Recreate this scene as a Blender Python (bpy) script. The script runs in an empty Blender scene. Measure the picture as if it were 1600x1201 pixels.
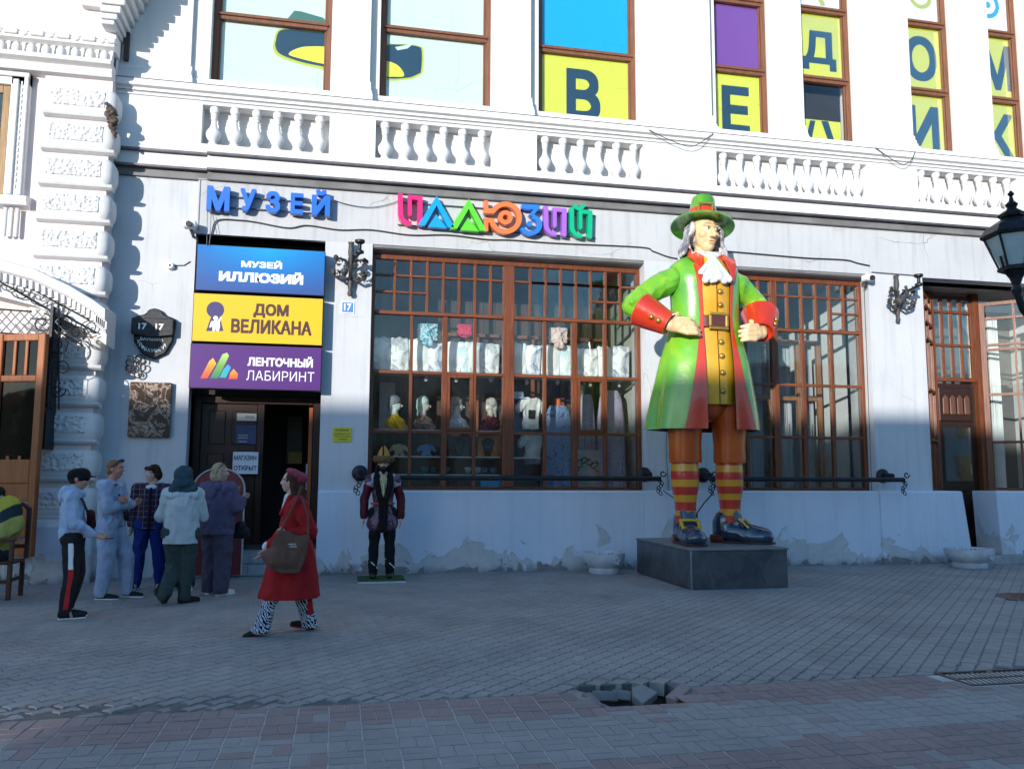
import bpy, bmesh, math, random
from mathutils import Vector, Matrix, noise
rnd = random.Random(11)
COL = bpy.context.scene.collection
PI = math.pi
# ------------------------------------------------------------------ camera, light, exposure
F_PX, PITCH, YAW, ROLL = 1300.0, math.radians(6.336), math.radians(11.862), math.radians(.2615)
CAM = Vector((0, -13.77, 1.54))
_fw = Vector((math.sin(YAW)*math.cos(PITCH), math.cos(YAW)*math.cos(PITCH), math.sin(PITCH)))
_rt = Vector((math.cos(YAW), -math.sin(YAW), 0)); _up = _rt.cross(_fw)
CR = math.cos(ROLL)*_rt + math.sin(ROLL)*_up
CU = -math.sin(ROLL)*_rt + math.cos(ROLL)*_up
cam = bpy.data.objects.new('camera', bpy.data.cameras.new('camera')); COL.objects.link(cam)
cam.data.sensor_width = 36; cam.data.lens = F_PX/1600*36; cam.data.clip_end = 600; cam.data.clip_start = .1
mw = Matrix((CR, CU, -_fw)).transposed().to_4x4(); mw.translation = CAM; cam.matrix_world = mw
bpy.context.scene.camera = cam

def at(px, py, Y=0.0):
    """the point of the real plane y = Y that the photograph shows at this pixel"""
    d = (px-800)/F_PX*CR - (py-600.5)/F_PX*CU + _fw
    t = (Y-CAM.y)/d.y
    return CAM + d*t

SUN_TRAVEL = Vector((.67, 1, -.165)).normalized()
sunpos = -SUN_TRAVEL
W = bpy.data.worlds.new("World"); bpy.context.scene.world = W; W.use_nodes = True
wn = W.node_tree.nodes; sky = wn.new('ShaderNodeTexSky'); sky.sky_type = 'NISHITA'; sky.sun_disc = False
sky.sun_elevation = math.asin(sunpos.z); sky.sun_rotation = math.atan2(sunpos.x, sunpos.y)
sky.air_density = 1.2; sky.dust_density = .5; sky.ozone_density = 4.4
W.node_tree.links.new(sky.outputs[0], wn['Background'].inputs[0]); wn['Background'].inputs[1].default_value = .15
sl = bpy.data.lights.new('sun', 'SUN'); sl.energy = 2.05; sl.angle = math.radians(.53); sl.color = (1, .95, .87)
so = bpy.data.objects.new('sun', sl); COL.objects.link(so); so.location = (-20, -40, 30)
so.rotation_euler = SUN_TRAVEL.to_track_quat('-Z', 'Y').to_euler()
vs = bpy.context.scene.view_settings
vs.view_transform = 'Standard'; vs.look = 'None'; vs.gamma = 1; vs.use_curve_mapping = False; vs.exposure = 1.4
bpy.context.scene.cycles.max_bounces = 8; bpy.context.scene.cycles.transparent_max_bounces = 16

# ------------------------------------------------------------------ helpers
def props(o, label=None, cat=None, group=None, kind=None):
    if label: o['label'] = label
    if cat: o['category'] = cat
    if group: o['group'] = group
    if kind: o['kind'] = kind
    return o
def thing(name, label, cat, loc=(0, 0, 0), rz=0, group=None):
    o = bpy.data.objects.new(name, None); COL.objects.link(o); o.location = loc; o.rotation_euler = (0, 0, rz)
    o.empty_display_size = .1
    return props(o, label, cat, group)
def wloc(o):
    v = Vector((0, 0, 0))
    while o is not None: v = v + Vector(o.location); o = o.parent
    return v
def link(name, me, parent=None, loc=None):
    o = bpy.data.objects.new(name, me); COL.objects.link(o)
    if parent is not None: o.parent = parent
    if loc is not None: o.location = loc
    return o
def frame_of(d):
    d = Vector(d).normalized(); a = Vector((0, 0, 1)) if abs(d.z) < .9 else Vector((1, 0, 0))
    u = d.cross(a).normalized(); return u, d.cross(u).normalized()
class MB:
    def __init__(s): s.v = []; s.f = []; s.m = []
    def add(s, vs, fs, mi=0, M=None):
        b = len(s.v)
        s.v += [tuple(M @ Vector(v)) if M is not None else tuple(v) for v in vs]
        for f in fs: s.f.append([b+i for i in f]); s.m.append(mi)
        return s
    def box(s, x0, x1, y0, y1, z0, z1, mi=0, M=None):
        return s.add([(x0, y0, z0), (x1, y0, z0), (x1, y1, z0), (x0, y1, z0), (x0, y0, z1), (x1, y0, z1), (x1, y1, z1), (x0, y1, z1)],
                     [(0, 3, 2, 1), (4, 5, 6, 7), (0, 1, 5, 4), (1, 2, 6, 5), (2, 3, 7, 6), (3, 0, 4, 7)], mi, M)
    def prism(s, pts, y0, y1, mi=0, M=None):       # outline in x,z; thickness along y
        a = sum(pts[i][0]*pts[(i+1) % len(pts)][1]-pts[(i+1) % len(pts)][0]*pts[i][1] for i in range(len(pts)))
        if a < 0: pts = pts[::-1]
        n = len(pts)
        return s.add([(p[0], y0, p[1]) for p in pts]+[(p[0], y1, p[1]) for p in pts],
                     [list(range(n)), list(range(2*n-1, n-1, -1))]+[(i, i+n, (i+1) % n+n, (i+1) % n) for i in range(n)], mi, M)
    def slab(s, pts, z0, z1, mi=0, M=None):        # outline in x,y; thickness along z
        a = sum(pts[i][0]*pts[(i+1) % len(pts)][1]-pts[(i+1) % len(pts)][0]*pts[i][1] for i in range(len(pts)))
        if a < 0: pts = pts[::-1]
        n = len(pts)
        return s.add([(p[0], p[1], z0) for p in pts]+[(p[0], p[1], z1) for p in pts],
                     [list(range(n-1, -1, -1)), list(range(n, 2*n))]+[(i, (i+1) % n, (i+1) % n+n, i+n) for i in range(n)], mi, M)
    def profile_x(s, prof, x0, x1, mi=0):          # outline in y,z swept along x
        M = Matrix(((0, 1, 0, 0), (1, 0, 0, 0), (0, 0, 1, 0), (0, 0, 0, 1)))
        return s.prism(prof, x0, x1, mi, M)
    def rings(s, rings, closed=True, cap=True, mi=0, M=None, mcol=None):
        n = len(rings[0]); vs = [p for r in rings for p in r]; b = len(s.v)
        s.v += [tuple(M @ Vector(v)) if M is not None else tuple(v) for v in vs]
        for k in range(len(rings)-1):
            for i in range(n if closed else n-1):
                j = (i+1) % n
                s.f.append([b+k*n+i, b+k*n+j, b+(k+1)*n+j, b+(k+1)*n+i]); s.m.append(mcol(k, i) if mcol else mi)
        if cap and closed:
            s.f.append([b+i for i in range(n-1, -1, -1)]); s.m.append(mi)
            s.f.append([b+(len(rings)-1)*n+i for i in range(n)]); s.m.append(mi)
        return s
    def lathe(s, prof, c=(0, 0, 0), seg=16, mi=0, M=None, cap=True, sx=1, sy=1):
        rg = [[(c[0]+r*math.cos(2*PI*i/seg)*sx, c[1]+r*math.sin(2*PI*i/seg)*sy, c[2]+z) for i in range(seg)] for r, z in prof]
        return s.rings(rg, True, cap, mi, M)
    def tube(s, pts, r, seg=8, mi=0, M=None, flat=None):
        pts = [Vector(p) for p in pts]; rs = r if isinstance(r, (list, tuple)) else [r]*len(pts)
        rg = []; u = None
        for k, p in enumerate(pts):
            d = (pts[min(k+1, len(pts)-1)]-pts[max(k-1, 0)])
            if d.length < 1e-9: d = Vector((0, 0, 1))
            d.normalize()
            if u is None: u, w = frame_of(d)
            else:
                u = (u-d*u.dot(d));
                if u.length < 1e-6: u, w = frame_of(d)
                u.normalize()
            w = d.cross(u)
            rg.append([tuple(p+(u*math.cos(2*PI*i/seg)+w*math.sin(2*PI*i/seg))*rs[k]) for i in range(seg)])
        return s.rings(rg, True, True, mi, M)
    def mesh(s, mats, origin=(0, 0, 0), name='m', smooth=None, bevel=0):
        me = bpy.data.meshes.new(name)
        o = Vector(origin)
        me.from_pydata([(v[0]-o[0], v[1]-o[1], v[2]-o[2]) for v in s.v], [], s.f)
        for m in (mats if isinstance(mats, (list, tuple)) else [mats]): me.materials.append(m)
        me.polygons.foreach_set('material_index', s.m)
        if bevel:
            bm = bmesh.new(); bm.from_mesh(me)
            es = [e for e in bm.edges if len(e.link_faces) == 2 and e.calc_face_angle(0) > .6]
            bmesh.ops.bevel(bm, geom=es, offset=bevel, segments=1, affect='EDGES', clamp_overlap=True)
            bm.to_mesh(me); bm.free()
        if smooth is not None:
            me.polygons.foreach_set('use_smooth', [True]*len(me.polygons))
            me.set_sharp_from_angle(angle=math.radians(smooth))
        me.update(); return me
    def part(s, name, mats, parent=None, world=True, smooth=None, bevel=0, label=None):
        """one object; vertices are given in world space when world is True"""
        o = wloc(parent) if (world and parent is not None) else Vector((0, 0, 0))
        ob = link(name, s.mesh(mats, o, name, smooth, bevel), parent)
        if label: ob['label'] = label
        return ob
def solo(mb, name, mats, label, cat, origin=(0, 0, 0), group=None, kind=None, smooth=None, bevel=0):
    ob = link(name, mb.mesh(mats, origin, name, smooth, bevel), None, origin)
    return props(ob, label, cat, group, kind)
def box(*a): return MB().box(*a)
def copy_tree(o, parent=None, loc=None):
    c = o.copy(); COL.objects.link(c); c.parent = parent
    if loc is not None: c.location = loc
    for ch in list(o.children): copy_tree(ch, c)
    return c

# remeshed organic shapes ------------------------------------------------
def T(p0, p1, r0, r1=None, sq=None): return ('c', Vector(p0), Vector(p1), r0, r0 if r1 is None else r1, sq)
def E(c, r, rot=None): return ('e', Vector(c), r if isinstance(r, (tuple, list)) else (r, r, r), rot)
def _els(mb, els, seg=14):
    for e in els:
        if e[0] == 'c':
            _, p0, p1, r0, r1, sq = e
            d = p1-p0
            if d.length < 1e-6: d = Vector((0, 0, 1e-4))
            dn = d.normalized(); u, w = frame_of(dn); rg = []
            for k in range(4):
                a = PI/2*(1-k/4+.02); rg.append((p0-dn*r0*math.sin(a), max(r0*math.cos(a), r0*.03)))
            rg.append((p0, r0)); rg.append((p1, r1))
            for k in range(1, 5):
                a = PI/2*(k/4-.02); rg.append((p1+dn*r1*math.sin(a), max(r1*math.cos(a), r1*.03)))
            ring = [[c+(u*math.cos(2*PI*i/seg)+w*math.sin(2*PI*i/seg))*r for i in range(seg)] for c, r in rg]
            if sq:
                ax = Vector(sq[0]).normalized(); mid = (p0+p1)/2
                ring = [[q-ax*((q-mid).dot(ax)-(c-mid).dot(ax))*(1-sq[1]) for q in r] for r, (c, _) in zip(ring, rg)]
            mb.rings(ring)
        elif e[0] == 'e':
            _, c, r, rot = e; rg = []
            Mx = (rot.to_matrix() if rot is not None else Matrix.Identity(3))
            for k in range(9):
                a = PI*(k+.15)/8.3; zz = -math.cos(a); rr = max(math.sin(a), .03)
                rg.append([c+Mx @ Vector((r[0]*rr*math.cos(2*PI*i/seg), r[1]*rr*math.sin(2*PI*i/seg), r[2]*zz)) for i in range(seg)])
            mb.rings(rg)
        elif e[0] == 'm':
            mb.add(e[1].v, e[1].f)
def skin(els, vox, mat, smooth=3, wr=None, name='body', hem=None):
    mb = MB(); _els(mb, els)
    me = mb.mesh(mat, name=name)
    ob = bpy.data.objects.new('tmp', me); COL.objects.link(ob)
    m = ob.modifiers.new('r', 'REMESH'); m.mode = 'VOXEL'; m.voxel_size = vox; m.use_smooth_shade = True
    if smooth:
        m2 = ob.modifiers.new('s', 'SMOOTH'); m2.factor = .5; m2.iterations = smooth
    dg = bpy.context.evaluated_depsgraph_get()
    out = bpy.data.meshes.new_from_object(ob.evaluated_get(dg), depsgraph=dg)
    bpy.data.objects.remove(ob); bpy.data.meshes.remove(me)
    if wr:      # cloth wrinkles: (amplitude, (fx, fy, fz))
        amp, fr = wr; ns = [v.normal.copy() for v in out.vertices]
        for v, n in zip(out.vertices, ns):
            c = v.co
            q = noise.noise(Vector((c.x*fr[0]+7, c.y*fr[1], c.z*fr[2])))
            q = (1-2*abs(q)*1.6)+.35*noise.noise(Vector((c.x*fr[0]*2.7, c.y*fr[1]*2.7+3, c.z*fr[2]*3)))
            v.co = c+n*amp*q
    if hem is not None:
        for v in out.vertices:
            if v.co.z < hem: v.co.z = hem
    out.name = name
    if not out.materials: out.materials.append(mat)
    out.polygons.foreach_set('use_smooth', [True]*len(out.polygons))
    return out

# ------------------------------------------------------------------ materials
class NT:
    def __init__(s, name):
        s.m = bpy.data.materials.new(name); s.m.use_nodes = True; s.t = s.m.node_tree; s.n = s.t.nodes; s.b = s.n['Principled BSDF']
    def new(s, t, **k):
        n = s.n.new(t)
        for a, b in k.items():
            if a.startswith('i_'): n.inputs[a[2:].replace('_', ' ')].default_value = b
            else: setattr(n, a, b)
        return n
    def l(s, a, b): s.t.links.new(a, b)
    def coord(s, kind='Object', scale=(1, 1, 1), loc=(0, 0, 0)):
        if kind == 'World': g = s.new('ShaderNodeNewGeometry').outputs['Position']
        else: g = s.new('ShaderNodeTexCoord').outputs[kind]
        mp = s.new('ShaderNodeMapping'); mp.inputs['Scale'].default_value = scale; mp.inputs['Location'].default_value = loc
        s.l(g, mp.inputs[0]); return mp.outputs[0]
    def noise(s, co, sc, det=4, rough=.55, dist=0):
        n = s.new('ShaderNodeTexNoise'); n.inputs['Scale'].default_value = sc; n.inputs['Detail'].default_value = det
        n.inputs['Roughness'].default_value = rough; n.inputs['Distortion'].default_value = dist; s.l(co, n.inputs['Vector']); return n.outputs['Fac']
    def ramp(s, f, stops):
        r = s.new('ShaderNodeValToRGB'); e = r.color_ramp.elements
        while len(e) < len(stops): e.new(.5)
        for q, (p, c) in zip(e, stops): q.position = p; q.color = (c if len(c) == 4 else tuple(c)+(1,)) if isinstance(c, tuple) else (c, c, c, 1)
        s.l(f, r.inputs[0]); return r.outputs[0]
    def mix(s, f, a, b, mode='MIX'):
        n = s.new('ShaderNodeMix', data_type='RGBA', blend_type=mode)
        for i, x in ((0, f), (6, a), (7, b)):
            if hasattr(x, 'links'): s.l(x, n.inputs[i])
            elif i == 0: n.inputs[0].default_value = x
            else: n.inputs[i].default_value = tuple(x)+(1,) if len(x) == 3 else x
        return n.outputs[2]
    def math(s, op, a, b=None):
        n = s.new('ShaderNodeMath', operation=op)
        for i, x in enumerate((a, b)):
            if x is None: continue
            if hasattr(x, 'links'): s.l(x, n.inputs[i])
            else: n.inputs[i].default_value = x
        return n.outputs[0]
    def bump(s, h, dist=.002, st=1.0):
        n = s.new('ShaderNodeBump'); n.inputs['Distance'].default_value = dist; n.inputs['Strength'].default_value = st
        s.l(h, n.inputs['Height']); s.l(n.outputs[0], s.b.inputs['Normal'])
    def set(s, rough=.6, metal=0, spec=.5, coat=0):
        s.b.inputs['Roughness'].default_value = rough; s.b.inputs['Metallic'].default_value = metal
        s.b.inputs['Specular IOR Level'].default_value = spec; s.b.inputs['Coat Weight'].default_value = coat
        s.b.inputs['Coat Roughness'].default_value = .08
    def base(s, c): s.l(c, s.b.inputs['Base Color'])

def mat(name, col, rough=.6, metal=0, spec=.5, coat=0, var=.12, sc=6, bump=.0, bsc=60, kind='Object'):
    t = NT(name); t.set(rough, metal, spec, coat); co = t.coord(kind)
    n = t.noise(co, sc, 5)
    d = tuple(c*(1-var) for c in col); u = tuple(min(c*(1+var), .95) for c in col)
    t.base(t.mix(t.ramp(n, [(.3, 0.), (.7, 1.)]), d, u))
    if bump: t.bump(t.noise(co, bsc, 3), bump)
    return t.m

def plaster(name, col, dirt=.25, streak=.3, peel=0, crack=0, bump=.003):
    t = NT(name); t.set(.85, spec=.25); co = t.coord('World')
    big = t.noise(co, .7, 6, .6); fine = t.noise(co, 9, 6, .65)
    st = t.noise(t.coord('World', (5, 5, .35)), 1.6, 5, .6)
    dk = tuple(c*.62 for c in col)
    m = t.math('MULTIPLY', t.ramp(big, [(.42, 0.), (.75, 1.)]), dirt)
    c = t.mix(m, col, dk)
    c = t.mix(t.math('MULTIPLY', t.ramp(st, [(.5, 0.), (.72, 1.)]), streak), c, tuple(x*.55 for x in col))
    c = t.mix(t.math('MULTIPLY', t.ramp(fine, [(.55, 0.), (.8, 1.)]), dirt*.6), c, dk)
    h = fine
    if crack:
        v = t.new('ShaderNodeTexVoronoi', feature='DISTANCE_TO_EDGE'); v.inputs['Scale'].default_value = .9
        wp = t.new('ShaderNodeTexNoise'); wp.inputs['Scale'].default_value = 2.5; wp.inputs['Detail'].default_value = 5; t.l(co, wp.inputs['Vector'])
        ad = t.mix(.22, co, wp.outputs['Color'], 'ADD'); t.l(ad, v.inputs['Vector'])
        ln = t.ramp(v.outputs[0], [(0., 1.), (.008, 0.)])
        ln = t.math('MULTIPLY', ln, t.math('MULTIPLY', t.ramp(t.noise(co, .55, 2), [(.5, 0.), (.62, 1.)]), crack))
        c = t.mix(ln, c, tuple(x*.3 for x in col))
    if peel:
        sp = t.new('ShaderNodeSeparateXYZ'); g = t.new('ShaderNodeNewGeometry'); t.l(g.outputs['Position'], sp.inputs[0])
        hz = t.math('MULTIPLY', sp.outputs[2], .30)
        pn = t.noise(co, 1.5, 9, .62, .6)
        a = t.math('SUBTRACT', pn, hz)
        mk = t.ramp(a, [(.425, 0.), (.435, 1.)])
        c = t.mix(t.math('MULTIPLY', mk, peel), c, t.mix(t.ramp(fine, [(.35, 0.), (.65, 1.)]), (.40, .385, .36), (.52, .50, .46)))
        mk2 = t.ramp(t.math('SUBTRACT', t.noise(co, 3.1, 9, .66, .8), t.math('MULTIPLY', sp.outputs[2], .8)), [(.47, 0.), (.478, 1.)])
        c = t.mix(mk2, c, t.mix(fine, (.15, .14, .135), (.36, .34, .32)))
        foot_tone = t.math('SUBTRACT', t.noise(t.coord('World', (1, 1, .3)), 4, 4), t.math('MULTIPLY', sp.outputs[2], 2.4))  # plaster gets darker towards the ground, in uneven streaks
        c = t.mix(t.math('MULTIPLY', t.ramp(foot_tone, [(.2, 0.), (.5, 1.)]), .6), c, (.16, .16, .17))
        h = t.math('SUBTRACT', t.math('MULTIPLY', fine, .35), t.math('ADD', mk, mk2))
        bump = .006
    t.base(c); t.bump(h, bump); return t.m

def wood(name, col, rough=.45, ax=2, dark=.5, spec=.4):
    t = NT(name); t.set(rough, spec=spec); s = [14, 14, 14]; s[ax] = .8
    a = t.noise(t.coord('Object', tuple(s)), 3, 7, .65, .3); b = t.noise(t.coord('Object'), 2.2, 3)
    c = t.mix(t.ramp(a, [(.3, 0.), (.7, 1.)]), tuple(x*dark for x in col), col)
    c = t.mix(t.math('MULTIPLY', t.ramp(b, [(.45, 0.), (.75, 1.)]), .45), c, tuple(x*.45 for x in col))
    t.base(c); t.bump(a, .0015); return t.m

def glass(name, tint=(.92, .95, .95), refl=1.0, haze=0.0):
    t = NT(name); t.n.remove(t.b); out = t.n['Material Output']
    tr = t.new('ShaderNodeBsdfTransparent'); tr.inputs[0].default_value = tint+(1,)
    gl = t.new('ShaderNodeBsdfGlossy'); gl.inputs['Roughness'].default_value = .03; gl.inputs[0].default_value = (1, 1, 1, 1)
    co = t.coord('World'); bp = t.new('ShaderNodeBump'); bp.inputs['Distance'].default_value = .004; bp.inputs['Strength'].default_value = .5
    t.l(t.noise(co, 2.3, 2), bp.inputs['Height']); t.l(bp.outputs[0], gl.inputs['Normal'])
    fr = t.new('ShaderNodeFresnel'); fr.inputs[0].default_value = 1.5
    mx = t.new('ShaderNodeMixShader'); t.l(t.math('MULTIPLY', fr.outputs[0], refl), mx.inputs[0])
    df = t.new('ShaderNodeBsdfDiffuse'); df.inputs[0].default_value = (.5, .5, .5, 1)
    m0 = t.new('ShaderNodeMixShader')
    t.l(t.math('MULTIPLY', t.ramp(t.noise(co, 1.7, 6, .7), [(.4, 0.), (.8, 1.)]), haze), m0.inputs[0]); t.l(tr.outputs[0], m0.inputs[1]); t.l(df.outputs[0], m0.inputs[2])
    t.l(m0.outputs[0], mx.inputs[1]); t.l(gl.outputs[0], mx.inputs[2]); t.l(mx.outputs[0], out.inputs[0])
    return t.m

MT = {}
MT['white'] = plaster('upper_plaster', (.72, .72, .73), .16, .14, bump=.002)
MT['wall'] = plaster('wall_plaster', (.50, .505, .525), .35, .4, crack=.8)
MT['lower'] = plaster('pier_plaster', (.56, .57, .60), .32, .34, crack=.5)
MT['plinth'] = plaster('plinth_plaster', (.62, .67, .76), .25, .2, peel=.7)
MT['pink'] = plaster('pink_plaster', (.70, .63, .62), .16, .12)
MT['stucco'] = plaster('stucco_trim', (.70, .69, .69), .28, .22, bump=.005)
MT['flash'] = mat('zinc_flashing', (.11, .105, .115), .5, .4, var=.3)
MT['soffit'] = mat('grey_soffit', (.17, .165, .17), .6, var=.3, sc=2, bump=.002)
MT['frame'] = wood('stained_frame_wood', (.235, .068, .026), .38, dark=.32)
MT['frameh'] = wood('stained_frame_wood_across', (.26, .078, .030), .38, 0, dark=.35)
MT['upframe'] = wood('upper_frame_wood', (.23, .095, .052), .5)
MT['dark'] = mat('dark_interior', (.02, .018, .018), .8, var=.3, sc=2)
MT['dwood'] = wood('dark_door_wood', (.04, .015, .010), .35)
MT['owood'] = wood('orange_door_wood', (.42, .13, .04), .35)
MT['iron'] = mat('wrought_iron', (.022, .022, .026), .45, .5, var=.5, sc=20, bump=.003, bsc=40)
MT['castiron'] = mat('grey_cast_iron', (.07, .066, .064), .6, .3, var=.4, sc=25, bump=.006, bsc=30)
MT['glass'] = glass('shop_glass', refl=.9, haze=.02)
MT['upglass'] = glass('upper_glass', (.97, .98, .98), .35)
MT['dglass'] = glass('dim_glass', (.16, .13, .11), .8, .0)
MT['black'] = mat('black_rubber', (.02, .02, .022), .55, var=.2)
MT['whitep'] = mat('white_paint', (.8, .8, .8), .5, var=.05)
MT['chrome'] = mat('steel_edge', (.5, .5, .52), .25, .9, var=.1)
def text_mb(body, x0, x1, z0, z1, Y, depth=.004, bold=0.0, shear=0.0, mi=0, mb=None):
    """lettering as solid shapes filling the given rectangle of the plane y = Y, standing out by depth"""
    sh = max(0, bold-.016)*1.0
    cu = bpy.data.curves.new('t', 'FONT'); cu.body = body; cu.size = 1; cu.extrude = .5; cu.offset = min(bold, .016); cu.resolution_u = 3; cu.shear = shear
    ob = bpy.data.objects.new('t', cu); COL.objects.link(ob)
    dg = bpy.context.evaluated_depsgraph_get(); me = bpy.data.meshes.new_from_object(ob.evaluated_get(dg), depsgraph=dg)
    vs = [v.co for v in me.vertices]; mb = mb or MB()
    ax, bx = min(v.x for v in vs), max(v.x for v in vs); az, bz = min(v.y for v in vs), max(v.y for v in vs)
    offs = [(0, 0)] if sh < .004 else [(-sh, -sh), (sh, -sh*.9), (-sh*.9, sh), (sh*.95, sh*.95), (0, sh*.2)]
    ax -= sh; bx += sh; az -= sh; bz += sh
    for k, (ox, oz) in enumerate(offs):
        out = [(x0+(v.x+ox-ax)/(bx-ax)*(x1-x0), Y-(v.z+.5)*(depth+k*.0003), z0+(v.y+oz-az)/(bz-az)*(z1-z0)) for v in vs]
        mb.add(out, [list(p.vertices) for p in me.polygons], mi)
    bpy.data.objects.remove(ob); bpy.data.meshes.remove(me); bpy.data.curves.remove(cu)
    return mb

# ------------------------------------------------------------------ ground and paving
def paving_mat(name, cols, rough=.8):
    t = NT(name); t.set(rough, spec=.3); co = t.coord('World')
    oi = t.new('ShaderNodeObjectInfo').outputs['Random']; isl = t.new('ShaderNodeNewGeometry').outputs['Random Per Island']
    r = t.math('FRACT', t.math('ADD', oi, isl))
    c = t.ramp(r, [(i/(len(cols)-1), x) for i, x in enumerate(cols)])
    f = t.noise(co, 55, 5, .7); g = t.noise(co, 1.1, 5, .6)
    c = t.mix(t.math('MULTIPLY', t.ramp(f, [(.4, 0.), (.75, 1.)]), .35), c, (.08, .08, .08))
    c = t.mix(t.math('MULTIPLY', t.ramp(g, [(.4, 0.), (.7, 1.)]), .4), c, (.12, .115, .11))
    t.base(c); t.bump(f, .003); return t.m
G_, RD = [(.315, .30, .29), (.345, .33, .315), (.30, .288, .278), (.33, .315, .30)], [(.31, .225, .215), (.27, .205, .20), (.33, .24, .225), (.30, .235, .225)]
MT['paver'] = paving_mat('grey_pavers', G_); MT['bgrey'] = paving_mat('grey_bricks', G_); MT['bred'] = paving_mat('red_bricks', RD)
MT['joint'] = mat('dark_joint_soil', (.12, .117, .112), .95, var=.4, sc=8, bump=.004)
MT['sand'] = mat('pale_joint_sand', (.44, .43, .41), .95, var=.3, sc=5, bump=.003)
MT['soil'] = mat('hole_soil', (.09, .06, .045), .95, var=.6, sc=9, bump=.02, bsc=14)
PX0, PX1, PY0, PY1 = -8.0, 17.0, -13.6, 1.6
EDGE = -7.80
HX0, HX1, HY0, HY1 = 1.78, 2.50, -8.2, -7.58
pav = MB()
for a in ((PX0, HX0, EDGE, PY1), (HX1, PX1, EDGE, PY1), (HX0, HX1, HY1, PY1)): pav.box(a[0], a[1], a[2], a[3], -.2, -.013, 0)
for a in ((PX0, HX0, PY0, EDGE), (HX1, PX1, PY0, EDGE), (HX0, HX1, PY0, HY0)): pav.box(a[0], a[1], a[2], a[3], -.2, -.0055, 1)
pavement = solo(pav, 'pavement', [MT['joint'], MT['sand']], None, None, kind='structure')
g = MB()
for a in ((-90, 90, -120, PY0), (-90, PX0, PY0, PY1), (PX1, 90, PY0, PY1), (-90, 90, PY1, 40)):
    g.add([(a[0], a[2], -.006), (a[1], a[2], -.006), (a[1], a[3], -.006), (a[0], a[3], -.006)], [(0, 1, 2, 3)])
t = NT('street_paving'); t.set(.85, spec=.3); bt = t.new('ShaderNodeTexBrick'); bt.inputs['Scale'].default_value = 5
bt.inputs['Color1'].default_value = (.2, .2, .195, 1); bt.inputs['Color2'].default_value = (.25, .24, .23, 1); bt.inputs['Mortar'].default_value = (.08, .08, .08, 1)
t.l(t.coord('World'), bt.inputs['Vector']); t.base(bt.outputs['Color'])
solo(g, 'ground', t.m, None, None, kind='structure')

def clip(poly, inside, cut):
    out = []
    for i, p in enumerate(poly):
        q = poly[(i+1) % len(poly)]; a, b = inside(p), inside(q)
        if a: out.append(p)
        if a != b: out.append(cut(p, q))
    return out
def below_clip(poly, y):
    return clip(poly, lambda p: p[1] >= y, lambda p, q: (p[0]+(q[0]-p[0])*(y-p[1])/(q[1]-p[1]), y))
def area(p): return .5*abs(sum(p[i][0]*p[(i+1) % len(p)][1]-p[(i+1) % len(p)][0]*p[i][1] for i in range(len(p))))
def piece(mb, poly, z=0, tilt=(0, 0), inset=.006, drop=.012, gap=.002, origin=(0, 0)):
    cx = sum(p[0] for p in poly)/len(poly); cy = sum(p[1] for p in poly)/len(poly)
    def ins(d):
        out = []
        for p in poly:
            v = Vector((cx-p[0], cy-p[1])); L = v.length or 1; k = min(d*1.25/L, .6); out.append((p[0]+v.x*k, p[1]+v.y*k))
        return out
    n = len(poly); f = lambda p, dz: (p[0]-origin[0], p[1]-origin[1], z+dz+(p[0]-cx)*tilt[0]+(p[1]-cy)*tilt[1])
    lo, hi = ins(gap), ins(gap+inset)
    a = sum(poly[i][0]*poly[(i+1) % n][1]-poly[(i+1) % n][0]*poly[i][1] for i in range(n))
    if a < 0: lo.reverse(); hi.reverse()
    mb.add([f(p, -drop) for p in lo]+[f(p, 0) for p in hi], [list(range(n, 2*n))]+[(i, (i+1) % n, (i+1) % n+n, i+n) for i in range(n)])
def topix(x, y, z=0):
    v = Vector((x, y, z))-CAM; zz = v.dot(_fw); return 800+F_PX*v.dot(CR)/zz, 600.5-F_PX*v.dot(CU)/zz, zz
def infr(x, y):
    a, b, zz = topix(x, y); return zz > .5 and -20 < a < 1620 and b < 1225
L_, W_, A_ = .205, .128, .014
ca, sa = math.cos(PI/4), math.sin(PI/4)
pavers = []
for r in range(-140, 160):
    for k in range(-90, 110):
        u0 = k*L_+(r % 2)*L_/2; v0 = r*W_
        cu, cv = u0+L_/2, v0+W_/2; x, y = cu*ca-cv*sa, cu*sa+cv*ca
        if not (PX0 < x < PX1 and EDGE-.12 < y < -.05): continue
        if math.hypot(x-9.05, y+4.3) < .50: continue
        if 4.66 < x < 5.9 and y < -7.72: continue
        bot = [(u0+i*L_/4, v0+(A_ if i % 2 else 0)) for i in range(5)]
        poly = bot+[(u0+L_+.012, v0+W_/2)]+[(p[0], p[1]+W_) for p in reversed(bot)]+[(u0+.012, v0+W_/2)]
        poly = [(p[0]*ca-p[1]*sa, p[0]*sa+p[1]*ca) for p in poly]
        hole = HX0-.04 < x < HX1+.03 and y < HY1-.02
        if hole: continue
        full = min(p[1] for p in poly) >= EDGE+.004
        if not full:
            poly = below_clip(poly, EDGE+.006)
            if len(poly) < 3 or area(poly) < .0025: continue
        pavers.append((x, y, poly, full))
def dist(p): return (p[0]-CAM.x)**2+(p[1]-CAM.y)**2
pavers.sort(key=dist)
def sink(x, y):    # the sunken, loosened edge at the left, and the sag round the hole
    d = max(0, 1-math.hypot((x+1.6)/2.2, (y+7.8)/.45))*1.1; e = max(0, 1-math.hypot((x-2.1)/.55, (y+7.7)/.3))
    return d, e
rest = MB(); n_own = 0; shared = None
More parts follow.
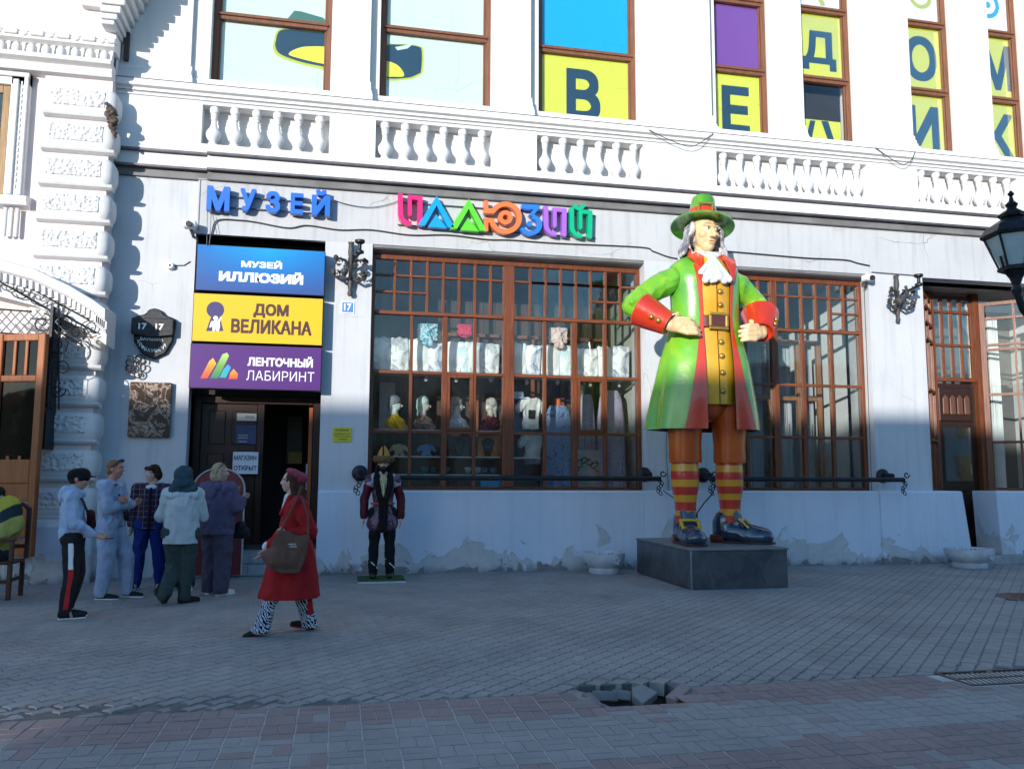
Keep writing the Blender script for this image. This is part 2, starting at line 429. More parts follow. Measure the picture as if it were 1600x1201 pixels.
for x, y, poly, full in pavers:
    d, e = sink(x, y); near_edge = y < EDGE+.28
    z = rnd.uniform(-.0015, .0015)+(rnd.uniform(-.01, .004) if near_edge and rnd.random() < .35 else 0)-.03*d*rnd.random()-.02*e
    tl = (rnd.gauss(0, .007)+rnd.gauss(0, .045)*(d+e), rnd.gauss(0, .007)+rnd.gauss(0, .045)*(d+e)-.05*e)
    gp = .002+(.012*rnd.random()**2 if near_edge else 0)+.016*d
    own = infr(x, y) and n_own < 299
    if own:
        n_own += 1
        if full and not near_edge and d+e == 0:
            if shared is None:
                q = MB(); piece(q, poly, 0, (0, 0), origin=(x, y)); shared = q.mesh(MT['paver'], name='paver')
            ob = link('paver', shared, pavement, (x, y, z)); ob.rotation_euler = (tl[1], -tl[0], 0)
        else:
            q = MB(); piece(q, poly, 0, tl, gap=gp, drop=.09 if e > 0 else (.03 if d > 0 else .012), origin=(x, y)); link('paver', q.mesh(MT['paver'], name='paver'), pavement, (x, y, z))
    else:
        piece(rest, poly, z, tl, gap=gp)
o = rest.part('paver', MT['paver'], pavement); o['kind'] = 'stuff'
# basket-weave bricks nearer the camera
bricks = []
for j in range(-30, 1):
    for i in range(-40, 86):
        x0, y1 = i*.2, EDGE+j*.2
        if j > 0 or y1-.2 < PY0 or x0 < PX0+.2 or x0 > PX1-.4: continue
        prs = ((x0, x0+.2, y1-.1, y1), (x0, x0+.2, y1-.2, y1-.1)) if (i+j) % 2 else ((x0, x0+.1, y1-.2, y1), (x0+.1, x0+.2, y1-.2, y1))
        for a, b, c, dd in prs:
            cx, cy = (a+b)/2, (c+dd)/2
            if HX0-.03 < cx < HX1-.04 and cy > HY0-.02: continue
            if 4.70 < cx < 5.9 and cy > -8.18: continue
            red = cy > -8.36+(.05 if cx > 0 else -.1)+.03*math.sin(cx*3) or (cy < -9.3+.11*(cx-1) and cy > -9.95+.11*(cx-1) and cx > .9)
            if rnd.random() < .03: red = not red
            bricks.append((cx, cy, (a, b, c, dd), red))
bricks.sort(key=dist)
own_b = [b for b in bricks if infr(b[0], b[1])][:298]; ids = {id(b) for b in own_b}
bm_ = {}; rest = {True: MB(), False: MB()}
for b in bricks:
    cx, cy, (a, bb, c, dd), red = b; poly = [(a, c), (bb, c), (bb, dd), (a, dd)]
    z = rnd.uniform(-.0012, .0012); tl = (rnd.gauss(0, .006), rnd.gauss(0, .006))
    if cy > EDGE-.3 and (cx < -.6 or rnd.random() < .12): z += .004*rnd.random(); tl = (rnd.gauss(0, .016), rnd.gauss(0, .016))
    if id(b) in ids:
        k = (red, bb-a > .15)
        if k not in bm_:
            q = MB(); piece(q, poly, 0, (0, 0), .003, .006, .0055, origin=(cx, cy)); bm_[k] = q.mesh(MT['bred'] if red else MT['bgrey'], name='brick')
        ob = link('brick', bm_[k], pavement, (cx, cy, z)); ob.rotation_euler = (tl[1], -tl[0], 0)
    else: piece(rest[red], poly, z, tl, .003, .006, .0055)
for k, q in rest.items():
    o = q.part('brick', MT['bred'] if k else MT['bgrey'], pavement); o['kind'] = 'stuff'
# the hole: soil pit, exposed edges, tipped pieces
pit = MB(); N = 14
hv = [(HX0+(HX1-HX0)*i/N, HY0+(HY1-HY0)*j/8, -.26-.07*noise.noise(Vector((i*.45, j*.5, 2)))+.14*max(0, (i/N-.75)*3)*.5) for j in range(9) for i in range(N+1)]
pit.add(hv, [(j*(N+1)+i, j*(N+1)+i+1, (j+1)*(N+1)+i+1, (j+1)*(N+1)+i) for j in range(8) for i in range(N)])
pit.box(HX0-.02, HX1+.02, HY0-.02, HY0-.001, -.36, -.012); pit.box(HX0-.02, HX0-.001, HY0, HY1, -.36, -.016)
pit.box(HX1+.001, HX1+.02, HY0, HY1, -.36, -.016); pit.box(HX0-.02, HX1+.02, HY1+.001, HY1+.02, -.36, -.016)
solo(pit, 'collapsed_hole', MT['soil'], 'soil lined hole where the paving has caved in at the edge of the red bricks', 'hole', (2.1, -7.9, -.3), smooth=40)
def loose(name, poly, loc, rot, th, m, label):
    q = MB().slab(poly, -th, 0); o = solo(q, name, m, None, None, bevel=.006); o.parent = pavement
    o.location = loc; o.rotation_euler = rot; o['label'] = label
loose('paver', [(-.12, -.05), (.0, -.07), (.11, -.02), (.05, .07), (-.05, .06)], (1.97, -7.70, -.03), (-.35, .1, .2), .07, MT['paver'], 'broken grey paver tipping into the hole, left one')
loose('paver', [(-.10, -.06), (.09, -.05), (.07, .08), (-.02, .11), (-.09, .04)], (2.27, -7.78, -.035), (.35, -.25, .5), .07, MT['paver'], 'broken grey paver standing up at the back of the hole')
loose('paver', [(-.07, -.05), (.07, -.05), (.05, .06), (-.05, .05)], (2.13, -7.64, -.05), (-.5, .1, -.2), .07, MT['paver'], 'small paver fragment slipped down the rear wall of the hole')
loose('brick', [(-.1, -.05), (.1, -.05), (.1, .05), (-.1, .05)], (1.84, -7.95, -.03), (-.15, .55, -.95), .06, MT['bred'], 'red brick slid sideways into the left of the hole')
loose('brick', [(-.1, -.05), (.02, -.06), (.06, .05), (-.1, .05)], (1.94, -8.08, -.05), (-.3, .3, -.5), .06, MT['bred'], 'half red brick at the front left lip of the hole')
loose('brick', [(-.1, -.05), (.1, -.05), (.1, .05), (-.1, .05)], (2.46, -7.95, .012), (.1, -.32, .55), .06, MT['bred'], 'red brick tipped over the right edge of the hole')
for i in range(12):
    a = rnd.uniform(HX0+.08, HX1-.08); b = rnd.uniform(HY0+.1, HY1-.08); r = rnd.uniform(.02, .055)
    loose('rubble', [(r*math.cos(k*1.05+rnd.uniform(-.2, .2))*rnd.uniform(.7, 1.2), r*math.sin(k*1.05)*rnd.uniform(.7, 1.2)) for k in range(6)], (a, b, -.19+rnd.uniform(0, .05)), (rnd.uniform(-.6, .6), rnd.uniform(-.6, .6), rnd.random()*3), r, MT['paver'] if i % 3 else MT['bred'], 'chip of broken paving lying in the hole')
# drain grate and manhole cover
gr = thing('drain_grate', 'rusty cast iron drain grate with slanting slots set in the red bricks', 'drain grate', (5.2, -7.95, 0))
q = MB(); q.box(4.72, 5.9, -8.16, -8.13, -.05, .003); q.box(4.72, 5.9, -7.77, -7.74, -.05, .003); q.box(4.72, 4.75, -8.13, -7.77, -.05, .003); q.box(4.75, 5.9, -7.965, -7.935, -.05, 0)
q.part('frame', MT['castiron'], gr)
proto = None
for i in range(24):
    for s in (0, 1):
        xx = 4.80+i*.046; y0 = -8.13 if s == 0 else -7.935
        ob = link('grate_bar', proto, gr, (xx-5.2, y0+.0825+7.95, -.004)) if proto else None
        if proto is None:
            q = MB().slab([(-.028, -.08), (-.008, -.08), (.028, .08), (.008, .08)], -.03, 0); proto = q.mesh(MT['iron'], name='grate_bar'); link('grate_bar', proto, gr, (xx-5.2, y0+.0825+7.95, -.004))
q = MB(); q.box(4.72, 5.9, -8.16, -7.74, -.09, -.06); q.part('sump', MT['soil'], gr)
mh = thing('manhole_cover', 'round rust brown manhole cover in the grey paving', 'manhole cover', (9.05, -4.3, 0))
q = MB().lathe([(.50, -.012), (.50, .002), (.43, .004), (.43, -.006)], (9.05, -4.3, 0), 40, cap=False); q.part('rim', MT['castiron'], mh, smooth=30)
q = MB().lathe([(.428, -.03), (.428, .003), (.40, .006), (.39, .001), (.02, .001)], (9.05, -4.3, 0), 40)
for i in range(-4, 5):
    for j in range(-4, 5):
        if i*i+j*j < 18: q.box(9.05+i*.08-.022, 9.05+i*.08+.022, -4.3+j*.08-.022, -4.3+j*.08+.022, .001, .006)
q.part('lid', mat('rusty_iron', (.16, .085, .065), .7, .3, var=.4, sc=12, bump=.004), mh, smooth=30)

# ------------------------------------------------------------------ the museum facade
B = thing('museum_building', 'white plastered corner facade with big brown windows above and below a balustrade band', 'building', (3, 0, 0))
fb = lambda name, m, *bx, **k: [MB() for _ in range(1)] and _fb(name, m, bx, **k)
def _fb(name, m, bx, label=None, bevel=0, smooth=None):
    q = MB()
    for b in bx: q.box(*b)
    return q.part(name, MT[m], B, bevel=bevel, smooth=smooth, label=label)
Z0, ZH, ZT = 0, 5.40, 6.31
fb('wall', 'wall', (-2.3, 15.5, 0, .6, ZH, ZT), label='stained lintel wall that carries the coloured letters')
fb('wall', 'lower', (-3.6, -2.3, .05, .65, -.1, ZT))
fb('gap_shadow_strip', 'flash', (-2.275, -2.258, -.004, .1, 5.45, ZT-.02))  # dark strip stands in for the gap shadow at the wall step
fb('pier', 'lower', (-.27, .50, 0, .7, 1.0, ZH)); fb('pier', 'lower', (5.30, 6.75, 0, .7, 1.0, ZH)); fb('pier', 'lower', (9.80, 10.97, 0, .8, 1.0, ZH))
# battered plinth
def plinth(x0, x1, y, dx0=0, dx1=0):
    q = MB(); zt = 1.315
    lo = [(x0+dx0, y-.035, -.05), (x1+dx1, y-.035, -.05), (x1+dx1, .5, -.05), (x0+dx0, .5, -.05)]
    mid = [(x0, y, zt-.03), (x1, y, zt-.03), (x1, .5, zt-.03), (x0, .5, zt-.03)]
    top = [(x0+.01, y+.025, zt), (x1-.01, y+.025, zt), (x1-.01, .5, zt), (x0+.01, .5, zt)]
    q.rings([lo, mid, top]); q.part('plinth', MT['plinth'], B)
plinth(-.27, 5.19, -.12); plinth(5.193, 6.62, -.15); plinth(6.623, 9.74, -.12); plinth(9.743, 11.10, -.15); plinth(11.103, 11.52, -.10, 0, .14)
plinth(12.25, 15.5, -.10, .05)
# belt courses under the balustrade
def belt(x0, x1, dy):
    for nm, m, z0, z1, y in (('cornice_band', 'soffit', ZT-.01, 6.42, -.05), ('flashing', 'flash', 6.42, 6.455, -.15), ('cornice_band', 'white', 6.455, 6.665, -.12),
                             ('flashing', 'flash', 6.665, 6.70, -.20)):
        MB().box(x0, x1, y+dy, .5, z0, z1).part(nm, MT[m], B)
    MB().box(x0, x1, -.065+dy, .4, ZT-.025, ZT-.012).part('flashing', MT['flash'], B)
belt(-3.6, -2.165, .06); belt(-2.16, 15.5, 0)
# balustrade band
SEG = [(-3.6, -2.27), (-.26, .50), (2.50, 3.29), (5.27, 6.68), (9.78, 10.88), (13.15, 15.5)]
BY = -.13
for a, b in SEG: MB().box(a, b, BY, .45, 6.70, 7.565).part('balustrade_pier', MT['white'], B)
prof = [(.075, 0), (.075, .045), (.05, .06), (.06, .075), (.10, .13), (.118, .185), (.11, .235), (.062, .31), (.045, .37), (.040, .44), (.055, .455), (.055, .475), (.044, .485), (.058, .51), (.062, .53), (.048, .54), (.07, .56), (.075, .60), (.075, .655)]
bal = MB().lathe(prof, (0, 0, 0), 16).mesh(MT['white'], name='baluster', smooth=35)
for (a, b), n in zip([(-2.27, -.26), (.50, 2.50), (3.29, 5.27), (6.68, 9.78), (10.88, 13.15)], (6, 6, 6, 9, 7)):
    MB().box(a-.002, b+.002, BY+.004, .45, 6.70, 6.85).part('balustrade_rail', MT['white'], B)
    MB().box(a-.002, b+.002, BY+.004, .45, 7.505, 7.565).part('balustrade_rail', MT['white'], B)
    MB().box(a-.002, b+.002, .12, .45, 6.85, 7.505).part('recess_wall', MT['stucco'], B)
    for i in range(n):
        o = link('baluster', bal, B); o.location = Vector((a+(b-a)*(i+.5)/n, BY+.095, 6.85))-Vector((3, 0, 0)); o.rotation_euler = (rnd.gauss(0, .008), rnd.gauss(0, .012), rnd.random()*6); o.scale = (rnd.uniform(.96, 1.04), rnd.uniform(.96, 1.04), 1)
# window-sill cornice
MB().profile_x([(BY-.03, 7.565), (BY-.03, 7.60), (BY-.06, 7.615), (BY-.06, 7.665), (BY-.12, 7.685), (BY-.12, 7.79), (BY-.10, 7.80), (.45, 7.80), (.45, 7.565)], -3.6, 15.5).part('sill_cornice', MT['white'], B)
MB().box(-3.6, 15.5, BY-.128, .2, 7.786, 7.797).part('flashing', MT['flash'], B)
MB().box(-3.6, 15.5, BY-.066, .2, 7.612, 7.618).part('flashing', MT['flash'], B)
MB().box(-3.6, 15.5, .0, .45, 7.80, 8.0).part('window_ledge', MT['white'], B)
# upper wall, pilasters with stepped bases
UW = [(-2.22, -.27), (.55, 2.52), (3.36, 5.27), (6.78, 7.95), (8.60, 9.76), (10.97, 12.02), (12.80, 13.70)]
TOPZ = 13.6
xs = [-3.6]+[v for w in UW for v in w]+[15.5]
for i in range(0, len(xs), 2): MB().box(xs[i], xs[i+1], .04, .6, 8.0, TOPZ-1.4).part('wall', MT['white'], B)
MB().box(-3.6, 15.5, .04, .6, TOPZ-1.4, TOPZ).part('wall', MT['white'], B)
def pilaster(x0, x1, y=-.13, wide=0):
    MB().box(x0, x1, y, .04, 8.16, TOPZ-1.2).part('pilaster', MT['white'], B)
    q = MB(); w = .05+wide
    q.box(x0-w, x1+w, y-.08, .04, 7.80, 7.93); q.box(x0-w*.75, x1+w*.75, y-.055, .04, 7.93, 7.99); q.profile_x([(y-.05, 7.99), (y-.06, 8.02), (y-.045, 8.06), (y-.015, 8.08), (y-.01, 8.16), (.04, 8.16), (.04, 7.99)], x0-w*.45, x1+w*.45)
    q.part('pilaster_base', MT['white'], B)
pilaster(-3.55, -2.50, -.05); pilaster(-.16, .38); pilaster(2.68, 3.18); pilaster(5.42, 6.60, -.15, .05); pilaster(8.07, 8.50); pilaster(9.90, 10.80, -.15, .05)
pilaster(12.14, 12.68); pilaster(13.85, 14.7)
MB().box(-3.7, 15.7, -.5, .7, TOPZ, TOPZ+.4).part('roof_cornice', MT['stucco'], B)
MB().box(-3.6, 15.5, .6, 9, TOPZ-.3, TOPZ+.1).part('roof', MT['flash'], B)
MB().box(15.3, 15.5, .6, 9, 0, TOPZ).part('wall', MT['stucco'], B)

# ---- upper windows
def film(name, col, var=.03, crease=True, rough=.35):
    t = NT(name); t.set(rough, spec=.5); co = t.coord('World')
    if crease:
        v = t.new('ShaderNodeTexVoronoi', feature='DISTANCE_TO_EDGE'); v.inputs['Scale'].default_value = 1.1
        t.l(t.mix(.35, t.coord('World', (1, 1, .5)), t.coord('World', (1, 1, 1)), 'ADD'), v.inputs['Vector'])
        ln = t.ramp(v.outputs[0], [(0., 1.), (.007, 0.)])
        ln = t.math('MULTIPLY', ln, t.ramp(t.noise(co, 1.3, 2), [(.5, 0.), (.6, .7)]))
        t.base(t.mix(ln, col, tuple(c*.45 for c in col)))
        t.bump(t.noise(t.coord('World', (.6, 1, 1)), 2.2, 3), .012, .6)
    else: t.base(t.mix(t.noise(co, 3, 3), tuple(c*(1-var) for c in col), col))
    return t.m
FM = dict(mint=film('pale_mint_film', (.52, .68, .64)), yel=film('yellow_film', (.56, .60, .07)), blue=film('cyan_film', (.008, .34, .66)), pur=film('purple_film', (.17, .06, .31)),
          wht=film('white_film', (.75, .78, .78)), navy=film('navy_print', (.018, .055, .095)), lime=film('lime_print', (.45, .50, .05), crease=False), azure=film('azure_print', (.02, .35, .62), crease=False),
          yl2=film('yellow_print', (.75, .76, .06), crease=False), teal=film('dusk_green_print', (.06, .16, .14), crease=False), none=MT['dark'])
WY = .24; HALF = dict()
def upwin(x0, x1, trans, films, sh=()):
    q = MB(); w = .095
    q.box(x0, x0+w, WY, WY+.12, 8.0, 12.4); q.box(x1-w, x1, WY, WY+.12, 8.0, 12.4); q.box(x0+w, x1-w, WY+.01, WY+.12, 12.3, 12.4)
    q.box(x0+w, x0+w+.03, WY+.03, WY+.1, 8.0, 12.3); q.box(x1-w-.03, x1-w, WY+.03, WY+.1, 8.0, 12.3)
    o = q.part('window', MT['upframe'], B, bevel=.006)
    zs = [8.0]+trans+[12.3]
    for tz in trans:
        r = MB(); r.box(x0+w-.02, x1-w+.02, WY-.015, WY+.11, tz-.075, tz-.01); r.box(x0+w-.03, x1-w+.03, WY-.045, WY+.11, tz-.01, tz+.03); r.box(x0+w-.02, x1-w+.02, WY-.005, WY+.11, tz+.03, tz+.065)
        r.part('transom', MT['frameh'] if False else MT['upframe'], o, bevel=.005)
    for k in range(len(zs)-1):
        a, b = zs[k]+(.065 if k else 0), zs[k+1]-.075
        MB().box(x0+w+.03, x1-w-.03, WY+.06, WY+.066, a, b).part('pane', MT['upglass'], o)
        f = films[min(k, len(films)-1)]
        if f != 'none': MB().box(x0+w+.03, x1-w-.03, WY+.072, WY+.078, a, b).part('film', FM[f], o)
    MB().box(x0+.02, x1-.02, WY+.35, WY+.37, 8, 12.4).part('dark_backing', MT['dark'], o)  # dark sheet stands in for the unlit room behind the window
    return o
FY = WY+.0715
ZT1, ZT2 = 9.33, 10.72
w1 = upwin(*UW[0], [9.27, 10.9], ['mint', 'mint', 'mint']); w2 = upwin(*UW[1], [9.37, 11.0], ['mint', 'mint', 'mint'])
w3 = upwin(*UW[2], [9.33, 11.3], ['yel', 'blue', 'mint']); w4 = upwin(*UW[3], [9.33, 10.75], ['yel', 'pur', 'wht'])
w5 = upwin(*UW[4], [9.33, 10.78], ['none', 'yel', 'wht']); w6 = upwin(*UW[5], [9.33, 10.78], ['yel', 'yel', 'wht']); w7 = upwin(*UW[6], [9.33, 10.78], ['yel', 'yel', 'wht'])
def pol(win, name, pts, m, dy=.001, zmin=None, xclip=None):
    ps = [at(a, b, FY) for a, b in pts]; P2 = [(p.x, p.z) for p in ps]
    if xclip: P2 = [(min(max(x, xclip[0]), xclip[1]), z) for x, z in P2]
    MB().prism(P2, FY-dy, FY-.0002).part(name, FM[m], win)
def curve(pts, n=5):
    out = []; N_ = len(pts)
    for i in range(N_):
        p0, p1, p2, p3 = pts[i-1], pts[i], pts[(i+1) % N_], pts[(i+2) % N_]
        for k in range(n):
            s = k/n; out.append(tuple(.5*((2*p1[j])+(-p0[j]+p2[j])*s+(2*p0[j]-5*p1[j]+4*p2[j]-p3[j])*s*s+(-p0[j]+3*p1[j]-3*p2[j]+p3[j])*s*s*s) for j in (0, 1)))
    return out
xr = UW[0][1]-.127
pol(w1, 'printed_motif', curve([(437, 46), (428, 64), (427, 78), (437, 90), (470, 101), (503, 109), (520, 111), (524, 80), (520, 54), (480, 48)]), 'lime', .0006, xclip=(-3, xr))
pol(w1, 'printed_motif', curve([(440, 47), (431, 64), (431, 76), (440, 86), (470, 97), (503, 104), (520, 106), (524, 80), (520, 56), (480, 49)]), 'navy', .0010, xclip=(-3, xr))
pol(w1, 'printed_motif', curve([(451, 85), (465, 76), (485, 73), (520, 75), (524, 88), (520, 101), (500, 99), (470, 92)]), 'yl2', .0014, xclip=(-3, xr))
pol(w1, 'printed_motif', [(448, 31), (460, 17), (470, 18), (505, 28), (512, 36)], 'teal', .0008)
xl = UW[1][0]+.127
pol(w2, 'printed_motif', curve([(600, 74), (625, 69), (655, 72), (662, 80), (661, 110), (655, 119), (635, 125), (600, 122)]), 'lime', .0006, xclip=(xl, 9))
pol(w2, 'printed_motif', curve([(600, 75), (625, 70), (653, 73), (659, 81), (658, 110), (653, 116), (635, 122), (600, 119)]), 'navy', .0010, xclip=(xl, 9))
pol(w2, 'printed_motif', curve([(600, 97), (615, 99), (626, 107), (631, 119), (615, 120), (600, 118)]), 'yl2', .0014, xclip=(xl, 9))
pol(w2, 'printed_motif', [(617, 74), (645, 69), (637, 76), (621, 79)], 'mint', .0014)
def letter(win, ch, px0, px1, py0, py1, bold=.035):
    a = at((px0+px1)/2-(px1-px0)/2, (py0+py1)/2, FY); b = at(px1, (py0+py1)/2, FY); t_ = at((px0+px1)/2, py0, FY); u = at((px0+px1)/2, py1, FY)
    text_mb(ch, a.x, b.x, u.z, t_.z, FY-.0002, .0012, bold).part('letter', FM['navy'], win)
letter(w3, 'В', 885, 938, 109, 189); letter(w4, 'Е', 1128, 1171, 135, 209); letter(w5, 'Д', 1253, 1306, 49, 110); letter(w6, 'О', 1414, 1463, 57, 127); letter(w7, 'М', 1533, 1582, 71, 141)
letter(w6, 'И', 1420, 1468, 166, 238); letter(w7, 'К', 1541, 1584, 178, 249)
# half-lowered print of the fifth window: only the foot of the letter shows
lz = at(1290, 189, FY).z
MB().box(UW[4][0]+.125, UW[4][1]-.2, FY+.001, FY+.006, 8.0, lz).part('film', FM['yel'], w5)
pol(w5, 'letter', [(1258, 222), (1267, 224), (1274, 189), (1266, 188)], 'navy'); pol(w5, 'letter', [(1283, 189), (1294, 190), (1305, 224), (1296, 226)], 'navy')
for win, cx, cy, r, m in ((w6, 1438, -6, 24, 'lime'), (w7, 1543, 8, 25, 'azure')):
    c = at(cx, cy, FY); k = r/F_PX*14.6
    q = MB(); n = 36
    for i in range(n):
        a0, a1 = 2*PI*i/n, 2*PI*(i+1)/n
        q.prism([(c.x+k*math.cos(a0), c.z+k*1.05*math.sin(a0)), (c.x+k*math.cos(a1), c.z+k*1.05*math.sin(a1)), (c.x+k*.68*math.cos(a1), c.z+k*.72*math.sin(a1)), (c.x+k*.68*math.cos(a0), c.z+k*.72*math.sin(a0))], FY-.001, FY-.0002)
    q.prism([(c.x+k*.25*math.cos(2*PI*i/16), c.z+k*.25*math.sin(2*PI*i/16)) for i in range(16)], FY-.001, FY-.0002)
    q.part('printed_ring', FM[m], win)
pol(w5, 'printed_motif', [(1275, -6), (1283, 10), (1290, 9), (1282, -8)], 'lime')

# ---- ground-floor display windows
GY = .25
def vbar(q, x, w, z0, z1, y0=GY, y1=GY+.09): q.box(x-w/2, x+w/2, y0, y1, z0, z1)
def hbar(q, x0, x1, z, w, y0=GY+.004, y1=GY+.086): q.box(x0, x1, y0, y1, z-w/2, z+w/2)
def shopwin(x0, x1, topx, split3, lowx, mull, zrows, cases, label):
    q = MB(); fw = .07
    q.box(x0, x0+fw, GY-.02, GY+.12, 1.315, 5.30); q.box(x1-fw, x1, GY-.02, GY+.12, 1.315, 5.30)
    q.box(x0+fw, x1-fw, GY-.015, GY+.12, 5.22, 5.30); q.box(x0+fw, x1-fw, GY-.015, GY+.12, 1.315, 1.37)
    for mx, mwid in mull: q.box(mx-mwid/2, mx+mwid/2, GY-.03, GY+.1, 1.37, 5.22)
    win = q.part('display_window', MT['frame'], B, bevel=.008, label=label)
    spans = []; e = x0+fw
    for mx, mwid in mull: spans.append((e, mx-mwid/2)); e = mx+mwid/2
    spans.append((e, x1-fw))
    r = MB()
    for a, b in spans: r.box(a, b, GY-.035, GY+.1, 4.27, 4.33)
    r.part('transom', MT['frameh'], win, bevel=.008)
    for a, b in spans:
        tv = [x for x in topx if a < x < b]; lv = [x for x in lowx if a < x[0] < b]
        for x in tv: MB().box(x-.022, x+.022, GY-.01, GY+.07, 4.33, 5.22).part('muntin', MT['frame'], win, bevel=.006)
        ed = [a]+tv+[b]
        for i in range(len(ed)-1):
            l, r_ = ed[i]+(.022 if i else 0), ed[i+1]-(.022 if i < len(ed)-2 else 0)
            zz = [4.33, 4.95, 5.22] if not split3((l+r_)/2) else [4.33, 4.66, 4.95, 5.22]
            for z in zz[1:-1]: MB().box(l, r_, GY-.004, GY+.06, z-.018, z+.018).part('muntin', MT['frameh'], win, bevel=.004)
            for j in range(len(zz)-1):
                MB().box(l, r_, GY+.03, GY+.036, zz[j]+(.018 if j else 0), zz[j+1]-(.018 if j < len(zz)-2 else 0)).part('pane', MT['glass'], win)
        for x, w in lv: MB().box(x-w/2, x+w/2, GY-.012, GY+.08, 1.37, 4.27).part('muntin', MT['frame'], win, bevel=.008)
        ed = [(a, 0)]+lv+[(b, 0)]
        for i in range(len(ed)-1):
            l, r_ = ed[i][0]+ed[i][1]/2, ed[i+1][0]-ed[i+1][1]/2
            zz = [1.37]+zrows+[4.27]
            for z in zrows: MB().box(l, r_, GY-.008, GY+.075, z-.025, z+.025).part('muntin', MT['frameh'], win, bevel=.006)
            for j in range(len(zz)-1):
                z0, z1 = zz[j]+(.025 if j else 0), zz[j+1]-(.025 if j < len(zz)-2 else 0)
                for cx, cz in cases:
                    if l < cx < r_ and z0 < cz < z1:
                        c = MB(); k = .05
                        c.box(l, l+k, GY-.03, GY+.05, z0, z1); c.box(r_-k, r_, GY-.03, GY+.05, z0, z1); c.box(l+k, r_-k, GY-.028, GY+.05, z0, z0+k); c.box(l+k, r_-k, GY-.028, GY+.05, z1-k, z1)
                        c.part('casement', MT['frame'], win, bevel=.006); l2, r2, z0, z1 = l+k, r_-k, z0+k, z1-k
                        MB().box(l2, r2, GY+.03, GY+.036, z0, z1).part('pane', MT['glass'], win); break
                else: MB().box(l, r_, GY+.03, GY+.036, z0, z1).part('pane', MT['glass'], win)
    return win
shopwin(.50, 5.30, [.62+.277*i for i in range(1, 8)]+[5.21-.277*i for i in range(1, 8)], lambda x: x < 1.44 or x > 4.36, [(1.20, .05), (1.77, .09), (2.29, .055), (3.53, .06), (4.07, .10), (4.64, .06)],
        [(2.88, .20)], [2.29, 3.29], [(2.0, 2.8), (4.35, 2.8), (2.0, 2.9), (4.3, 3.0)], 'wide display window of the souvenir shop with eight bays')
shopwin(6.75, 9.80, [6.77+.295*i for i in range(1, 10)], lambda x: x > 9.1 or x < 7.3, [(7.36, .06), (8.53, .08), (9.12, .06)], [(7.95, .12)], [2.29, 3.27], [], 'wide display window with white curtains behind the giant statue')
# dark grey strips that put the shade under the two lintels into colour
for a, b in ((.50, 5.30), (6.75, 9.80)):
    MB().profile_x([(.02, ZH), (.02, 5.355), (.06, 5.335), (.22, 5.315), (.26, 5.305), (.26, ZH)], a-.0, b+.0).part('lintel_shade', MT['soffit'], B)
# interiors
it = MB(); it.box(-2.3, 11, 3.2, 3.3, 0, 5.6); it.box(.3, 11, .6, 3.2, 5.45, 5.55); it.box(.3, 11, .5, 3.2, .9, 1.0); it.box(.32, .45, .7, 3.2, 0, 5.5); it.box(5.6, 5.75, .7, 3.2, 0, 5.5); it.box(6.3, 6.45, .7, 3.2, 0, 5.5)
it.part('interior_wall', mat('dim_room', (.11, .10, .095), .9, var=.4, sc=1), B)
MB().box(9.92, 10.02, .34, 3.2, 1.0, 5.45).part('reveal_wall', MT['whitep'], B, label='white inner wall of the curtained window, crossed by frame shadows')
MB().box(5.34, 5.42, .34, 2.2, 1.0, 5.45).part('reveal_wall', mat('cream_wall', (.5, .49, .44), .8), B)
MB().box(9.80, 9.92, .7, .8, 1.0, 5.45).part('reveal_wall', MT['whitep'], B)
# inner wooden lining of the shop (vertical planks behind the shelves)
for i in range(22):
    x = .5+i*.225; MB().box(x, x+.215, 2.0+rnd.uniform(0, .02), 2.05, 1.0, 5.4).part('plank', wood('inner_plank', (.10, .055, .035), .6) if i == 0 else bpy.data.materials['inner_plank'], B)
q = MB()
for z in (3.45, 3.9, 4.25):
    q.box(1.9, 5.2, 1.88, 1.99, z-.03, z+.03)
for x in (2.0, 2.6, 3.2, 3.7, 4.3, 4.9, 5.2): q.box(x-.035, x+.035, 1.88, 1.99, 2.3, 4.25)
q.part('inner_frame', wood('inner_frame_wood', (.30, .10, .04), .5), B)
# curtained room: inner glazed frames and hanging curtains
q = MB()
for x, w in ((6.9, .08), (7.62, .08), (8.25, .10), (8.86, .09), (9.30, .09)): q.box(x-w/2, x+w/2, .95, 1.03, 1.0, 4.2)
for z in (4.2, 3.1): q.box(6.8, 9.35, .96, 1.02, z-.05, z+.05)
q.part('inner_frame', wood('pale_inner_frame', (.40, .17, .07), .5), B, bevel=.006)
tt = NT('curtain_cloth'); tt.set(.9, spec=.1); tt.base(tt.mix(tt.noise(tt.coord('World', (14, 1, .2)), 3, 3), (.26, .27, .29), (.62, .64, .66)))
def curtain(x0, x1, y, z0, z1):
    n = 60; rg = []
    for z in (z0, (z0+z1)/2, z1):
        rg.append([(x0+(x1-x0)*i/n, y+.03*math.sin(i*1.15)+.012*math.sin(i*2.7+z), z) for i in range(n+1)]+[(x0+(x1-x0)*i/n, y+.008+.03*math.sin(i*1.15)+.012*math.sin(i*2.7+z), z) for i in range(n, -1, -1)])
    return MB().rings(rg)
for a, b in ((6.85, 7.55), (7.68, 8.18), (8.32, 8.80), (8.92, 9.28)):
    solo(curtain(a, b, 1.2, 1.02, 4.2), 'curtain', tt.m, {6.85: 'grey white curtain hanging behind the giant, leftmost of the four', 7.68: 'grey white curtain left of the bright mullion, second of the four',
        8.32: 'grey white curtain in the third bay of the far window', 8.92: 'grey white curtain nearest the white side wall of the far window'}[a], 'curtain', (a, 1.2, 1.02), 'curtains in the far window', smooth=60)

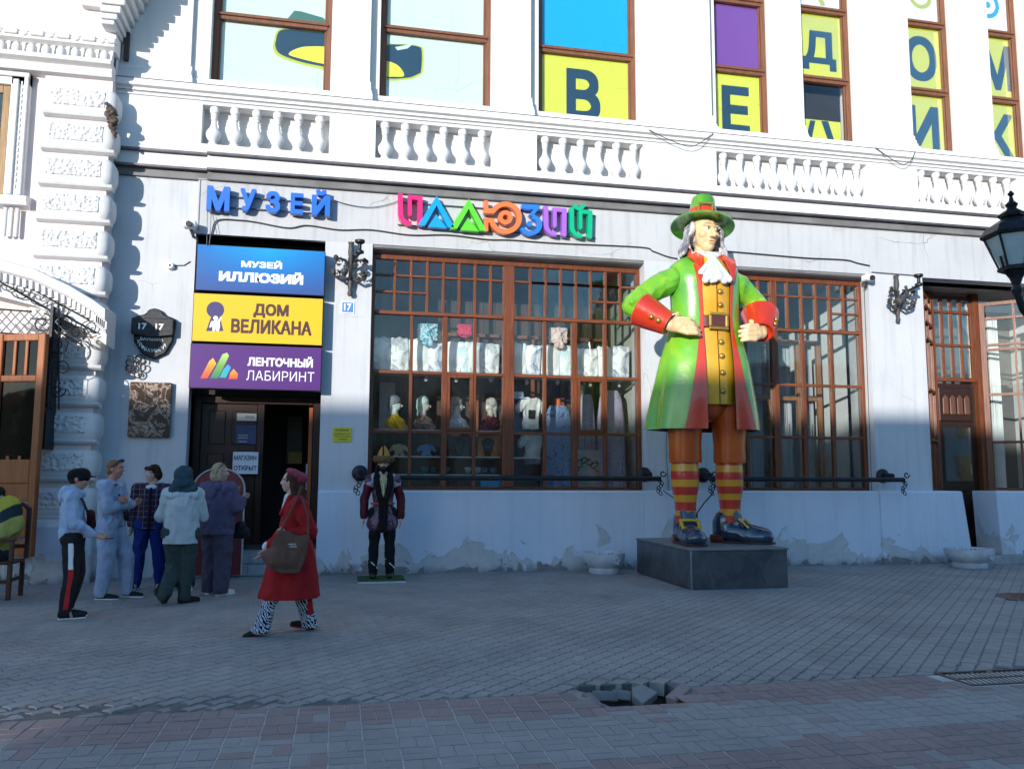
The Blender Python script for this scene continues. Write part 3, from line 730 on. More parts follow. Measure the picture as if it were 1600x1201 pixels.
# ---- museum entrance: steps, side walls, door
e = MB(); e.box(-2.36, -2.3, .3, 2.4, -.1, 5.4); e.box(-.27, -.2, .3, 2.4, -.1, 5.4); e.box(-2.3, -.27, .1, 2.4, 5.4, 5.5)
e.part('porch_wall', MT['lower'], B)
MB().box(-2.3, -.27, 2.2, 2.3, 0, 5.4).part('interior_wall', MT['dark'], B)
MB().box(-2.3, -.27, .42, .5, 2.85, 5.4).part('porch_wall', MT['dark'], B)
MT['step'] = mat('step_concrete', (.34, .34, .34), .85, var=.25, bump=.004); MT['tile'] = mat('pale_step_tile', (.42, .43, .44), .5, var=.15, sc=3)
MB().box(-2.3, -.272, -.10, .30, 0, .17).part('step', MT['step'], B, bevel=.01); MB().box(-2.3, -.272, .02, 2.2, .17, .40).part('step', MT['step'], B, bevel=.01)
MB().box(-2.3, -.272, -.01, 2.2, .40, .43).part('step', mat('dark_step_nosing', (.06, .06, .065), .5), B)
for i in range(6): MB().box(-2.29+i*.338, -2.29+i*.338+.33, .008, .0205, .185, .395).part('tile', MT['tile'], B)
for i in range(3): MB().box(-2.29+i*.5, -2.29+i*.5+.49, -.118, -.1005, .01, .16).part('tile', MT['tile'], B)
d = MB(); d.box(-2.3, -2.18, .55, .7, .43, 2.85); d.box(-.40, -.28, .55, .7, .43, 2.85); d.box(-2.18, -.40, .55, .7, 2.72, 2.85); d.box(-1.30, -1.18, .54, .71, .43, 2.72)
fr = d.part('door_frame', MT['dwood'], B, bevel=.01)
dl = MB(); dl.box(-2.18, -1.30, .6, .65, .43, 2.72); dl = dl.part('door', MT['dwood'], B, bevel=.01)
for z0, z1 in ((.55, 1.1), (1.25, 1.9), (2.05, 2.6)):
    MB().box(-2.06, -1.80, .58, .599, z0, z1).part('door_panel', MT['dwood'], dl, bevel=.012); MB().box(-1.70, -1.44, .58, .599, z0, z1).part('door_panel', MT['dwood'], dl, bevel=.012)
od = MB(); od.box(-.47, -.41, .72, 1.6, .43, 2.70); od = od.part('door', MT['owood'], B, label='inner door leaf standing open at the right of the museum entrance')
MB().box(-.52, -.47, 1.45, 1.5, 1.3, 1.75).part('handle', MT['chrome'], od)
def poster(x0, x1, z0, z1, y, col, name='poster', lab=None, cat='notice', lines=(), group=None, inks=(.8, .8, .8)):
    p = thing(name, lab, cat, ((x0+x1)/2, y, z0), group=group)
    MB().box(x0, x1, y-.008, y, z0, z1).part('sheet', mat('paper_%s' % name, col, .6, var=.06), p)
    if lines:
        q = MB()
        for (s, a, b, c, dd) in lines: text_mb(s, x0+(x1-x0)*a, x0+(x1-x0)*b, z0+(z1-z0)*c, z0+(z1-z0)*dd, y-.0085, .002, .02, mb=q)
        q.part('lettering', mat('ink_%s' % name, inks, .6, var=.02), p)
    return p
a = at(363, 740, .45); b = at(404, 706, .45)
p = poster(a.x, b.x, a.z, b.z, .45, (.55, .60, .68), 'open_sign', 'white board with black capitals hanging at the entrance door', 'sign', [('МАГАЗИН', .05, .92, .62, .84), ('ОТКРЫТ', .05, .95, .16, .38)], inks=(.02, .02, .03))
a = at(368, 693, .57); b = at(401, 664, .57)
poster(a.x, b.x, a.z, b.z, .57, (.03, .05, .14), 'blue_notice', 'dark blue notice with tiny white lines on the entrance door', 'notice', [('МУЗЕЙ ИЛЛЮЗИЙ', .12, .6, .42, .5), ('ДОМ ВЕЛИКАНА', .12, .6, .26, .36), ('РЕЖИМ РАБОТЫ', .15, .55, .08, .16)], inks=(.5, .5, .55))
a = at(370, 657, .57); b = at(401, 646, .57)
poster(a.x, b.x, a.z, b.z, .57, (.45, .45, .47), 'grey_notice', 'small pale grey notice strip high on the entrance door', 'notice', [('ВХОД', .45, .9, .3, .7)], inks=(.1, .1, .1))
a = at(447, 725, 1.9); b = at(473, 650, 1.9)
poster(a.x, b.x, a.z, b.z, 1.9, (.06, .06, .05), 'wall_poster', 'dim poster with a yellow disc inside the museum doorway', 'poster')
a = at(450, 724, 1.85); b = at(472, 706, 1.85); solo(MB().box(a.x, b.x, 1.85, 1.87, a.z, b.z), 'yellow_box_sign', mat('dull_yellow', (.30, .20, .02), .6), 'dull yellow panel inside the dark museum doorway', 'sign', (a.x, 1.85, a.z))
# arched red A-board between the waiting people and the door
ab = thing('advertising_board', 'dark red arched pavement board with yellow words behind the waiting people', 'board', (-1.72, -.35, 0))
pts = [(-2.10, .05), (-1.36, .05), (-1.36, 1.35)]+[(-1.73+.37*math.cos(PI*i/12), 1.35+.30*math.sin(PI*i/12)) for i in range(1, 12)]+[(-2.10, 1.35)]
MB().prism(pts, -.36, -.33).part('panel', mat('dark_red_board', (.16, .02, .025), .5, var=.1), ab)
q = MB().tube([(x, -.365, z) for x, z in pts[1:]]+[(-2.10, -.365, .05)], .016, 6); q.part('frame', mat('board_rim', (.45, .43, .42), .4), ab, smooth=60)
q = MB(); text_mb('ХОЛОДНЫЕ', -2.03, -1.42, 1.30, 1.38, -.366, .003, .03, mb=q); text_mb('НАПИТКИ', -2.02, -1.43, 1.14, 1.22, -.366, .003, .03, mb=q); q.part('lettering', mat('board_yellow', (.55, .33, .03), .6), ab)

# ---- the recessed corner entrance at the right
def wing(name, A, Bp, z0, z1, cols, rows, post=.10, thick=.09):
    A, Bp = Vector(A+(0,)), Vector(Bp+(0,)); L = (Bp-A).length; dx = (Bp-A).normalized(); M_ = Matrix.Translation(A) @ Matrix(((dx.x, -dx.y, 0, 0), (dx.y, dx.x, 0, 0), (0, 0, 1, 0), (0, 0, 0, 1)))
    q = MB()
    q.box(0, post, 0, thick, z0, z1, 0, M_); q.box(L-post, L, 0, thick, z0, z1, 0, M_); q.box(post, L-post, .005, thick-.005, z1-.07, z1, 0, M_); q.box(post, L-post, .005, thick-.005, z0, z0+.06, 0, M_)
    w = q.part(name, MT['frame'], B)
    cs = [post]+[post+(L-2*post)*c for c in cols]+[L-post]
    for c in cs[1:-1]: MB().box(c-.022, c+.022, .0, thick-.02, z0+.06, z1-.07, 0, M_).part('muntin', MT['frame'], w)
    rs = [z0+.06]+rows+[z1-.07]
    for r in rows: MB().box(post, L-post, -.012, thick-.03, r-.025, r+.025, 0, M_).part('muntin', MT['frame'], w)
    for i in range(len(cs)-1):
        for j in range(len(rs)-1): MB().box(cs[i]+.022, cs[i+1]-.022, .035, .041, rs[j]+.02, rs[j+1]-.02, 0, M_).part('pane', MT['glass'], w)
wing('side_window', (11.12, .18), (11.92, .95), 1.315, 5.20, [.5], [2.29, 3.27, 4.28, 4.62, 4.93])
wing('transom_window', (11.95, 1.1), (13.05, 1.1), 3.55, 5.35, [.25, .5, .75], [4.30, 5.0])
wing('side_window', (13.08, 1.0), (13.95, .12), 1.315, 5.20, [.5], [2.29, 3.27, 4.20, 4.30, 4.85])
wing('side_window', (14.0, .10), (15.3, .10), 1.315, 5.20, [.33, .66], [2.29, 3.27, 4.25, 4.95])
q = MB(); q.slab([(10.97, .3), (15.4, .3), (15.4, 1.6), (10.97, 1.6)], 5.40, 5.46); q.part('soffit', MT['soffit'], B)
q = MB(); q.box(11.9, 12.02, 1.02, 1.2, .15, 5.4); q.box(12.98, 13.1, 1.02, 1.2, .15, 5.4); q.part('door_frame', MT['frame'], B)
dr = MB().box(12.02, 12.98, 1.14, 1.2, .17, 3.5).part('door', MT['dwood'], B)
q = MB().box(12.1, 12.9, 1.10, 1.139, 2.72, 3.42); q.part('door_panel', MT['dwood'], dr, bevel=.015)
for i in range(4):
    MB().prism([(12.17+i*.17, 2.86), (12.17+i*.17+.13, 2.86), (12.17+i*.17+.13, 3.2), (12.17+i*.17+.065, 3.27), (12.17+i*.17, 3.2)], 1.07, 1.099).part('door_panel', wood('carved_panel', (.16, .065, .04), .4) if i == 0 else bpy.data.materials['carved_panel'], dr, bevel=.012)
MB().box(12.2, 12.8, 1.10, 1.138, 1.5, 2.6).part('door_glass', MT['glass'], dr); MB().box(12.15, 12.85, 1.09, 1.139, .35, 1.3).part('door_panel', MT['dwood'], dr, bevel=.02)
MB().box(11.10, 11.16, .3, 3.0, 0, 5.4).part('reveal_wall', MT['whitep'], B); MB().box(11.2, 15.4, 2.6, 2.7, 0, 5.4).part('interior_wall', bpy.data.materials['dim_room'], B)
solo(curtain(11.25, 11.9, 1.6, 1.3, 5.0), 'curtain', tt.m, 'grey white curtain behind the narrow left side window of the corner entrance', 'curtain', (11.2, 1.6, 1.3), smooth=60)
q = MB(); q.box(13.35, 13.47, 1.5, 1.6, 1.3, 4.9); q.box(13.8, 13.9, 1.5, 1.6, 1.3, 4.9); q.box(13.47, 13.8, 1.51, 1.59, 4.1, 4.2); q.box(13.47, 13.8, 1.51, 1.59, 2.2, 2.3); q.part('inner_frame', bpy.data.materials['pale_inner_frame'], B)
solo(curtain(13.62, 13.85, 1.4, 1.3, 5.0), 'curtain', MT['whitep'], 'narrow white curtain in the right wing of the corner entrance', 'curtain', (13.3, 1.4, 1.3), smooth=60)
MB().box(11.6, 15.5, -.45, 1.1, -.1, .14).part('step', MT['step'], B, bevel=.01); MB().box(11.75, 12.9, -.1, 1.1, .14, .17).part('step', MT['step'], B, bevel=.01)

# ------------------------------------------------------------------ the left building
LB = thing('left_building', 'pinkish white neighbouring house with stucco blocks and an arched canopy', 'building', (-4.2, -.45, 0))
MB().box(-12, -3.60, -.32, .6, -.1, 14).part('wall', MT['pink'], LB)
MB().box(-4.52, -3.56, -.40, .3, 0, 14).part('pilaster', MT['pink'], LB)
def rust_mat():
    t = NT('worm_stucco'); t.set(.85, spec=.2); co = t.coord('World')
    v = t.new('ShaderNodeTexVoronoi', feature='SMOOTH_F1'); v.inputs['Scale'].default_value = 20; t.l(t.mix(.04, co, t.noise(co, 9, 3), 'ADD'), v.inputs['Vector'])
    t.base(t.mix(t.ramp(t.noise(co, 5, 5), [(.4, 0.), (.75, .5)]), (.72, .71, .71), (.45, .44, .44))); t.bump(v.outputs['Distance'], .05, 1); return t.m
MT['worm'] = rust_mat()
zb = [.95, 1.50, 2.05, 2.60, 3.16, 3.72, 4.27, 4.82, 5.38, 5.93, 6.48, 7.03]
for z in zb:
    x0, x1 = -4.46, -3.46; h = .40; q = MB(); n = 7
    def ring(y, ins): return [(x0+ins, y, z+ins), (x1-ins, y, z+ins), (x1-ins, y, z+h-ins), (x0+ins, y, z+h-ins)]
    # bulging cushion block: front face swells at its right edge
    rg = []
    for k in range(11):
        t_ = k/10; e_ = abs(2*t_-1)**3.4; xe = x1-.055*e_; ye = .035*e_; zz = z+h*t_
        rg.append([(x0, -.30, zz), (x0, -.53+ye, zz), (xe-.13, -.53+ye, zz), (xe-.06, -.515+ye, zz), (xe-.01, -.465+ye*.6, zz), (xe+.015, -.40, zz), (xe+.015, -.2, zz), (xe-.1, .1, zz), (x0, .1, zz)])
    q.rings(rg); blk = q.part('stucco_block', MT['stucco'], LB, smooth=50)
    MB().box(x0+.07, x1-.16, -.542, -.49, z+.10, z+h-.05).part('worm_panel', MT['worm'], blk, bevel=.008)
    MB().profile_x([(-.32, z-.075), (-.44, z-.065), (-.50, z-.04), (-.52, z-.01), (-.50, z+.004), (-.32, z+.004)], x0-.03, x1+.0).part('stucco_moulding', MT['stucco'], LB)
MB().box(-4.56, -3.42, -.62, .2, -.05, .82).part('base_block', MT['plinth'], LB, bevel=.02)
MB().box(-12, -4.56, -.40, .2, -.05, .80).part('base_block', MT['plinth'], LB, bevel=.02)
MB().profile_x([(-.32, .82), (-.60, .82), (-.58, .87), (-.5, .9), (-.5, .94), (-.32, .94)], -4.54, -3.44).part('stucco_moulding', MT['stucco'], LB)
# capital of the pilaster, frieze with drops, cornice bracket
def xcyl(*a): pass
q = MB(); q.profile_x([(-.32, 7.62), (-.50, 7.64), (-.54, 7.72), (-.52, 7.76), (-.62, 7.80), (-.64, 7.86), (-.32, 7.86)], -5.6, -3.55)
q.profile_x([(-.32, 8.02), (-.58, 8.02), (-.66, 8.06), (-.68, 8.14), (-.60, 8.22), (-.60, 8.28), (-.32, 8.30)], -5.6, -3.50)
q.part('frieze', MT['stucco'], LB)
MB().box(-5.6, -3.56, -.56, -.3, 7.855, 8.025).part('frieze', MT['stucco'], LB)
egg = MB(); _els(egg, [E((0, 0, 0), (.068, .06, .10))], 10); egg = egg.mesh(MT['stucco'], name='egg_moulding', smooth=60)
for i in range(10):
    x = -5.5+i*.205; o = link('egg_moulding', egg, LB, Vector((x, -.575, 7.925))-Vector((-4.2, -.45, 0)))
    MB().prism([(x+.078, 8.02), (x+.128, 8.02), (x+.103, 7.80)], -.60, -.555).part('egg_moulding', MT['stucco'], LB)
for i in range(6):
    x = -5.4+i*.36; MB().box(x, x+(.2 if i < 5 else .12), -.70, -.6, 8.10, 8.19).part('frieze_tablet', MT['stucco'], LB, bevel=.015)
    if i == 5: continue
    o = link('frieze_rosette', MB().lathe([(.055, 0), (.055, .02), (.03, .035), (.01, .035)], (0, 0, 0), 12, M=Matrix.Rotation(PI/2, 4, 'X')).mesh(MT['stucco'], smooth=50, name='rosette'), LB, Vector((x+.28, -.66, 8.145))-Vector((-4.2, -.45, 0)))
# upper pilaster with big stepped console
q = MB(); q.profile_x([(-.32, 8.75), (-.52, 8.75), (-.56, 8.83), (-.50, 8.86), (-.62, 8.95), (-.60, 9.02), (-.70, 9.10), (-.32, 9.12)], -4.05, -3.46); q.part('console', MT['stucco'], LB, bevel=.01)
q = MB(); q.profile_x([(-.32, 9.12), (-.66, 9.12), (-.72, 9.2), (-.72, 9.3), (-.32, 9.32)], -12, -3.40); q.part('string_course', MT['stucco'], LB)
for k, (dx, z0, z1) in enumerate(((0, 8.42, 8.50), (.04, 8.50, 8.60), (.09, 8.60, 8.72), (.15, 8.72, 8.84), (.21, 8.84, 8.98), (.28, 8.98, 9.12), (.34, 9.12, 9.32), (.42, 9.32, 9.50), (.50, 9.5, 9.7))):
    MB().box(-3.72, -3.52+dx, -.66-dx*.4, -.0, z0, z1-.012).part('console', MT['stucco'], LB, bevel=.012)
MB().profile_x([(-.0, 9.7), (-.95, 9.7), (-1.05, 9.85), (-1.05, 10.0), (0, 10.0)], -12, -2.98).part('main_cornice', MT['stucco'], LB)
MB().box(-12, -3.5, -.4, .4, 10, 12.2).part('parapet', MT['pink'], LB)
# upper window of the left building
q = MB(); q.box(-4.98, -4.72, -.42, -.3, 5.70, 7.62); q.box(-6.4, -4.72, -.42, -.3, 7.42, 7.62); q.box(-4.94, -4.86, -.46, -.42, 5.70, 7.50); q.box(-4.79, -4.73, -.455, -.42, 5.70, 7.60); q.box(-6.4, -4.72, -.46, -.42, 7.54, 7.61)
lw = q.part('window_surround', MT['stucco'], LB, bevel=.01)
for i in range(18): MB().box(-4.835, -4.815, -.437, -.42, 5.8+i*.095, 5.86+i*.095).part('bead', MT['stucco'], lw)
q = MB().profile_x([(-.32, 5.50), (-.50, 5.53), (-.54, 5.60), (-.54, 5.66), (-.32, 5.70)], -6.4, -4.62); q.part('window_sill', MT['stucco'], LB)
for x in (-4.93, -4.85, -4.77): MB().lathe([(.012, 0), (.028, .02), (.028, .42), (.035, .44)], (x, -.40, 5.06), 8).part('sill_fluting', MT['stucco'], lw, smooth=40)
MT['light_oak'] = wood('light_oak', (.42, .25, .11), .5)
q = MB(); q.box(-5.10, -5.0, -.36, -.30, 5.72, 7.42); q.box(-6.4, -5.10, -.36, -.30, 7.30, 7.42); q.box(-6.4, -5.10, -.36, -.30, 6.65, 6.75); q.box(-6.4, -5.10, -.36, -.30, 5.72, 5.80); ow = q.part('window', MT['light_oak'], LB, bevel=.006)
MB().box(-6.4, -5.10, -.335, -.33, 5.8, 6.65).part('pane', MT['glass'], ow); MB().box(-6.4, -5.10, -.335, -.33, 6.75, 7.3).part('pane', MT['glass'], ow); MB().box(-6.4, -5.10, -.325, -.322, 5.8, 7.3).part('dark_backing', MT['dark'], ow)  # last sheet gives the darkness of the room by its colour
# arched entrance hood descending to the right
A0 = [at(-160, 385, -.9), at(-60, 390, -.9), at(0, 405, -.9), at(55, 420, -.9), at(110, 446, -.9), at(150, 470, -.9), at(166, 482, -.9)]
q = MB(); rg = []
for p in A0: rg.append([(p.x, -.32, p.z-.52), (p.x, -.80, p.z-.52), (p.x, -.80, p.z-.36), (p.x, -.86, p.z-.34), (p.x, -.88, p.z-.20), (p.x, -.95, p.z-.16), (p.x, -.97, p.z-.02), (p.x, -.90, p.z), (p.x, -.32, p.z+.02)])
q.rings(rg); hood = q.part('entrance_hood', MT['stucco'], LB)
for i in range(34):
    t_ = i/33*(len(A0)-1.001); k = int(t_); p = A0[k].lerp(A0[k+1], t_-k)
    MB().box(p.x-.022, p.x+.022, -.915, -.86, p.z-.31, p.z-.19).part('dentil', MT['stucco'], hood)
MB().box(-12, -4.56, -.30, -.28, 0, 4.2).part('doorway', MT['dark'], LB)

# dark fragment of an old ornament on the corner and a brown board filling the dark gap between the houses
o = link('corner_ornament', skin([E((0, 0, 0), (.07, .06, .16)), T((0, -.03, .1), (-.08, -.05, .2), .05, .03), T((0, 0, -.1), (.05, .0, -.26), .05, .03), T((-.05, -.04, .05), (.04, -.05, -.05), .05), E((-.02, -.06, .08), (.05, .04, .06))], .012, mat('old_bronze', (.07, .05, .04), .7, var=.5, sc=18), 1, (.02, (14, 14, 14))), None, at(176, 186, -.5))
props(o, 'dark weathered carved fragment on the corner of the stucco blocks', 'ornament')
a = at(196, 95, -.1); b = at(199, 36, -.1); solo(MB().box(a.x-.03, a.x+.04, -.12, -.05, a.z, b.z+.3), 'gap_board', mat('gap_brown', (.05, .035, .035), .6), 'short dark brown board filling the dark gap under the left cornice', 'pipe', tuple(a))
# ------------------------------------------------------------------ wrought iron
def spiral(cx, cz, r0, r1, a0, turns, Y, n=22):
    return [(cx+(r0+(r1-r0)*i/n)*math.cos(a0+turns*2*PI*i/n), Y, cz+(r0+(r1-r0)*i/n)*math.sin(a0+turns*2*PI*i/n)) for i in range(n+1)]
gl = thing('entrance_grille', 'black wrought iron scrolls and lattice under the arched hood of the left house', 'ironwork', (-4.2, -.8, 3.4))
q = MB(); Y = -.86
for k, (px, py, s) in enumerate([(10, 445, 1), (35, 452, -1), (60, 462, 1), (85, 478, -1), (66, 505, 1), (66, 535, -1), (100, 505, 1), (120, 520, -1), (140, 512, 1), (105, 470, -1), (90, 540, 1)]):
    p = at(px, py, Y); q.tube(spiral(p.x, p.z, .02, .15, k, s*1.6, Y), .009, 5)
for a, b in (((0, 425), (140, 500)), ((0, 440), (100, 498)), ((92, 470), (92, 640)), ((85, 480), (80, 640)), ((0, 483), (50, 487)), ((0, 520), (50, 524)), ((95, 490), (150, 520)), ((96, 520), (130, 540))):
    q.tube([at(*a, Y), at(*b, Y)], .012, 5)
for k, (px, py) in enumerate([(88, 560), (84, 590), (90, 610), (97, 575)]):
    p = at(px, py, Y); q.tube(spiral(p.x, p.z, .015, .11, k*2, 1.4, Y), .009, 5)
q.part('scrollwork', MT['iron'], gl, smooth=60)
q = MB()
for i in range(-3, 6):
    a = at(i*14, 484, Y); b = at(i*14+34, 521, Y); q.tube([a, b], .008, 4); a = at(i*14+34, 484, Y); b = at(i*14, 521, Y); q.tube([a, b], .008, 4)
q.part('lattice', mat('pale_lattice', (.25, .25, .27), .5), gl)
p = at(85, 480, -.8); q = MB()
q.box(p.x-.02, p.x+.02, -.9, -.5, 1.9, p.z); q.tube([(p.x, -.86, 2.6), (p.x+.04, -.88, 2.5), (p.x, -.9, 2.42)], .03, 6); q.part('bracket', MT['iron'], gl)
# the glazed double door leaf standing open
def leaf_door():
    t_ = thing('open_door_leaf', 'tall orange brown wooden door leaf with three small panes standing open at the left edge', 'door', (-4.1, -1.05, .3))
    A, Bq = Vector((-4.02, -1.02, 0)), Vector((-4.72, -.78, 0)); L = (Bq-A).length; dx = (Bq-A)/L; dy = Vector((-dx.y, dx.x, 0))
    M_ = Matrix.Translation(A) @ Matrix(((dx.x, dy.x, 0, 0), (dx.y, dy.x*0+dy.y, 0, 0), (0, 0, 1, 0), (0, 0, 0, 1)))
    z0, z1 = .42, 3.52; q = MB()
    q.box(0, .11, 0, .09, z0, z1, 0, M_); q.box(L-.09, L, 0, .09, z0, z1, 0, M_); q.box(.11, L-.09, .01, .08, z1-.10, z1, 0, M_); q.box(.11, L-.09, .01, .08, z0, z0+.22, 0, M_)
    q.box(.11, L-.09, .01, .08, 2.84, 2.93, 0, M_); q.box(.11, L-.09, .005, .085, 1.42, 1.75, 0, M_); q.box(.11, L-.09, .01, .08, 1.18, 1.42, 0, M_)
    fr = q.part('frame', MT['owood'], t_, bevel=.01)
    for i in (1, 2): x = .11+(L-.2)*i/3; MB().box(x-.022, x+.022, -.002, .07, 2.93, z1-.10, 0, M_).part('muntin', MT['owood'], t_, bevel=.005); MB().box(x-.022, x+.022, -.002, .07, 1.75, 1.80, 0, M_).part('muntin', MT['owood'], t_)
    for i in range(3): MB().box(.115+(L-.2)*i/3+.01, .105+(L-.2)*(i+1)/3, .04, .046, 2.93, z1-.10, 0, M_).part('pane', MT['dglass'], t_)
    MB().box(.11, L-.09, .04, .046, 1.75, 2.84, 0, M_).part('pane', MT['dglass'], t_)
    for i in range(3): MB().box(.13+(L-.2)*i/3, .09+(L-.2)*(i+1)/3, -.012, .02, 1.24, 1.40, 0, M_).part('carved_panel', MT['owood'], t_, bevel=.01)
    MB().box(.15, L-.13, -.012, .02, z0+.25, 1.12, 0, M_).part('carved_panel', MT['owood'], t_, bevel=.02)
    q = MB().lathe([(.012, 0), (.03, .03), (.018, .07), (.028, .12), (.016, .2), (.028, .28), (.018, .33), (.03, .37), (.012, .4)], (0, 0, 0), 10, M=M_ @ Matrix.Translation((.16, -.06, 1.45)))
    q.part('handle', MT['castiron'], t_, smooth=50)
leaf_door()
# bracket lamps on the piers
def bracket(px, py, label, Y=0, sc=1.0):
    c = at(px, py, Y-.25); x, z = c.x, c.z
    t_ = thing('wall_bracket', label, 'wall bracket', (x, Y, z), group='cast iron brackets on the piers')
    q = MB(); q.lathe([(.03, -.44), (.045, -.40), (.03, -.34), (.05, -.2), (.03, -.1), (.04, .1), (.055, .14), (.03, .18), (.05, .28), (.04, .42), (.055, .46), (.01, .47)], (x, Y-.10, z), 10); q.part('stem', MT['castiron'], t_, smooth=40)
    q = MB()
    for s in (-1, 1):
        q.tube([(x, Y-.10, z+.02), (x+s*.09, Y-.2, z+.13), (x+s*.2, Y-.26, z+.14), (x+s*.26, Y-.26, z+.04)], [.022, .026, .022, .018], 7)
        q.tube([(x, Y-.12, z-.14), (x+s*.12, Y-.2, z-.22), (x+s*.24, Y-.24, z-.16), (x+s*.27, Y-.25, z-.05)], [.022, .026, .022, .018], 7)
    q.tube([(x, Y-.02, z-.2), (x, Y-.2, z-.15), (x, Y-.38, z+.02), (x, Y-.36, z+.2)], .025, 7); q.part('arm', MT['castiron'], t_, smooth=50)
    for (dx, dy, dz, r) in ((-.24, -.27, .15, .055), (.22, -.27, .12, .055), (-.28, -.25, -.08, .065), (.20, -.26, -.1, .06), (-.1, -.3, -.08, .08), (.06, -.33, .02, .06)):
        MB().lathe([(.01, -1), (.35, -.8), (.75, -.3), (.4, 0), (.8, .3), (.3, .8), (.01, 1)], (0, 0, 0), 9, M=Matrix.Translation((x+dx, Y+dy, z+dz)) @ Matrix.Rotation(rnd.random()*3, 4, 'X') @ Matrix.Scale(r, 4)).part('leaf_boss', MT['castiron'], t_, smooth=50)
    q = MB()
    for k in range(7): q.tube(spiral(x+(-.2, .2, -.1, .12, -.22, .2, 0)[k], z+(.1, .1, -.1, -.12, -.1, -.06, .12)[k], .01, .075, k*1.1, 1.2*(-1)**k, Y-.2-.02*k), [.012+.010*math.sin(j) for j in range(23)], 6)
    q.part('leaf_scroll', MT['castiron'], t_, smooth=60)
    q = MB(); q.lathe([(.02, 0), (.07, .02), (.07, .05), (.03, .08), (.03, .16), (.08, .19), (.08, .23)], (x+.13, Y-.55, z+.15), 12); q.tube([(x, Y-.3, z+.1), (x+.13, Y-.55, z+.16)], .02, 6); q.part('cup', MT['iron'], t_, smooth=50)
    return t_
bracket(548, 418, 'grey cast iron bracket on the pier between the sign boards and the shop window'); bracket(1410, 465, 'grey cast iron bracket on the pier left of the corner entrance')
# security rail pipes with wall roses and chains
def rail(x0, x1, lab):
    t_ = thing('security_rail', lab, 'rail', ((x0+x1)/2, -.12, 1.5), group='pipes in front of the shop windows')
    z = 1.52; MB().tube([(x0, -.42, z), (x1, -.42, z)], .042, 12).part('pipe', MT['iron'], t_, smooth=50)
    for x in (x0+.06, x1-.14):
        MB().lathe([(.13, 0), (.13, .03), (.06, .06), (.045, .30)], (0, 0, 0), 18, M=Matrix.Translation((x, 0, z+.07)) @ Matrix.Rotation(PI/2, 4, 'X')).part('wall_rose', MT['iron'], t_, smooth=40)
    for x in (x0+.02, x1-.02):
        for i in range(6):
            L = MB().tube([(x+.03*math.cos(a)+.035*math.sin(i*1.3), -.44+.018*math.sin(a)*(i % 2), z-.03-.042*i+.035*math.sin(a)) for a in [2*PI*k/8 for k in range(9)]], .008, 5); L.part('chain_link', MT['iron'], t_, smooth=60)
        MB().tube(spiral(x+.05, z+.09, .02, .06, 0, 1, -.46, 12), .012, 6).part('hook', MT['iron'], t_, smooth=60)
rail(.32, 5.38, 'long black pipe rail across the souvenir shop window'); rail(6.28, 10.05, 'long black pipe rail behind the giant across the curtained window')
# cables slung along the facade
def cable(pts, lab, Y=-.03, r=.009, group='slack cables on the facade'):
    P3 = [at(a, b, Y) for a, b in pts]; f = []
    for i in range(len(P3)-1):
        p0, p1, p2, p3 = P3[max(i-1, 0)], P3[i], P3[i+1], P3[min(i+2, len(P3)-1)]
        for k in range(6):
            s = k/6; f.append(.5*((2*p1)+(p2-p0)*s+(2*p0-5*p1+4*p2-p3)*s*s+(3*p1-p0-3*p2+p3)*s**3))
    f.append(P3[-1]); solo(MB().tube(f, r, 5), 'cable', MT['black'], lab, 'cable', tuple(P3[0]), group, smooth=60)
cable([(327, 380), (331, 362), (340, 344), (375, 344), (400, 347), (450, 356), (480, 352), (530, 359), (580, 359), (640, 367), (700, 367), (760, 374), (800, 375), (870, 380), (1000, 386), (1022, 393), (1060, 404), (1130, 402)],
      'black cable sagging under the coloured letters to the giant', r=.011)
cable([(1130, 392), (1200, 398), (1260, 403), (1320, 406), (1340, 411), (1359, 415)], 'black cable running over the curtained window to the right bracket', r=.011)
cable([(520, 312), (545, 320), (580, 324), (612, 318), (624, 312)], 'thin wire looping between the two words of the museum name', r=.006)
cable([(1014, 203), (1040, 216), (1080, 229), (1110, 212), (1114, 208)], 'thin wire looped below the pilaster base over the third balustrade', Y=-.28, r=.008)
cable([(1368, 231), (1395, 250), (1412, 257), (1424, 250), (1430, 237)], 'thin wire looped below the pilaster base over the fourth balustrade', Y=-.28, r=.008)
cable([(1362, 425), (1440, 431)], 'short straight wire above the right bracket', Y=-.03, r=.007)
cable([(1350, 440), (1356, 600), (1362, 765), (1366, 880)], 'thin grey wire running down the pier beside the curtained window', Y=-.03, r=.006)
cable([(1043, 640), (1041, 700), (1045, 770)], 'thin wire behind the giant on the left of its leg', Y=-.02, r=.005)
cable([(1119, 757), (1112, 772), (1100, 786), (1088, 803)], 'short chain drooping from the right rail towards the padlock behind the giant', Y=-.35, r=.012)
cable([(1036, 766), (1050, 776), (1072, 794), (1088, 803)], 'short chain drooping from the left rail towards the padlock behind the giant', Y=-.35, r=.008)
p = at(1087, 804, -.37); solo(MB().box(p.x-.035, p.x+.035, -.39, -.35, p.z-.05, p.z+.03), 'padlock', MT['iron'], 'small black padlock joining the two drooping chains', 'padlock', tuple(p), bevel=.008)
q = MB().tube([at(324, 330, -.10), at(323, 384, -.28)], .005, 4).tube([at(330, 335, -.10), at(327, 384, -.28)], .005, 4)
solo(q, 'hanger_wire', MT['chrome'], 'pair of thin pale wires holding the blue board', 'wire', tuple(at(324, 384, -.28)))
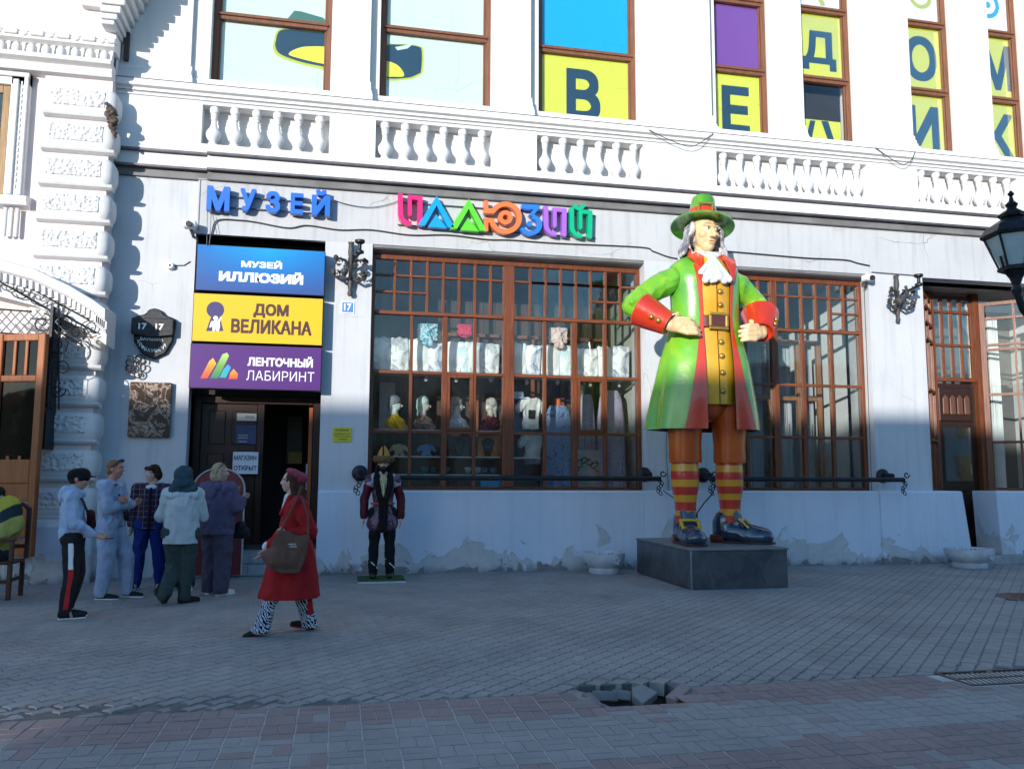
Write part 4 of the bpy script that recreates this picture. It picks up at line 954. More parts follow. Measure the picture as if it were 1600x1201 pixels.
# cameras
def camera_box(px, py, lab, Y=0):
    c = at(px, py, Y-.15); t_ = thing('security_camera', lab, 'camera', (c.x, Y, c.z))
    MB().box(c.x-.10, c.x+.10, Y-.24, Y-.06, c.z-.05, c.z+.07).part('housing', MT['whitep'], t_, bevel=.02)
    MB().lathe([(.04, 0), (.05, .02), (.045, .05)], (0, 0, 0), 12, M=Matrix.Translation((c.x, Y-.24, c.z-.01)) @ Matrix.Rotation(PI/2, 4, 'X')).part('lens', MT['black'], t_)
    MB().tube([(c.x, Y-.08, c.z-.04), (c.x+.03, Y-.03, c.z-.12), (c.x+.03, Y+.02, c.z-.14)], .025, 7).part('bracket', MT['castiron'], t_)
camera_box(297, 352, 'white box camera on the corner above the blue board'); camera_box(1357, 435, 'white box camera under the lintel at the right pier')
c = at(265, 414, -.06); t_ = thing('security_camera', 'small round white dome camera on the blank left wall', 'camera', (c.x, 0, c.z))
MB().lathe([(.06, 0), (.06, .04), (.045, .09), (.01, .10)], (0, 0, 0), 14, M=Matrix.Translation((c.x, .05, c.z)) @ Matrix.Rotation(PI/2, 4, 'X')).part('housing', MT['whitep'], t_, smooth=40)
MB().lathe([(.022, 0), (.01, .01)], (0, 0, 0), 10, M=Matrix.Translation((c.x, -.045, c.z)) @ Matrix.Rotation(PI/2, 4, 'X')).part('lens', MT['black'], t_)
MB().tube([(c.x+.05, .04, c.z+.02), (c.x+.2, .04, c.z+.03), (c.x+.29, .04, c.z+.10)], .008, 5).part('lead', MT['black'], t_)
# ------------------------------------------------------------------ signs
def board(name, px, py, w, h, col, lab, grad=None):
    pass
def signbox(z0, z1, x0, x1, col, lab, grad=None):
    t_ = thing('sign_board', lab, 'sign', ((x0+x1)/2, -.2, z0), group='sign boards over the museum door')
    m = NT('print_'+lab.split()[0]); m.set(.3, spec=.5)
    if grad:
        sp = m.new('ShaderNodeSeparateXYZ'); g = m.new('ShaderNodeNewGeometry'); m.l(g.outputs['Position'], sp.inputs[0])
        fz = m.math('DIVIDE', m.math('SUBTRACT', sp.outputs[2], z0), z1-z0); c0 = m.ramp(fz, [(0., grad[0]), (.45, grad[1]), (1., grad[2])])
        fx = m.math('ABSOLUTE', m.math('SUBTRACT', sp.outputs[0], (x0+x1)/2+.1)); m.base(m.mix(m.ramp(fx, [(0., 0.), (1., 1.)]), c0, m.ramp(fz, [(0., grad[0]), (1., grad[1])])))
    else: m.base(m.mix(m.noise(m.coord('World'), 1.5, 3), tuple(c*.9 for c in col), col))
    MB().box(x0, x1, -.25, -.02, z0, z1).part('box', MT['black'], t_, bevel=.006); MB().box(x0+.01, x1-.01, -.256, -.2505, z0+.01, z1-.01).part('face', m.m, t_)
    return t_
SY = -.257
s1 = signbox(4.42, 5.16, -2.23, -.26, None, 'blue glossy board lettered in white, top one over the museum door', ((.035, .07, .24), (.005, .15, .46), (.0, .30, .66)))
s2 = signbox(3.61, 4.38, -2.25, -.27, (.74, .47, .01), 'yellow board with a purple keyhole, middle one over the museum door')
s3 = signbox(2.88, 3.58, -2.26, -.27, (.09, .022, .17), 'purple board with rainbow bars, lowest one over the museum door')
MT['ink_w'] = mat('white_vinyl', (.82, .82, .82), .4, var=.02); MT['ink_b'] = mat('brown_vinyl', (.07, .018, .02), .4, var=.05); MT['ink_p'] = mat('violet_vinyl', (.04, .025, .13), .4, var=.05)
def words(par, s, px0, px1, pyt, pyb, m, bold, Y=SY, dep=.003, shear=0):
    cy = (pyt+pyb)/2; a, b = at(px0, cy, Y), at(px1, cy, Y); cx = (px0+px1)/2; u, v = at(cx, pyt, Y), at(cx, pyb, Y)
    text_mb(s, a.x, b.x, v.z, u.z, Y, dep, bold, shear).part('lettering', m, par)
words(s1, 'МУЗЕЙ', 377, 441, 406.5, 419, MT['ink_w'], .045); words(s1, 'ИЛЛЮЗИЙ', 342, 474, 423, 442, MT['ink_w'], .06)
words(s2, 'ДОМ', 396, 451, 475, 497, MT['ink_b'], .045); words(s2, 'ВЕЛИКАНА', 361, 487, 500, 522, MT['ink_b'], .04)
words(s3, 'ЛЕНТОЧНЫЙ', 387, 489, 556, 573, MT['ink_w'], .045); words(s3, 'ЛАБИРИНТ', 385, 491, 580, 595, MT['ink_w'], -.004)
c = at(336.5, 484, SY); k = .0105
q = MB(); q.prism([(c.x+12.5*k*math.cos(2*PI*i/28), c.z+12.5*k*math.sin(2*PI*i/28)) for i in range(28)], SY-.002, SY); a, b = at(330, 494, SY), at(343, 494, SY); e_, f_ = at(322, 517, SY), at(349, 517, SY)
q.prism([(e_.x, e_.z), (f_.x, f_.z), (b.x, b.z), (a.x, a.z)], SY-.0025, SY-.0002); q.part('keyhole', MT['ink_p'], s2)
q = MB(); h_ = at(337, 497, SY); q.prism([(h_.x+.036*math.cos(2*PI*i/16), h_.z+.036*math.sin(2*PI*i/16)) for i in range(16)], SY-.006, SY-.003)
bd = [(330, 502), (343, 500), (344, 510), (342, 517), (338, 517), (337, 512), (336, 517.5), (332, 517), (332, 509), (329, 512), (327, 511)]
P_ = [at(a, b, SY) for a, b in bd]; q.prism([(p.x, p.z) for p in P_], SY-.0055, SY-.003); P_ = [at(a, b, SY) for a, b in ((341, 500), (345, 495), (347, 496), (343, 504))]; q.prism([(p.x, p.z) for p in P_], SY-.0045, SY-.003); q.part('figure', MT['ink_w'], s2)
def bars(par, pts, cols):
    t = NT('rainbow_bar'); t.set(.4); sp = t.new('ShaderNodeSeparateXYZ'); g = t.new('ShaderNodeNewGeometry'); t.l(g.outputs['Position'], sp.inputs[0])
    P_ = [at(a, b, SY) for a, b in pts]; z0, z1 = min(p.z for p in P_), max(p.z for p in P_)
    t.base(t.ramp(t.math('DIVIDE', t.math('SUBTRACT', sp.outputs[2], z0), z1-z0), [(i/(len(cols)-1), c) for i, c in enumerate(cols)]))
    MB().prism([(p.x, p.z) for p in P_], SY-.003, SY).part('rainbow_bar', t.m, par)
bars(s3, [(313, 591), (324, 591), (338, 568), (333, 559), (327, 564)], [(.65, .04, .02), (.75, .2, .02), (.7, .5, .02)])
bars(s3, [(328, 591), (341, 591), (358, 556), (355, 551), (348, 553)], [(.02, .16, .10), (.12, .35, .05), (.45, .6, .2)])
bars(s3, [(343, 590), (353, 590), (361, 574), (356, 569), (349, 577)], [(.01, .35, .30), (.02, .3, .65)])
bars(s3, [(357, 592), (371, 592), (372, 584), (365, 576), (360, 582)], [(.65, .04, .02), (.75, .35, .02)])
# the big letters of the museum name, stand-off letters on rails
def lettermat(n, c): return mat('letter_'+n, c, .35, var=.06, coat=.2)
nm = thing('blue_letters', 'blue three dimensional letters of the first word over the sign boards', 'lettering', (-1.2, -.1, 5.75))
mu = lettermat('blue', (.01, .13, .60)); LY = -.05
for ch, a, b, t0, t1 in (('М', 323, 359, 291, 329), ('У', 375, 400, 295, 330), ('З', 415, 438, 299, 332), ('Е', 454, 474, 302, 334), ('Й', 487, 516, 297, 337)):
    cy = (t0+t1)/2; cx = (a+b)/2; u, v = at(a, cy, -.17), at(b, cy, -.17); p, r_ = at(cx, t0, -.17), at(cx, t1, -.17)
    text_mb(ch, u.x, v.x, r_.z, p.z, -.05, .13, .045).part('letter', mu, nm)
MB().box(-2.15, -.2, -.05, -.03, 6.02, 6.035).part('rail', MT['castiron'], nm); MB().box(-2.15, -.2, -.05, -.03, 5.84, 5.855).part('rail', MT['castiron'], nm)
il = thing('rainbow_letters', 'row of seven large rainbow coloured letters over the shop window', 'lettering', (2.6, -.1, 5.6))
def zm(x, y): return (600+x/4.571, 280+y/4.575)
def strokes(par, col, polys, lab):
    q = MB(); m = lettermat(lab, col)
    for k, P_ in enumerate(polys):
        W_ = [at(*zm(a, b), -.17) for a, b in P_]; q.prism([(p.x, p.z) for p in W_], -.17+.0015*k, -.05)
    o = q.part('letter', m, par, label=lab+' letter')
def arcp(cx, cy, ro, ri, a0, a1, n=14, sy=1.0):
    return [(cx+ro*math.cos(a0+(a1-a0)*i/n), cy-sy*ro*math.sin(a0+(a1-a0)*i/n)) for i in range(n+1)]+[(cx+ri*math.cos(a1-(a1-a0)*i/n), cy-sy*ri*math.sin(a1-(a1-a0)*i/n)) for i in range(n+1)]
def horn(x, y, w, h):   # the stylised И
    return [[(x, y), (x+.19*w, y+2), (x+.20*w, y+.66*h), (x+.26*w, y+.78*h), (x+.36*w, y+.86*h), (x+.56*w, y+.88*h), (x+.56*w, y+1.0*h), (x+.36*w, y+.99*h), (x+.16*w, y+.90*h), (x+.04*w, y+.78*h), (x, y+.62*h)],
            [(x+.40*w, y+.05*h), (x+1.0*w, y+.09*h), (x+1.0*w, y+.23*h), (x+.56*w, y+.19*h), (x+.56*w, y+.68*h), (x+.46*w, y+.74*h), (x+.40*w, y+.66*h)], [(x+.80*w, y+.2*h), (x+1.0*w, y+.2*h), (x+.98*w, y+1.02*h), (x+.78*w, y+1.0*h)]]
strokes(il, (.75, .01, .16), horn(100, 100, 176, 228), 'pink')
tri = lambda x, y, w, h: [[(x+.52*w, y), (x+w, y+h*.98), (x+.83*w, y+h*.98), (x+.52*w, y+.30*h), (x+.20*w, y+h*.92), (x, y+h*.92)], [(x+.50*w, y+.58*h), (x+.80*w, y+h*1.0), (x+.28*w, y+h*.96)]]
strokes(il, (.0, .30, .78), tri(242, 118, 260, 230), 'light blue'); strokes(il, (.10, .60, .02), tri(470, 140, 262, 232), 'green')
strokes(il, (.75, .17, .04), [[(715, 150), (745, 155), (745, 208), (790, 210), (790, 245), (715, 243)], [(715, 275), (790, 280), (790, 312), (745, 310), (745, 370), (712, 370)], arcp(868, 275, 118, 82, math.radians(152), math.radians(-165), 30, .98), arcp(868, 272, 52, 20, 0, 2*PI, 24, .98)], 'orange')
strokes(il, (.02, .17, .68), [[(985, 177), (1115, 184), (1115, 200), (1065, 262), (1035, 256), (1068, 216), (985, 210)], arcp(1048, 325, 82, 48, math.radians(80), math.radians(-158), 20, .92), arcp(1040, 318, 20, 1, 0, 2*PI, 14)], 'blue')
strokes(il, (.36, .12, .62), horn(1142, 190, 164, 214), 'purple')
strokes(il, (.0, .40, .20), horn(1326, 205, 164, 212)+[arcp(1396, 172, 46, 22, math.radians(190), math.radians(350), 10, 1.1)], 'teal green')
MB().box(at(622, 312, -.04).x, at(930, 360, -.04).x, -.05, -.03, 6.13, 6.145).part('rail', MT['castiron'], il); MB().box(at(622, 312, -.04).x, at(930, 360, -.04).x, -.05, -.03, 5.74, 5.755).part('rail', MT['castiron'], il)
# plates on the wall
t_ = thing('house_number_plate', 'black cast iron shield with house numbers on the blank left wall', 'plate', (-2.8, .05, 3.7))
q = MB(); c = at(240, 522, 0); S = .0108
sh = [(-28, -22), (-26, -25), (-12, -29), (-8, -36), (0, -38), (8, -36), (14, -29), (28, -24), (30, -21), (27, 10), (18, 28), (2, 37), (-14, 30), (-26, 12)]
MB().prism([(c.x+a*S, c.z-b*S) for a, b in sh], -.03, .06).part('shield', MT['iron'], t_, bevel=.02)
MB().prism([(c.x+a*S, c.z-b*S) for a, b in ((-29, -22), (28, -22), (28, 2), (-1, 6), (-29, 2))], -.10, -.032).part('number_box', MT['iron'], t_, bevel=.01)
q = MB(); text_mb('17', c.x-19*S, c.x-8*S, c.z+5*S, c.z+14*S, -.101, .004, .03, mb=q); text_mb('17', c.x+4*S, c.x+15*S, c.z+5*S, c.z+14*S, -.101, .004, .03, mb=q)
text_mb('БАУМАНА', c.x-17*S, c.x+14*S, c.z-10*S, c.z-5*S, -.031, .003, .02, mb=q)
q.part('lettering', MT['ink_w'], t_)
q = MB()
for i, ch in enumerate('ул.БАУМАНА'):
    a = math.radians(205+i*13); text_mb(ch, c.x+21*S*math.cos(a)-2*S, c.x+21*S*math.cos(a)+2*S, c.z-3*S+22*S*math.sin(a)-2*S, c.z-3*S+22*S*math.sin(a)+3*S, -.031, .003, .02, mb=q)
q.part('lettering', MT['ink_w'], t_)
t_ = thing('iron_ornament', 'pale curled iron ornament just above the marble plaque', 'ornament', (-3.1, 0, 3.1)); q = MB()
for k, (a, b, r) in enumerate(((202, 565, .09), (218, 562, .09), (205, 575, .08), (222, 573, .10), (215, 585, .07), (200, 575, .05))):
    p = at(a, b, -.02); q.tube(spiral(p.x, p.z, .015, r, k*1.3, 1.3*(-1)**k, -.03), .011, 6)
q.part('scroll', MT['castiron'], t_, smooth=60)
t = NT('veined_marble'); t.set(.18, spec=.6); v = t.noise(t.coord('World'), 3.2, 8, .7, 2.2); t.base(t.ramp(v, [(.0, (.03, .018, .012)), (.50, (.06, .035, .022)), (.54, (.55, .45, .38)), (.565, (.10, .05, .03)), (1., (.02, .015, .012))]))
a, b = at(199, 682, -.02), at(269, 598, -.02); MB_ = MB().box(a.x, b.x, -.04, .048, a.z, b.z)
solo(MB_, 'marble_plaque', t.m, 'polished brown marble plaque with pale veins behind the waiting people', 'plaque', (a.x, 0, a.z), bevel=.012)
t_ = thing('number_sign', 'small blue enamel plate numbered 17 below the left bracket', 'sign', (.1, 0, 4.2)); a, b = at(532.5, 489, -.02), at(554, 471, -.02)
MB().box(a.x, b.x, -.015, -.001, a.z, b.z).part('rim', MT['whitep'], t_, bevel=.003); MB().box(a.x+.02, b.x-.02, -.018, -.0152, a.z+.02, b.z-.02).part('enamel', mat('blue_enamel', (.08, .22, .55), .3), t_)
text_mb('17', a.x+.05, b.x-.05, a.z+.045, b.z-.04, -.0182, .003, .03).part('lettering', MT['ink_w'], t_)
a, b = at(519.5, 690, -.01), at(549.5, 668, -.01)
poster(a.x, b.x, a.z, b.z, -.01, (.62, .55, .03), 'warning_notice', 'small yellow warning notice in the shade of the pier above the mannequin', 'notice',
       [('ОСТОРОЖНО!', .12, .86, .74, .88), ('ВОЗМОЖЕН СХОД', .1, .92, .5, .61), ('СНЕГА И НАЛЕДИ', .1, .92, .32, .43), ('С КРЫШИ', .3, .75, .13, .24)], inks=(.04, .04, .02))
c = at(191, 619, 0); solo(MB().lathe([(.028, 0), (.02, .015), (.005, .02)], (0, 0, 0), 10, M=Matrix.Translation((c.x, .05, c.z)) @ Matrix.Rotation(PI/2, 4, 'X')), 'wall_button', MT['whitep'], 'tiny white knob on the shaded left wall', 'knob', tuple(c))
# ------------------------------------------------------------------ planters, pedestal, lantern
MT['conc'] = mat('painted_concrete', (.50, .52, .55), .85, var=.2, sc=5, bump=.004)
def planter(x, y, r, lab):
    t_ = thing('planter_bowl', lab, 'planter', (x, y, 0), group='round concrete planters by the wall')
    h = .33; MB().lathe([(r*.70, 0), (r*.72, .02), (r*.72, .07), (r*.66, .09), (r*.80, .13), (r*.97, .20), (r, .27), (r, h), (r*.93, h), (r*.90, h-.05), (.02, h-.06)], (x, y, 0), 36).part('bowl', MT['conc'], t_, smooth=35)
    q = MB()
    for i in range(60): a = rnd.random()*6.28; d = r*.85*math.sqrt(rnd.random()); q.lathe([(.005, 0), (.03*rnd.random()+.012, .015), (.003, .03)], (x+d*math.cos(a), y+d*math.sin(a), h-.075+.02*rnd.random()), 5)
    o = q.part('earth', MT['soil'], t_); o['kind'] = 'stuff'
    for k in range(5):
        a = -PI/2+.35+(.14*math.cos(k*1.256)); zz = .22+.045*math.sin(k*1.256)
        MB().lathe([(.03, 0), (.028, .012), (.01, .018)], (0, 0, 0), 8, M=Matrix.Translation((x+r*math.cos(a)*.985, y+r*math.sin(a)*.985, zz)) @ Matrix.Rotation(a+PI/2, 4, 'Z') @ Matrix.Rotation(PI/2, 4, 'X')).part('flower_relief', MT['conc'], t_, smooth=50)
planter(4.30, -.62, .34, 'round pale concrete planter left of the giant pedestal'); planter(10.95, -.86, .40, 'round pale concrete planter right by the corner steps')
t = NT('slate_slab'); t.set(.32, spec=.5); co = t.coord('World')
t.base(t.mix(t.ramp(t.noise(co, 2.6, 7, .68, .7), [(.35, 0.), (.7, 1.)]), (.035, .038, .045), (.11, .115, .125))); t.bump(t.noise(co, 30, 4), .002); MT['slate'] = t.m
pd = thing('pedestal', 'dark slate clad block carrying the giant figure', 'pedestal', (5.55, -1.8, 0))
x0, x1, y0, y1, h = 4.83, 6.29, -2.85, -.72, .56
MB().box(x0+.03, x1-.03, y0+.03, y1-.03, 0, h-.03).part('core', MT['flash'], pd); MB().box(x0+.0, x1-.0, y0, y0+.028, .012, h-.028).part('slab', MT['slate'], pd, bevel=.004); MB().box(x0, x0+.028, y0+.030, y1, .012, h-.028).part('slab', MT['slate'], pd, bevel=.004)
MB().box(x1-.028, x1, y0+.03, y1, .012, h-.028).part('slab', MT['slate'], pd, bevel=.004); MB().box(x0-.015, x1+.015, y0-.015, y1, h-.026, h).part('top_slab', mat('top_slate', (.16, .165, .17), .5, var=.25, sc=3, bump=.002), pd, bevel=.006)
MB().box(x0-.006, x0+.012, y0-.006, y0+.012, 0, h-.03).part('edge_strip', MT['chrome'], pd); MB().box(x0+.02, x1-.02, y0-.008, y0-.001, .0, .011).part('edge_strip', MT['chrome'], pd)
# street lantern on its curled arm; the post stands just outside the right edge
def lantern():
    t_ = thing('street_lantern', 'black six sided street lantern on a curled arm at the right edge', 'street lamp', (5.95, -8.0, 0))
    X, Yy, zb_ = 5.49, -8.0, 3.28
    hexr = lambda r, z, n=6, o=.35: [(X+r*math.cos(2*PI*i/n+o), Yy+r*math.sin(2*PI*i/n+o), z) for i in range(n)]
    q = MB()
    q.rings([hexr(.24, zb_+.27), hexr(.25, zb_+.29), hexr(.20, zb_+.36), hexr(.10, zb_+.42), hexr(.075, zb_+.44)])
    q.rings([hexr(.10, zb_+.44), hexr(.11, zb_+.465), hexr(.06, zb_+.50)]); q.lathe([(.05, .5), (.035, .52), (.05, .55), (.02, .58), (.012, .62), (.028, .64), (.005, .67)], (X, Yy, zb_), 10)
    q.part('roof', MT['iron'], t_)
    q = MB()
    for i in range(6):
        a = hexr(.215, zb_+.27)[i]; b = hexr(.115, zb_+.0)[i]; q.tube([a, b], .012, 4)
    q.rings([hexr(.13, zb_-.02), hexr(.135, zb_+.0), hexr(.12, zb_+.015), hexr(.11, zb_+.02)]); q.lathe([(.03, -.22), (.045, -.18), (.03, -.14), (.05, -.08), (.09, -.02)], (X, Yy, zb_), 10); q.part('frame', MT['iron'], t_)
    for i in range(6):
        a, a2 = hexr(.205, zb_+.265)[i], hexr(.205, zb_+.265)[(i+1) % 6]; b, b2 = hexr(.108, zb_+.015)[i], hexr(.108, zb_+.015)[(i+1) % 6]
        c = Vector((X, Yy, 0)); q = MB(); ii = lambda p: (X+(p[0]-X)*.975, Yy+(p[1]-Yy)*.975, p[2])
        q.rings([[b, b2, a2, a], [ii(b), ii(b2), ii(a2), ii(a)]]); q.part('pane', mat('milky_glass', (.42, .50, .50), .25) if i == 0 else bpy.data.materials['milky_glass'], t_)
    q = MB(); q.tube([(X, Yy, zb_-.2), (X+.05, Yy, zb_-.34), (X+.2, Yy, zb_-.5), (X+.42, Yy, zb_-.52), (X+.6, Yy, zb_-.4)], [.028, .032, .035, .035, .03], 8)
    q.tube([(X-.14, Yy, zb_+.1), (X-.1, Yy, zb_-.04), (X-.02, Yy, zb_-.08)], .01, 5); q.tube(spiral(X+.3, zb_-.36, .02, .12, 0, 1.3, Yy), .014, 6); q.part('arm', MT['iron'], t_, smooth=50)
    q = MB(); q.lathe([(.16, 0), (.16, .25), (.11, .32), (.09, .8), (.065, .9), (.055, 2.6), (.07, 2.7), (.05, 2.8), (.045, 3.4), (.02, 3.5)], (X+.62, Yy, 0), 14); q.part('post', MT['iron'], t_, smooth=40)
lantern()
# ------------------------------------------------------------------ goods in the shop window
def paint(name, cols, sc=7, rough=.7, dist=2):
    t = NT(name); t.set(rough, spec=.2); t.base(t.ramp(t.noise(t.coord('Object'), sc, 4, .6, dist), [(i/(len(cols)-1)*.4+.3, c) for i, c in enumerate(cols)])); t.bump(t.noise(t.coord('Object'), 12, 3), .004); return t.m
shelf_g = 'white display shelves in the shop window'
MT['shelf'] = mat('white_shelf', (.62, .64, .66), .35)
for (x0, x1, z, lab) in ((.62, 2.78, 3.335, 'upper glass shelf under the cushions, left half'), (2.98, 5.2, 3.335, 'upper glass shelf under the cushions, right half'), (.62, 2.78, 2.335, 'white shelf under the four scarf heads'),
                         (.62, 2.78, 1.885, 'white shelf under the necklaces, left half'), (3.0, 3.52, 1.88, 'short white shelf right of the thick mullion'), (.9, 2.78, 1.58, 'lowest shelf with shoes behind the pipe')):
    solo(MB().box(x0, x1, .42, 1.0, z-.02, z), 'display_shelf', MT['shelf'], lab, 'shelf', (x0, .7, z), shelf_g, bevel=.004)
pats = [((.8, .78, .76), (.8, .78, .76), (.45, .50, .58), (.8, .78, .76)), ((.8, .8, .8), (.8, .8, .8), (.35, .35, .36), (.8, .8, .78)), ((.78, .76, .72), (.8, .78, .74), (.8, .8, .8), (.55, .3, .28)), ((.8, .8, .8), (.8, .8, .8), (.15, .19, .35), (.8, .8, .8)),
        ((.8, .76, .72), (.8, .78, .76), (.8, .8, .8), (.62, .18, .14)), ((.8, .8, .78), (.8, .8, .8), (.45, .65, .66), (.8, .8, .78))]
cx = [(.75, 'with grey cityscape print at the far left'), (1.03, 'with beige animal print, second from the left'), (1.38, 'with dark line drawing beside the thick upright'), (1.66, 'with plain woven pattern left of the double upright'),
      (1.93, 'with pink foot print behind the small casement'), (2.12, 'with grey and white swirl near the red pouch'), (2.33, 'with orange lantern print left of the pale one'), (2.62, 'with red and white dress print beside the mullion'),
      (3.12, 'white one right of the thick mullion'), (3.36, 'with salmon ribbon print'), (3.72, 'with navy lettering print under the pink pouch'), (3.98, 'slim white one right of the navy lettering'),
      (4.22, 'with mint stripe and black sketch'), (4.46, 'with red apple print in the right casement'), (4.78, 'with round grey portrait print'), (5.04, 'with turquoise edge at the far right')]
for i, (x, d) in enumerate(cx):
    w = rnd.uniform(.150, .18); h = rnd.uniform(.26, .31); els = [E((0, 0, h+.01), (w, .075, h)), T((-w*.75, 0, .06), (w*.75, 0, .06), .055), T((-w*.8, 0, h*1.85), (w*.8, 0, h*1.85), .03), T((-w*.8, 0, .05), (-w*.8, 0, h*1.85), .04), T((w*.8, 0, .05), (w*.8, 0, h*1.85), .04)]
    ob = link('cushion', skin(els, .016, paint('cushion_print_%d' % (i % 6), pats[i % 6], 3+i % 3, dist=1) if i < 6 else bpy.data.materials['cushion_print_%d' % (i % 6)], 2, name='cushion'), None, (x, .60, 3.338))
    ob.rotation_euler = (rnd.uniform(-.06, .02), rnd.uniform(-.05, .05), rnd.uniform(-.25, .25)); props(ob, 'printed white cushion on the upper shelf, '+d, 'cushion', 'printed cushions in the shop window')
def pouch(px, py, r, cols, lab, square=True):
    p = at(px, py, .5)
    if square:
        q = MB().box(-r, r, -.04, .04, -r*.85, r*.85); els = [('m', q), T((0, -.05, r*.15), (-r*.8, -.04, r*.7), .04, .02), T((0, -.05, r*.15), (r*.8, -.04, r*.7), .04, .02), T((0, -.05, 0), (-r*.8, -.04, -r*.6), .035, .02), T((0, -.05, 0), (r*.85, -.04, -r*.5), .035, .02),
            E((0, -.08, r*.1), (.045, .035, .04)), T((0, -.07, 0), (-r*.25, -.06, -r*1.15), .03, .055), T((0, -.07, 0), (r*.3, -.06, -r*1.25), .03, .05), T((0, -.04, r*.1), (0, -.04, r*.8), .03, .02)]
    else:
        els = [E((0, 0, -r*.2), (r*1.05, .06, r*.8)), T((-r*.7, 0, r*.45), (r*.7, 0, r*.45), .05)]+[T((r*.3*k, -.05, r*.5), (r*.33*k, -.06, -r*.5), .018, .03) for k in (-2, -1, 0, 1, 2)]
    ob = link('scarf_pouch', skin(els, .010, paint('cloth_'+lab.split()[0], cols, 9), 2, (.006, (14, 14, 14)), name='pouch'), None, p); props(ob, lab, 'pouch')
pouch(668, 519, .17, ((.02, .2, .4), (.6, .65, .65), (.02, .35, .45), (.05, .08, .2)), 'turquoise striped knotted scarf pouch hanging in the second bay'); pouch(727, 516, .135, ((.5, .02, .06), (.62, .05, .10)), 'crimson gathered pouch hanging in the fourth bay', False)
pouch(872, 524, .16, ((.6, .3, .3), (.7, .6, .55), (.45, .15, .18)), 'pink and white knotted pouch hanging right of the mullion')
skinp = mat('mannequin_cream', (.62, .56, .48), .4, var=.05)
def bust(x, z, scarf, wrap, lab, flip=1, face=None, glasses=False):
    t_ = thing('display_bust', lab, 'display head', (x, .62, z), group='scarf heads on the middle shelf')
    f = flip; t_.scale = (1.14, 1.14, 1.14)
    link('head', skin([E((0, 0, .40), (.075, .072, .10)), E((f*.03, 0, .36), (.06, .055, .07)), T((f*.085, 0, .375), (f*.105, 0, .355), .012, .014), T((0, 0, .34), (-f*.01, 0, .18), .045, .05), E((f*.055, 0, .315), (.022, .03, .018)), E((f*.078, 0, .335), (.012, .02, .008))], .007, face or skinp, 2, name='head'), t_, (0, 0, 0))
    link('headscarf', skin([E((-f*.018, 0, .43), (.095, .086, .09)), E((-f*.075, 0, .36), (.04, .05, .09)), T((-f*.06, 0, .32), (-f*.09, -.01, .22), .03, .015)], .008, scarf, 1, (.004, (20, 20, 8)), name='scarf'), t_, (0, 0, 0))
    link('shawl', skin([E((0, 0, .10), (.15, .10, .10)), T((0, 0, .12), (0, 0, .2), .07, .055), T((-.02, -.08, .16), (f*.10, -.10, .03), .035, .05), T((f*.08, -.05, .1), (f*.17, -.05, .03), .04, .02)], .009, wrap, 1, (.008, (22, 22, 10)), name='shawl'), t_, (0, 0, 0))
    if glasses: o = MB().box(f*.02, f*.085, -.075, .075, .395, .425); o.part('sunglasses', MT['black'], t_, world=False, bevel=.01)
bust(.97, 2.34, mat('grey_scarf', (.16, .19, .22), .7, var=.3), paint('yellow_wrap', ((.6, .33, .01), (.7, .45, .02)), 6), 'white display head in sunglasses with a grey scarf and yellow wrap', glasses=True, face=mat('mannequin_mint', (.62, .68, .64), .4))
bust(1.46, 2.34, paint('teal_scarf', ((.02, .35, .30), (.55, .65, .6), (.03, .2, .2)), 9), paint('floral_wrap', ((.35, .05, .06), (.05, .03, .03), (.5, .3, .2), (.1, .05, .04)), 14), 'display head with a teal striped headscarf and dark floral wrap')
bust(2.05, 2.34, paint('taupe_scarf', ((.45, .38, .33), (.16, .12, .11)), 8), paint('blue_wrap', ((.2, .26, .42), (.6, .6, .65), (.4, .2, .2)), 12), 'display head with a taupe headscarf and pale blue shawl')
bust(2.63, 2.34, paint('silver_scarf', ((.6, .58, .52), (.2, .19, .2)), 9), paint('red_wrap', ((.45, .02, .04), (.05, .02, .03), (.5, .1, .12)), 14), 'display head with a silver headscarf and deep red shawl', flip=-1)
def torso_necklace(px, py, back, lab):
    p = at(px, py, .6); t_ = thing('necklace_stand', lab, 'jewellery stand', (p.x, .6, 1.885))
    MB().prism([(-.17, 0), (.17, 0), (.17, .36), (-.17, .36)], .08, .10).part('backboard', back, t_, world=False)
    MB().prism([(-.05, .02), (.05, .02), (.08, .16), (.12, .28), (.04, .33), (-.04, .33), (-.12, .28), (-.08, .16)], .02, .06).part('bust', MT['black'], t_, world=False, bevel=.015)
    MB().tube([(.07*math.cos(PI+PI*i/10), .01, .27+.10*math.sin(PI+PI*i/10)) for i in range(11)], .006, 5).part('necklace', MT['chrome'], t_, world=False)
torso_necklace(718, 690, mat('tan_board', (.12, .08, .06), .7), 'dark necklace stand with a silver chain, left one'); torso_necklace(763, 692, mat('orange_board', (.65, .20, .03), .7), 'black necklace stand against an orange board')
def figurine(x, lab, c1, c2):
    t_ = thing('souvenir_doll', lab, 'doll', (x, .65, 1.885)); link('body', skin([E((0, 0, .12), (.09, .07, .10)), T((-.09, 0, .17), (-.14, -.02, .10), .03), T((.09, 0, .17), (.14, -.02, .10), .03), E((-.06, -.03, .02), (.04, .06, .03)), E((.06, -.03, .02), (.04, .06, .03))], .01, c1, 2), t_)
    link('head', skin([E((0, 0, .27), (.06, .06, .06)), T((0, 0, .31), (0, 0, .34), .06, .03), E((0, 0, .32), (.09, .09, .015))], .009, c2, 1), t_)
figurine(1.52, 'small seated doll with a blue banded shirt and hat on the lower shelf', mat('doll_blue', (.10, .25, .42), .7), mat('doll_brown', (.14, .09, .07), .7)); figurine(1.05, 'tan toy shirt figure behind the street mannequin on the lower shelf', mat('doll_tan', (.38, .34, .22), .7), MT['black'])
